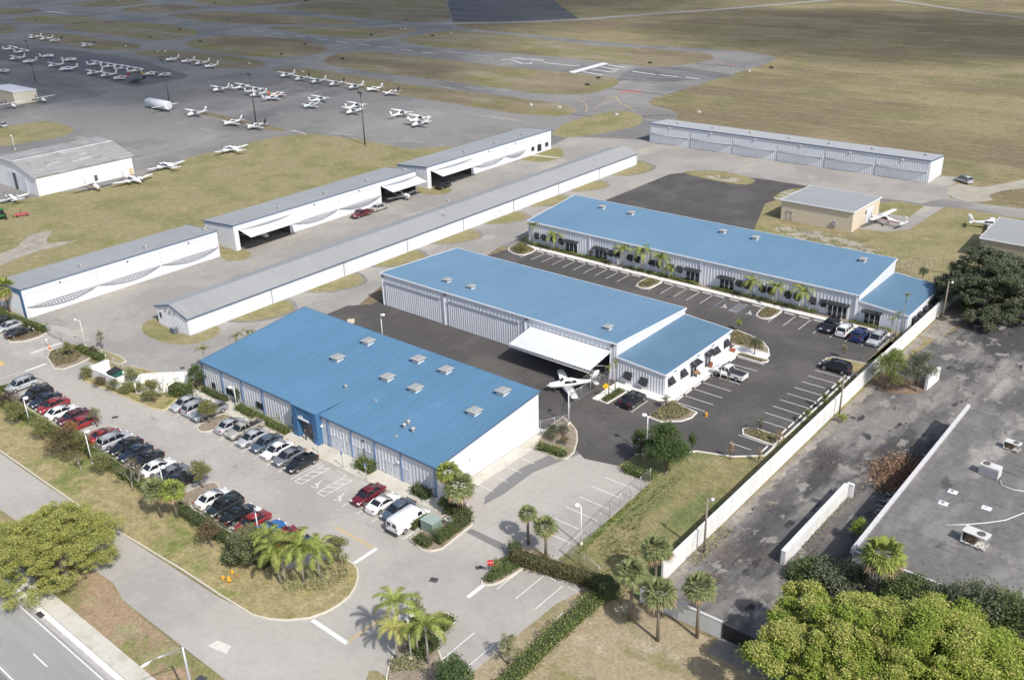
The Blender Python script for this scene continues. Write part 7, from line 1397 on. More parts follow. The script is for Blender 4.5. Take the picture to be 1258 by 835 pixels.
def feather_palm(label, base, top, wpx, seed=1, leaf='palmy', n=13, loc=None, h=None, w=None, group='feather palms', thin=1.0):
    p = loc or P(*base); H = h or hgt(base, top); W = w or wpx*mpp(*base); rs = random.Random(seed); t = thing('feather_palm', p[:2], rs.uniform(0, 6), label, 'palm tree', group); L = W*.62; zc = max(H-L*.30, .4)
    MB().tube([(0, 0, 0), (.03, .02, zc*.5), (0, 0, zc*.86), (0, 0, zc)], [.14*thin, .10*thin, .10*thin, .06], 8).build('trunk', BARKG, t); MB().tube([(0, 0, zc*.82), (0, 0, zc*1.0)], [.11*thin, .06], 8).build('crownshaft', LF['hedge'], t); g_ = MB()
    for i in range(n):
        a = i*2.39996+rs.uniform(-.25, .25); e0 = math.radians(rs.uniform(30, 75) if i % 3 else rs.uniform(10, 30)); Lf = L*rs.uniform(.85, 1.08); pos = Vector((0, 0, zc)); pts = [pos.copy()]; el = e0; m_ = 12
        for k in range(m_): el -= math.radians(4.6 + 0.84 * k); pos = pos+Vector((math.cos(a)*math.cos(el), math.sin(a)*math.cos(el), math.sin(el)))*Lf/m_; pts.append(pos.copy())
        g_.tube(pts, [.03]*len(pts), 3, smooth=False, cap=False); sd_ = Vector((-math.sin(a), math.cos(a), 0))
        for k in range(1, m_*2+1):
            f = k/(m_*2+.0); i0 = min(int(f*m_), m_-1); q = pts[i0].lerp(pts[i0+1], f*m_-i0); ax = (pts[i0+1]-pts[i0]).normalized(); ll = Lf*.26*(math.sin(PI*min(1, .12+f*.86))**.6)
            for s in (-1, 1):
                d = (sd_ * s * 0.9 + ax * 0.75 + Vector((0, 0, -0.12))).normalized(); tip = q+d*ll; wv = ax*Lf*.022; g_.add([tuple(q-wv), tuple(q+wv), tuple(tip)], [(0, 1, 2)])
    g_.build('crown', LF[leaf], t); return t
# --- big trees
rs_ = np.random.default_rng(5)
def big_crown(label, loc, blobs, n, size, leaf, mixl, seed, r0, z0):
    rs = np.random.default_rng(seed); t = thing('tree', loc, 0, label, 'tree'); m = MB(); limbs(m, 0, z0, blobs, r0, rs, 16); m.build('trunk', BARK, t)
    sub = []
    for b in blobs:
        for j in range(13): d = rs.normal(size=3); d /= np.linalg.norm(d); d[2] = abs(d[2])*.9-.15; r = rs.uniform(.16, .42); sub.append((b[0]+d[0]*b[3]*.82, b[1]+d[1]*b[4]*.82, b[2]+d[2]*b[5]*.9, b[3]*r, b[4]*r, b[5]*r*.8))
    mobj('crown', leaf_mesh('crown', blob_pts(sub, int(n*1.9), rs, .25, .24), size*.68, LF[leaf], rs, .5), t)
    if mixl: mobj('crown_tips', leaf_mesh('crown_tips', blob_pts([(b[0], b[1], b[2]+b[5]*.45, b[3]*.95, b[4]*.95, b[5]*.6) for b in sub[::2]], int(n*2.0*mixl[1]), rs, .2, .2), size*.68, LF[mixl[0]], rs, .5), t)
    return t
def bl(R, H, z0, k, seed, ry=1.0):
    r = random.Random(seed); out = []
    for i in range(k): a = i*2.39996; q = ((i+.4)/k)**.5; rr = R*.74*q; br = R*r.uniform(.20, .34); out.append((rr*math.cos(a), rr*math.sin(a)*ry, z0+(H-z0)*(.34+.42*(1-q*q)+r.uniform(-.13, .11)), br, br, br*.8))
    return out
c = P(1034, 802, 5); big_crown('huge bright yellow green tree filling the lower right corner, left crown', (c[0], c[1], 0), bl(8.6, 10, 2.0, 24, 1), 75000, .30, 'lime', ('lime2', .35), 3, .42, 3.0)
c = P(1135, 818, 5); big_crown('huge bright green tree at the bottom right, middle crown', (c[0], c[1], 0), bl(9.4, 10, 2.0, 26, 2), 80000, .30, 'lime', ('lime2', .14), 4, .42, 3.0)
c = P(1250, 858, 4); big_crown('bright green tree crown at the very bottom right corner', (c[0], c[1], 0), bl(7.0, 8, 1.6, 18, 3), 42000, .30, 'lime', ('lime2', .10), 5, .35, 2.4)
bt = P(83, 717); big_crown('wide flat crowned olive green tree at the left beside the street', (bt[0], bt[1], 0), [(b[0]*1.0-3.4, b[1]*1.1+0.3, b[2], b[3]*1.05, b[4]*1.05, b[5]*.65) for b in bl(7.6, 8.8, -1.4, 54, 7)], 66000, .22, 'olive2', ('lime2', .22), 8, .26, 1.8)
c = P(1212, 384); big_crown('big dark oak at the corner of the old yard behind the far annex', (c[0]+.3, c[1]-1.0, 0), bl(9.8, 13.2, -2.6, 60, 9, .9), 88000, .36, 'oak', ('grey', .12), 10, .4, 2.2)
c = P(1262, 370); big_crown('second dark oak at the right edge beyond the yard', (c[0]+1, c[1]-4, 0), bl(8.0, 9.0, -2.4, 36, 10), 42000, .36, 'oak', ('grey', .25), 11, .35, 2)
tpx('dark green shrub under the left side of the big oak', (1186, 384), (1184, 366), 22, 'hedge', 1.2, 12, kind='bush', trunk_h=.1)
tpx('dark shrub thicket right of the oak trunk', (1232, 388), (1232, 356), 46, 'oak', 1.1, 13, kind='bush', trunk_h=.1)
tpx('small dark tree in the shade left of the oak', (1133, 345), (1133, 327), 14, 'oak', 1.0, 14)
# --- row along the old yard, bottom right
def front(label, u, v, Y, w_, leaf, n, seed, **kw):
    q = onY(u, v, Y); return tree(label, (q[0], Y), q[2], w_, leaf, n, .24, seed, **kw)
front('dark shrubs at the left foot of the flat roof corner', 1000, 692, 81.6, 6, 'hedged', 5200, 21, kind='bush', trunk_h=.08); front('dark evergreen shrub below the corner palm', 1035, 692, 81.8, 6.5, 'oak', 5600, 29, kind='bush', trunk_h=.08)
front('dark evergreen shrub right of the corner palm', 1122, 707, 81.6, 7, 'hedged', 6200, 22, kind='bush', trunk_h=.08); front('dense dark shrub between lime tree and flat roof', 1165, 710, 81.4, 6.5, 'oak', 5600, 23, kind='bush', trunk_h=.08)
front('grey green bushy tree at the right edge below the flat roof', 1218, 708, 81.0, 8.5, 'grey', 8800, 24, trunk_h=.1); front('last grey green tree at the right edge below the flat roof', 1262, 716, 80.5, 8, 'hedged', 7000, 31, trunk_h=.1)
tpx('bright shrub growing in the shade beside the flat building', (1052, 668), (1057, 630), 22, 'lime', .8, 25, trunk_h=.15)
tpx('climbing green tree leaning over the white wall at the middle', (1090, 478), (1082, 424), 46, 'hedge', .9, 26, trunk_h=.15, sparse=True)
tpx('grey green open bush right of the climbing tree over the wall', (1125, 480), (1124, 424), 50, 'grey', .7, 27, trunk_h=.1, sparse=True)
tpx('bushy green shrub at the wall above the parked cars corner', (1098, 446), (1095, 428), 26, 'hedge', 1.0, 28, kind='bush', trunk_h=.1)
tpx('light green shrub at the foot of the timber lamp pole', (1034, 519), (1032, 506), 13, 'lime', .9, 29, kind='bush', trunk_h=.1)
# brush pile
p = P(1108, 585); t = thing('brush_pile', p[:2], 0, 'heap of brown dead branches and palm debris beside the flat building', 'brush pile'); r_ = random.Random(9); m = MB()
for k in range(900): a = r_.uniform(0, 6.28); rr = r_.random()**.6*3.8; x, y = rr*math.cos(a)*.9, rr*math.sin(a)*1.25; q = Vector((x, y, max(0, 1.5-rr*.35)*r_.random())); d = Vector((r_.uniform(-1, 1), r_.uniform(-1, 1), r_.uniform(0, .9))).normalized(); m.tube([q, q+d*r_.uniform(.5, 1.6)], [.035, .012], 3, cap=False)
m.build('dead_branches', mat('dead_branch', (.24, .15, .10), .9, island=.5), t); rs0 = np.random.default_rng(4); q = rs0.normal(size=(2600, 3))*np.array([1.7, 2.3, .4]); q[:, 2] = abs(q[:, 2]); mobj('dead_leaves', leaf_mesh('dead_leaves', q, .3, LF['dry'], rs0), t)
p = P(1105, 628); t = thing('debris_heap', p[:2], 0, 'scattered pale broken boards in the shade below the brush heap', 'debris'); m = MB()
for k in range(120): m.cbox((r_.gauss(0, 1.3), r_.gauss(0, 3.2), .1+.25*r_.random()), (r_.uniform(.3, 1.3), r_.uniform(.1, .5), .05), r_.uniform(0, 3))
m.build('boards', mat('board', (.30, .28, .25), .85, island=.6), t)
# --- fan palms
for i, (b, tp, w_, l, br) in enumerate((((649.3, 667.6), (646.6, 623), 25, 'small fan palm left of its pair on the lower car park strip', 0), ((670.5, 685.6), (673, 637), 32, 'fan palm right of its pair on the lower car park strip', 0), ((774.6, 760.6), (771, 690), 43, 'left fan palm of the four at the white wall end', 0), ((808, 786.8), (812, 715), 44, 'front fan palm of the four at the white wall end', 0), ((856, 782.6), (859, 708), 43, 'right fan palm of the four standing before the grey wall', 0), ((805, 725), (805, 661), 42, 'rear fan palm of the four beside the lawn shrubs', 0),     ((553, 624.7), (548, 570), 32, 'left fan palm at the right corner of the near warehouse', 1), ((566, 632), (572, 584), 42, 'bushier fan palm at the right corner of the near warehouse', 0), ((198.7, 636), (194, 590), 36, 'left fan palm of the pair on the grass beside the hedge row', 0), ((217.7, 636.8), (215, 592), 36, 'right fan palm of the pair on the grass beside the hedge row', 1), ((12, 383), (8, 343), 34, 'fan palm against the blue end of the nearest left hangar', 1))):
    fan_palm(l, b, tp, w_, 30+i, bright=bool(br))
q = onY(1086, 677, 82.2); fan_palm('lone fan palm at the corner of the flat roofed building', None, None, 0, 99, h=q[2]+1.2, w=4.6, loc=(q[0], 82.2), bright=True)
# --- feather palms
for i, (b, tp, w_, l) in enumerate((((345, 717), (334, 664), 54, 'leftmost feather palm of the cluster in the rounded bed'), ((350.5, 716), (349, 676), 46, 'short feather palm second in the cluster of the rounded bed'), ((373.5, 716), (372, 660), 66, 'tallest feather palm in the middle of the rounded bed'), ((393.6, 712), (394, 668), 50, 'thin feather palm right of the cluster in the rounded bed'), ((336, 700), (338, 650), 46, 'feather palm at the back of the cluster by the red car'),
    ((492, 800), (489.6, 730), 58, 'feather palm left of the white lamp at the bottom bed'), ((488, 811), (486, 763), 46, 'yellowing feather palm below the white lamp arm'), ((526, 816), (530, 758), 66, 'bright feather palm right of the white lamp at the bottom bed'), ((514, 806), (515, 764), 46, 'feather palm behind the lamp post in the bottom bed'))):
    feather_palm(l, b, tp, w_, 50+i, 'palmy' if 'yellowing' not in l else 'lime2')
for i, (u, v, l) in enumerate(((654.8, 278.6, 'dark feather palm at the left corner of the far workshop'), (679.8, 290, 'second feather palm along the far workshop front'), (763.9, 307.7, 'feather palm right of the second canopy of the far workshop'), (788, 309.3, 'feather palm between the fourth and fifth awnings of the far workshop'), (811.5, 317, 'feather palm before the middle awnings of the far workshop'), (822, 327, 'small yellowish feather palm beside the middle awnings'), (923.9, 346.9, 'feather palm above the disabled bays of the far workshop'), (954.0, 352.5, 'feather palm above the planted end island of the far workshop'), (986.4, 358.7, 'feather palm left of the last canopies of the far workshop'))):
    q = onY(u, v, 148.6); feather_palm(l, None, None, 0, 70+i, loc=(q[0], q[1]), h=q[2]+.9 if i != 5 else 2.6, w=4.4 if i not in (0, 5) else 3.0, leaf='palmy' if i else 'palm', group='feather palms along the far workshop')
for i, (b, tp, l) in enumerate((((1106, 415.5), (1111.8, 360), 'tall thin palm in front of the far annex corner'), ((1098.9, 418.5), (1100.5, 383), 'middle small palm in front of the far annex'), ((1093, 421.5), (1095.6, 390), 'shortest small palm by the silver suv at the far annex'), ((755.5, 482), (759, 443), 'right slim palm in the narrow bed by the yellow sign'), ((747.8, 487), (748, 449), 'left slim palm in the narrow bed by the yellow sign'))):
    feather_palm(l, b, tp, 12, 90+i, 'olive', 9, thin=.7, group='slim palms')
for i, (u, v, hh, l) in enumerate(((290, 412.5, 4.4, 'palm top showing just behind the left end of the near blue roof'), (305.5, 408, 4.6, 'tiny palm tip behind the left edge of the near blue roof'), (249, 429, 4.0, 'small palm beside the left corner of the near warehouse'))):
    q = P(u, v, hh); feather_palm(l, None, None, 0, 96+i, 'olive', 9, loc=(q[0], q[1]), h=hh+.5, w=2.6, thin=.7, group='slim palms')
# --- small trees and shrubs by image measure
for i, a in enumerate((
 ('thin young tree inside the left vehicle gate', (126, 428), (125, 403), 11, 'spark', .5, {'sparse': 1}), ('rounded bush tree at the right end of the kerbed bed at left', (86, 439), (86, 419), 15, 'olive', .9, {}),
 ('dense dark green tree at the left corner of the near warehouse', (244, 479), (243, 444), 26, 'green', 1.1, {'trunk_h': .12}), ('olive bushy tree in front of the second white enclosure', (189, 494), (192, 463), 28, 'olive', 1.0, {'trunk_h': .12}), ('small round shrub left of the olive bushy tree', (172, 483), (172, 468), 16, 'olive', 1.0, {'kind': 'bush', 'trunk_h': .1}),
 ('green shrub beside the dumpster enclosure right wall', (157, 483), (157, 468), 22, 'olive', 1, {'kind': 'bush', 'trunk_h': .1}), ('leafy shrub in front of the dumpster enclosure left corner', (108, 466), (106, 448), 20, 'olive', 1, {'kind': 'bush', 'trunk_h': .1}), ('brownish shrub in front of the dumpster enclosure', (124, 475), (124, 461), 18, 'brown', .8, {'kind': 'bush', 'trunk_h': .1}), ('pale shrub at the foot of the dumpster enclosure right corner', (140, 480), (140, 465), 18, 'spark', .8, {'kind': 'bush', 'trunk_h': .1}), ('bushy green tree between the two white enclosures', (162, 470), (160, 452), 22, 'olive', .9, {'trunk_h': .1}),
 ('olive tree in the planted island of the front bays', (258, 520), (258, 490), 27, 'olive', 1.0, {'trunk_h': .3}), ('columnar green tree against the near warehouse wall', (292.7, 497), (292.5, 475), 12, 'green', 1.0, {'trunk_h': .15, 'spread': .7}), ('yellow leaved plant by the entrance hedge', (346.7, 517.5), (346.7, 505), 10, 'yellow', 1, {'trunk_h': .25}),
 ('thin sparse tree in the small island of the hedge row', (120, 524), (118, 498), 18, 'spark', .55, {'sparse': 1, 'trunk_h': .3}), ('small green tree at the left of the grass strip', (22, 521), (19, 494), 30, 'olive', .9, {'trunk_h': .3}), ('green crowned young tree right of the leftmost lamp', (54, 541), (47, 512), 28, 'olive', .9, {'trunk_h': .35}), ('mass of olive brown shrubs in the grass strip by the lamp', (82, 560), (80, 523), 48, 'brown', .9, {'trunk_h': .1}), ('darker green shrub at the right of the brown shrub mass', (100, 556), (99, 527), 28, 'olive', 1, {'kind': 'bush', 'trunk_h': .1}), ('small tree with orange leaves in front of the red car', (92, 540), (90, 514), 20, 'orange', .6, {'sparse': 1, 'trunk_h': .3}), ('purplish bare bush in front of the silver car at left', (14, 498), (14, 480), 30, 'purple', .6, {'trunk_h': .15, 'sparse': 1}), ('young leaning tree on the grass strip right of the lamp', (127, 584), (122, 556), 28, 'olive', .8, {'trunk_h': .35}),
 ('olive crowned tree shading the second small island', (249.5, 600), (248, 563), 30, 'olive', 1.0, {'trunk_h': .3}), ('brown thinning shrub tree right of the fan palm pair', (261, 673), (258, 636), 34, 'brown', .7, {'trunk_h': .3}), ('large dark green bushy tree left of the palm cluster', (309, 695), (304, 643), 58, 'oak', 1.0, {'trunk_h': .15, 'mix': ('olive', .5)}), ('dark spreading shrub at the left foot of the palm cluster', (290, 693), (288, 672), 36, 'hedged', 1, {'kind': 'bush', 'trunk_h': .1}), ('dense olive bush at the tip of the rounded bed', (416, 692), (416, 654), 32, 'olive', 1.1, {'trunk_h': .12}),
 ('sparse pale young tree behind the white lamp of the bottom bed', (515, 772), (515, 723), 22, 'spark', .5, {'sparse': 1, 'trunk_h': .25}), ('dense green tree cut by the bottom edge left of the bays', (560, 856), (561, 806), 56, 'green', 1.1, {'trunk_h': .12}), ('sparse pale tree beside the long diagonal hedge', (625, 816), (629, 776), 28, 'spark', .5, {'sparse': 1, 'trunk_h': .3}),
 ('tall dense green tree at the corner of the lawn', (818, 581), (817, 514), 58, 'green', 2.2, {'trunk_h': .04, 'clumps': 20}), ('smaller green tree left of the tall dense tree', (786, 562), (786, 526), 26, 'green', 1.4, {'trunk_h': .15}), ('slim green tree right of the tall dense tree', (850, 558), (852, 528), 15, 'green', 1.1, {'trunk_h': .25, 'spread': .7}),
 ('young green tree in the wall strip left of the black suv lamp', (1029.6, 483), (1029.6, 466), 9, 'hedge', .8, {'trunk_h': .3}), ('young green tree third from the suv in the wall strip', (1011.8, 503), (1010, 481), 11, 'hedge', .8, {'trunk_h': .3}), ('young green tree second from the kerbed island in the wall strip', (990.8, 521), (990, 500), 11, 'hedge', .8, {'trunk_h': .3}), ('sparse grey tree on the kerbed island in the empty bays', (933.4, 531), (933, 507), 13, 'grey', .35, {'sparse': 1, 'trunk_h': .2}), ('brownish sapling at the end of the kerbed island', (956, 545), (956, 526), 12, 'dry', .35, {'sparse': 1, 'trunk_h': .2}), ('pinkish bare sapling on the lawn edge at the last bays', (897, 564), (898, 538), 11, 'dry', .3, {'sparse': 1, 'trunk_h': .2}), ('brown sapling at the corner of the last bays', (931.7, 568), (932, 548), 10, 'dry', .35, {'sparse': 1, 'trunk_h': .2}), ('thin young tree behind the black suv', (1035.8, 440), (1035.8, 419), 9, 'spark', .5, {'sparse': 1, 'trunk_h': .25}),
 ('small bright young tree on the island north of the annex', (907, 406), (907, 390), 9, 'lime', .7, {'trunk_h': .3}), ('bluish green sparse tree on the island beside the annex walk', (926.7, 436), (928, 412), 20, 'grey', .6, {'sparse': 1, 'trunk_h': .35}), ('sparse grey sapling in the bed at the annex corner', (818, 502), (815, 481), 14, 'grey', .35, {'sparse': 1, 'trunk_h': .2}), ('dark grey green shrub in the bed beside the warehouse end', (679, 541), (678, 521), 20, 'grey', 1.1, {'kind': 'bush', 'trunk_h': .1}), ('greenish shrub below the lamp in the bed beside the warehouse', (692, 535), (692, 519), 16, 'grey', .9, {'kind': 'bush', 'trunk_h': .1}), ('reddish grey twiggy shrub in the middle of the same bed', (694, 548), (694, 530), 14, 'brown', .5, {'kind': 'bush', 'trunk_h': .1, 'sparse': 1}),
 ('bluish bush at the left corner of the far workshop', (645, 303), (645, 288), 16, 'grey', .9, {'kind': 'bush', 'trunk_h': .1}), ('round bush in the bed at the left end of the far bays', (641, 309), (641, 299), 17, 'olive', .9, {'kind': 'bush', 'trunk_h': .1}), ('red brown flowering shrub behind the gate hedge', (116, 437), (116, 424), 14, 'purple', .6, {'kind': 'bush', 'trunk_h': .1}), ('yellow green round shrub beside the stop sign', (610, 701), (610, 686), 16, 'olive', 1.1, {'kind': 'bush', 'trunk_h': .1}), ('small reddish sapling left of the paired doors on the far workshop', (725.5, 318), (725.5, 304), 7, 'dry', .5, {'trunk_h': .2}), ('small reddish sapling right of the first canopy', (707.5, 309), (707.5, 296), 6, 'dry', .5, {'trunk_h': .2}),
 ('dark purple shrub under the bushier corner fan palm', (566, 633), (566, 617), 22, 'purple', .9, {'kind': 'bush', 'trunk_h': .1}), ('green shrub at the foot of the corner fan palms', (546, 624), (546, 609), 16, 'hedge', 1, {'kind': 'bush', 'trunk_h': .1}), ('green shrub at the kerb right of the corner palms', (575, 637), (576, 624), 16, 'hedge', 1, {'kind': 'bush', 'trunk_h': .1}))):
    l, b, tp, w_, lf, dn_, kw = a; tpx(l, b, tp, w_, lf, dn_, 200+i, **kw)
bare_tree('leafless grey tree in front of the dark cars', (164, 604), (163, 567), 30, 7); bare_tree('second smaller leafless tree behind the long hedge', (172, 600), (176, 576), 22, 8, n=300); bare_tree('sapling with thin brown crown over the red suv', (100, 580), (97, 556), 26, 10, 'brown', 500)
# --- hedges
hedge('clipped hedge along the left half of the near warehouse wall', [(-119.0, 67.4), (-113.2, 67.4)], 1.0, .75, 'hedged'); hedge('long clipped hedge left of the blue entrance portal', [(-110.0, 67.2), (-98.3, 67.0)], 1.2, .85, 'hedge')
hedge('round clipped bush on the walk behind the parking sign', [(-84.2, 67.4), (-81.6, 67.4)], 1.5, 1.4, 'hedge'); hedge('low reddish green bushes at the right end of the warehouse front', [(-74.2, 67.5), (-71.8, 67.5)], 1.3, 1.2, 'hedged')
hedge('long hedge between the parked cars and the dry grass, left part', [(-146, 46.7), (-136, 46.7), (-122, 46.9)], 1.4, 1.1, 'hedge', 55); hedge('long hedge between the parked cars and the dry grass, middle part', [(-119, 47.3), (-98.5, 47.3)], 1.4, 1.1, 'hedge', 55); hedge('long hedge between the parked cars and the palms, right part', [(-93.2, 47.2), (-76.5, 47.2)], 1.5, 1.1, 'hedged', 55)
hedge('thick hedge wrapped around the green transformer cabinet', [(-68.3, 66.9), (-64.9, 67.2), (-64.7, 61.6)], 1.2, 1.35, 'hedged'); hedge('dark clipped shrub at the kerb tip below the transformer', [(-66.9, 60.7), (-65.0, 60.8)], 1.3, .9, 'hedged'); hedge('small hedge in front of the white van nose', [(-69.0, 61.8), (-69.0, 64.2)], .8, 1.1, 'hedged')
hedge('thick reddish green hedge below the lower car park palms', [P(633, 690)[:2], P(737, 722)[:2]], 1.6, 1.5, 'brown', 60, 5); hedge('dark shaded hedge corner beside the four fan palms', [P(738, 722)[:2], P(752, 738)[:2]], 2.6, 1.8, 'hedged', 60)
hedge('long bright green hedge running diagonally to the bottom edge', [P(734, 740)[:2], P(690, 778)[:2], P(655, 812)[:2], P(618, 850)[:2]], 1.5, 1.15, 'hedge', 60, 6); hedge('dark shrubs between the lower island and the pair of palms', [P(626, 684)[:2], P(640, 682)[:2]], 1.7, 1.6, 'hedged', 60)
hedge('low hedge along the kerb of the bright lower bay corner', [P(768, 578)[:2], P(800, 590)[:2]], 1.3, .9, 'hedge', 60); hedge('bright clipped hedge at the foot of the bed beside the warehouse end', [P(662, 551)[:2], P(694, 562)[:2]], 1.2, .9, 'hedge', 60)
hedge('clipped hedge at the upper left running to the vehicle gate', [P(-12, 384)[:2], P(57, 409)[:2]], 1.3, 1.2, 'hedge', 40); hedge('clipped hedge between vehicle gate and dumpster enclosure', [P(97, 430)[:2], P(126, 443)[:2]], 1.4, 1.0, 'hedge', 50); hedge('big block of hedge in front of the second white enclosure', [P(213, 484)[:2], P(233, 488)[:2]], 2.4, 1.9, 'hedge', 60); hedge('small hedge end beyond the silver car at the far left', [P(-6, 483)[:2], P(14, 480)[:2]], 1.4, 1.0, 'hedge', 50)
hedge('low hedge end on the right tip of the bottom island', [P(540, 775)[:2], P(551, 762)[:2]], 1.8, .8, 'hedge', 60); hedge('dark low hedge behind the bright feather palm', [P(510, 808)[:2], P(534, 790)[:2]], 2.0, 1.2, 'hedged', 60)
mound('flat green ground cover filling the island with the stop sign', offset(smooth_loop([(-56.5, 60.0), (-55.9, 59.6), (-55.0, 60.2), (-54.5, 62), (-54.2, 64.6), (-54.3, 66.2), (-56.2, 66.2), (-57.1, 63.5)], 2), .3), .7, 'hedged', 150)
for (l, pl, h_, lf, dn_) in (
 ('low bromeliad tufts in the kerbed bed at left', [P(*q)[:2] for q in ((60, 440), (64, 433), (92, 425), (103, 437), (92, 446), (70, 451))], .45, 'olive', 45), ('low tufts in the bed by the upper left cars', [P(*q)[:2] for q in ((2, 405), (52, 410), (40, 416), (15, 420))], .3, 'brown', 30),
 ('low tufted planting in the annex corner bed', [P(*q)[:2] for q in ((798, 511), (815, 500), (828, 494), (850, 507), (836, 515), (812, 517))], .35, 'olive', 60), ('low tufts in the bed north of the annex walk', [(-66, 130), (-63, 129.6), (-58.5, 129.9), (-60, 132), (-63, 133.5), (-65.5, 133.8)], .35, 'olive', 60), ('low tufts in the narrow bed south of the annex walk', [(-61, 125.9), (-57, 125.8), (-56.6, 126.6), (-60.8, 126.7)], .3, 'olive', 60),
 ('low tufts in the round ended island among the far bays', [(-90.3, 146), (-90.1, 142.4), (-89, 141.5), (-87.7, 142.5), (-87.6, 146)], .35, 'olive', 60), ('low tufts in the island right of the disabled bays', [(-66.1, 146), (-65.8, 142.6), (-64.7, 141.7), (-63.6, 142.6), (-63.5, 146)], .35, 'olive', 60), ('low tufts in the left end bed of the far bays', [(-123, 147), (-122.8, 144.2), (-121, 142.8), (-119, 142.4), (-118.1, 143.4), (-118.1, 146.2)], .5, 'olive', 50), ('low tufts in the island of the bays along the wall', [(-48.6, 104.6), (-49.2, 105.6), (-48.6, 106.5), (-44.6, 106.5), (-44.5, 104.5)], .3, 'olive', 60), ('low tufts in the narrow bed of the two slim palms', [(-69.5, 100.8), (-68.4, 100.7), (-68.2, 105.1), (-69.4, 105.2)], .3, 'hedged', 80),
 ('low hedge strip along the front of the far workshop', [(-121.5, 148.2), (-101, 148.2), (-101, 149.1), (-121.5, 149.0)], .6, 'hedge', 90), ('low planting strip along the middle of the far workshop', [(-97, 148.2), (-81, 148.2), (-81, 149.1), (-97, 149.0)], .55, 'hedge', 90), ('low planting strip along the right half of the far workshop', [(-78, 148.2), (-58, 148.3), (-58, 149.1), (-78, 149.1)], .6, 'hedge', 90), ('low planting by the far annex door', [(-52, 148.3), (-45, 148.4), (-45, 149.3), (-52, 149.2)], .4, 'hedge', 60),
 ('dry tufts in the rounded palm bed', [P(*q)[:2] for q in ((345, 712), (375, 706), (420, 695), (430, 705), (420, 720), (395, 728), (350, 728))], .5, 'spark', 22), ('dry tufts around the base of the bottom lamp', [P(*q)[:2] for q in ((478, 815), (505, 805), (520, 812), (520, 825), (480, 828))], .5, 'spark', 40), ('dry weeds along the white wall in the old yard', [(-41.0, 76), (-39.4, 76), (-39.2, 84), (-40.9, 84)], .5, 'olive', 22), ('rank green weeds in two bands on the lawn', [P(*q)[:2] for q in ((735, 668), (752, 650), (790, 615), (830, 585), (838, 590), (800, 625), (785, 650), (800, 680), (770, 690), (742, 690))], .3, 'hedged', 9), ('weeds at the foot of the fence beside the lawn', [(-51.3, 70), (-50.6, 70), (-51.6, 86), (-52.2, 86)], .4, 'hedge', 30), ('weeds at the foot of the short wall in the old yard', [(-32.2, 84), (-31.6, 84), (-31.4, 98), (-32.0, 98)], .35, 'olive', 14)):
    mound(l, pl, h_, lf, dn_, kind='stuff', name='ground_cover' if 'weeds' in l else 'planting', cat='planting')
def scatter(label, spots, leaf, size=.10, name='leaf_litter', seed=2):
    rs = np.random.default_rng(seed); Q = []
    for (u, v, sx, sy, k) in spots:
        c = P(u, v); d = rs.normal(size=(k, 2)); th2 = rs.uniform(0, PI, 5); w = rs.integers(0, 5, k); off = rs.normal(size=(5, 2))*np.array([sx, sy])*.9; k = int(k*1.0)
        Q.append(np.column_stack([c[0]+d[:, 0]*sx*.45+off[w, 0], c[1]+d[:, 1]*sy*.45+off[w, 1], .03+.06*rs.random(k)]))
    tag(mobj(name, leaf_mesh(name, np.concatenate(Q), size, LF[leaf], rs)), label, 'leaf litter', None, 'stuff')
LF['litter'] = leafmat('leaf_litter_brown', (.24, .165, .12), .5, 0); LF['pale'] = leafmat('leaf_litter_pale', (.29, .25, .20), .4, 0)
scatter('drifts of fallen orange brown leaves on the old yard', [(935, 598, 1, 1.6, 260), (956, 624, .8, 1, 150), (1010, 560, 2.2, 3, 500), (897, 690, 1.6, 1.4, 420), (940, 670, .7, 2, 200), (948, 700, 1.2, 1.2, 260), (885, 715, 1.2, 1.2, 420), (880, 672, 1.0, 1.4, 380), (1100, 477, 2.6, 1.4, 800), (1080, 520, 1.6, 2, 200), (1155, 400, 1.2, 2.5, 420), (1170, 430, 2.5, 3, 260), (1212, 455, 3, 4, 220), (1010, 660, .5, 4, 420), (1040, 625, .5, 3, 260), (1075, 560, 1.6, 2, 420), (1180, 480, 2, 3, 160), (925, 735, 1.2, 1.2, 200), (905, 620, .6, 3, 160)], 'litter')
LF['stone'] = leafmat('limestone_chip', (.38, .35, .28), .4, 0)
scatter('pale limestone rubble strewn on the grass behind the far workshop', [(1115, 322, 3, 4, 420), (1140, 320, 3, 4, 380), (1095, 330, 2, 3, 240), (1010, 293, 2.5, 2, 320), (1040, 300, 3, 2, 420), (1065, 308, 2.5, 2.5, 420), (985, 286, 2, 1.5, 240), (1085, 318, 2, 3, 200), (1240, 212, 5, 5, 200), (1200, 222, 3, 4, 160)], 'stone', size=.22, name='gravel', seed=8)
scatter('pale dead leaves and twigs along the foot of the white wall', [(868+k*17, 692-k*16.2, .8, 4.5, 130) for k in range(14)]+[(1070, 490, 1.6, 2, 260), (1180, 395, 2, 2, 260)], 'pale', seed=5)
cm = bpy.data.materials.new('cloud'); cm.use_nodes = True; n = cm.node_tree; b = n.nodes['Principled BSDF']; b.inputs['Base Color'].default_value = (.9, .9, .92, 1); b.inputs['Roughness'].default_value = 1; b.inputs['Alpha'].default_value = .03
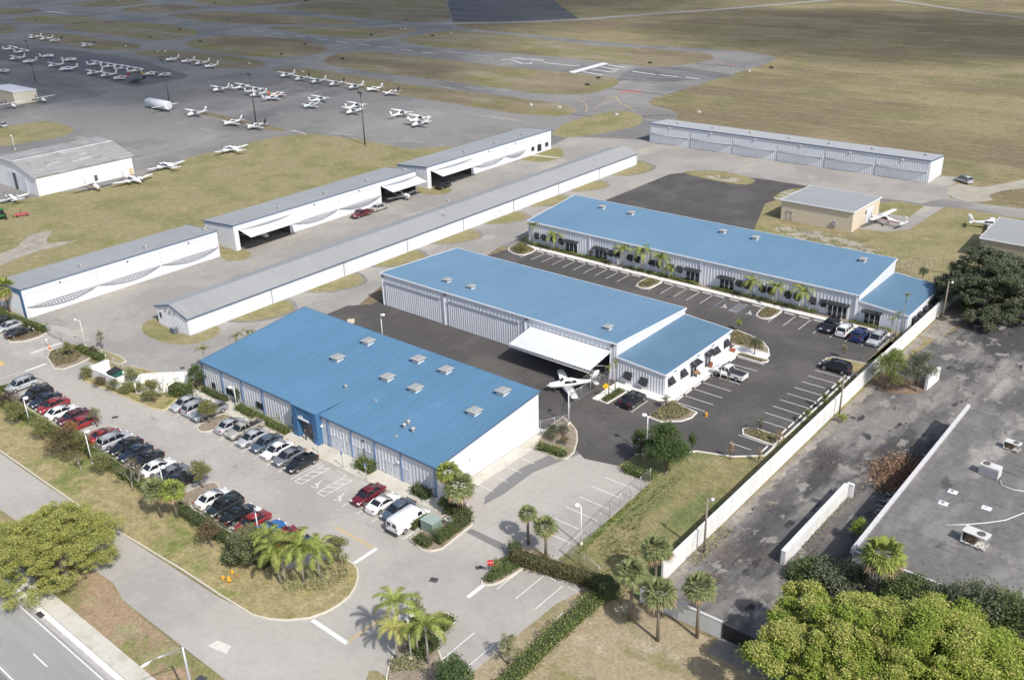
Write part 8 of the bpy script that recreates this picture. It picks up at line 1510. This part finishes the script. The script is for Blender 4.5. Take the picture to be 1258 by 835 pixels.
L = n.links; tc = n.nodes.new('ShaderNodeTexCoord'); vl = n.nodes.new('ShaderNodeVectorMath'); vl.operation = 'LENGTH'; mp = n.nodes.new('ShaderNodeVectorMath'); mp.operation = 'MULTIPLY'; mp.inputs[1].default_value = (1, 1, 0)
L.new(tc.outputs['Object'], mp.inputs[0]); L.new(mp.outputs[0], vl.inputs[0]); tn = n.nodes.new('ShaderNodeTexNoise'); tn.inputs['Scale'].default_value = 2.6; tn.inputs['Detail'].default_value = 4; L.new(mp.outputs[0], tn.inputs['Vector'])
s1_ = n.nodes.new('ShaderNodeMath'); s1_.operation = 'MULTIPLY_ADD'; L.new(tn.outputs['Fac'], s1_.inputs[0]); s1_.inputs[1].default_value = 1.1; s1_.inputs[2].default_value = -.55; s2_ = n.nodes.new('ShaderNodeMath'); s2_.operation = 'ADD'; L.new(vl.outputs['Value'], s2_.inputs[0]); L.new(s1_.outputs[0], s2_.inputs[1])
mr = n.nodes.new('ShaderNodeMapRange'); mr.interpolation_type = 'SMOOTHSTEP'; mr.inputs['From Min'].default_value = 1.0; mr.inputs['From Max'].default_value = .5; mr.inputs['To Min'].default_value = 0; mr.inputs['To Max'].default_value = .56; L.new(s2_.outputs[0], mr.inputs['Value']); L.new(mr.outputs[0], b.inputs['Alpha'])
def cloud(label, gx, gy, rx, ry, rz, H=560):
    # a thin lens of cloud with ragged fading edges, dimming the sun over one ground point
    k = H/math.tan(SUN_EL); m = MB(); r = random.Random(int(rx)); secs = []
    for e in np.linspace(-1.4, 1.4, 9): secs.append([(math.cos(a)*math.cos(e)*1.25, math.sin(a)*math.cos(e)*1.25, math.sin(e)*(1+.25*math.sin(3*a))) for a in np.linspace(0, 2*PI, 33)[:-1]])
    m.loft(secs, 0, True, True); o = m.build('cloud', cm, None, (gx+k*math.cos(SUN_AZ), gy+k*math.sin(SUN_AZ), H), rz); o.scale = (rx, ry, 26); return struct(o, label)
cloud('wide thin cloud high over the left of the airfield', -640, 370, 430, 260, -.4)
cloud('thin cloud over the far middle of the airfield', -470, 540, 190, 130, .2, 640)
cloud('small thin cloud over the far right of the airfield', -170, 520, 170, 120, .3, 600)
cloud('faint thin cloud over the left apron', -440, 215, 130, 75, .5, 620)
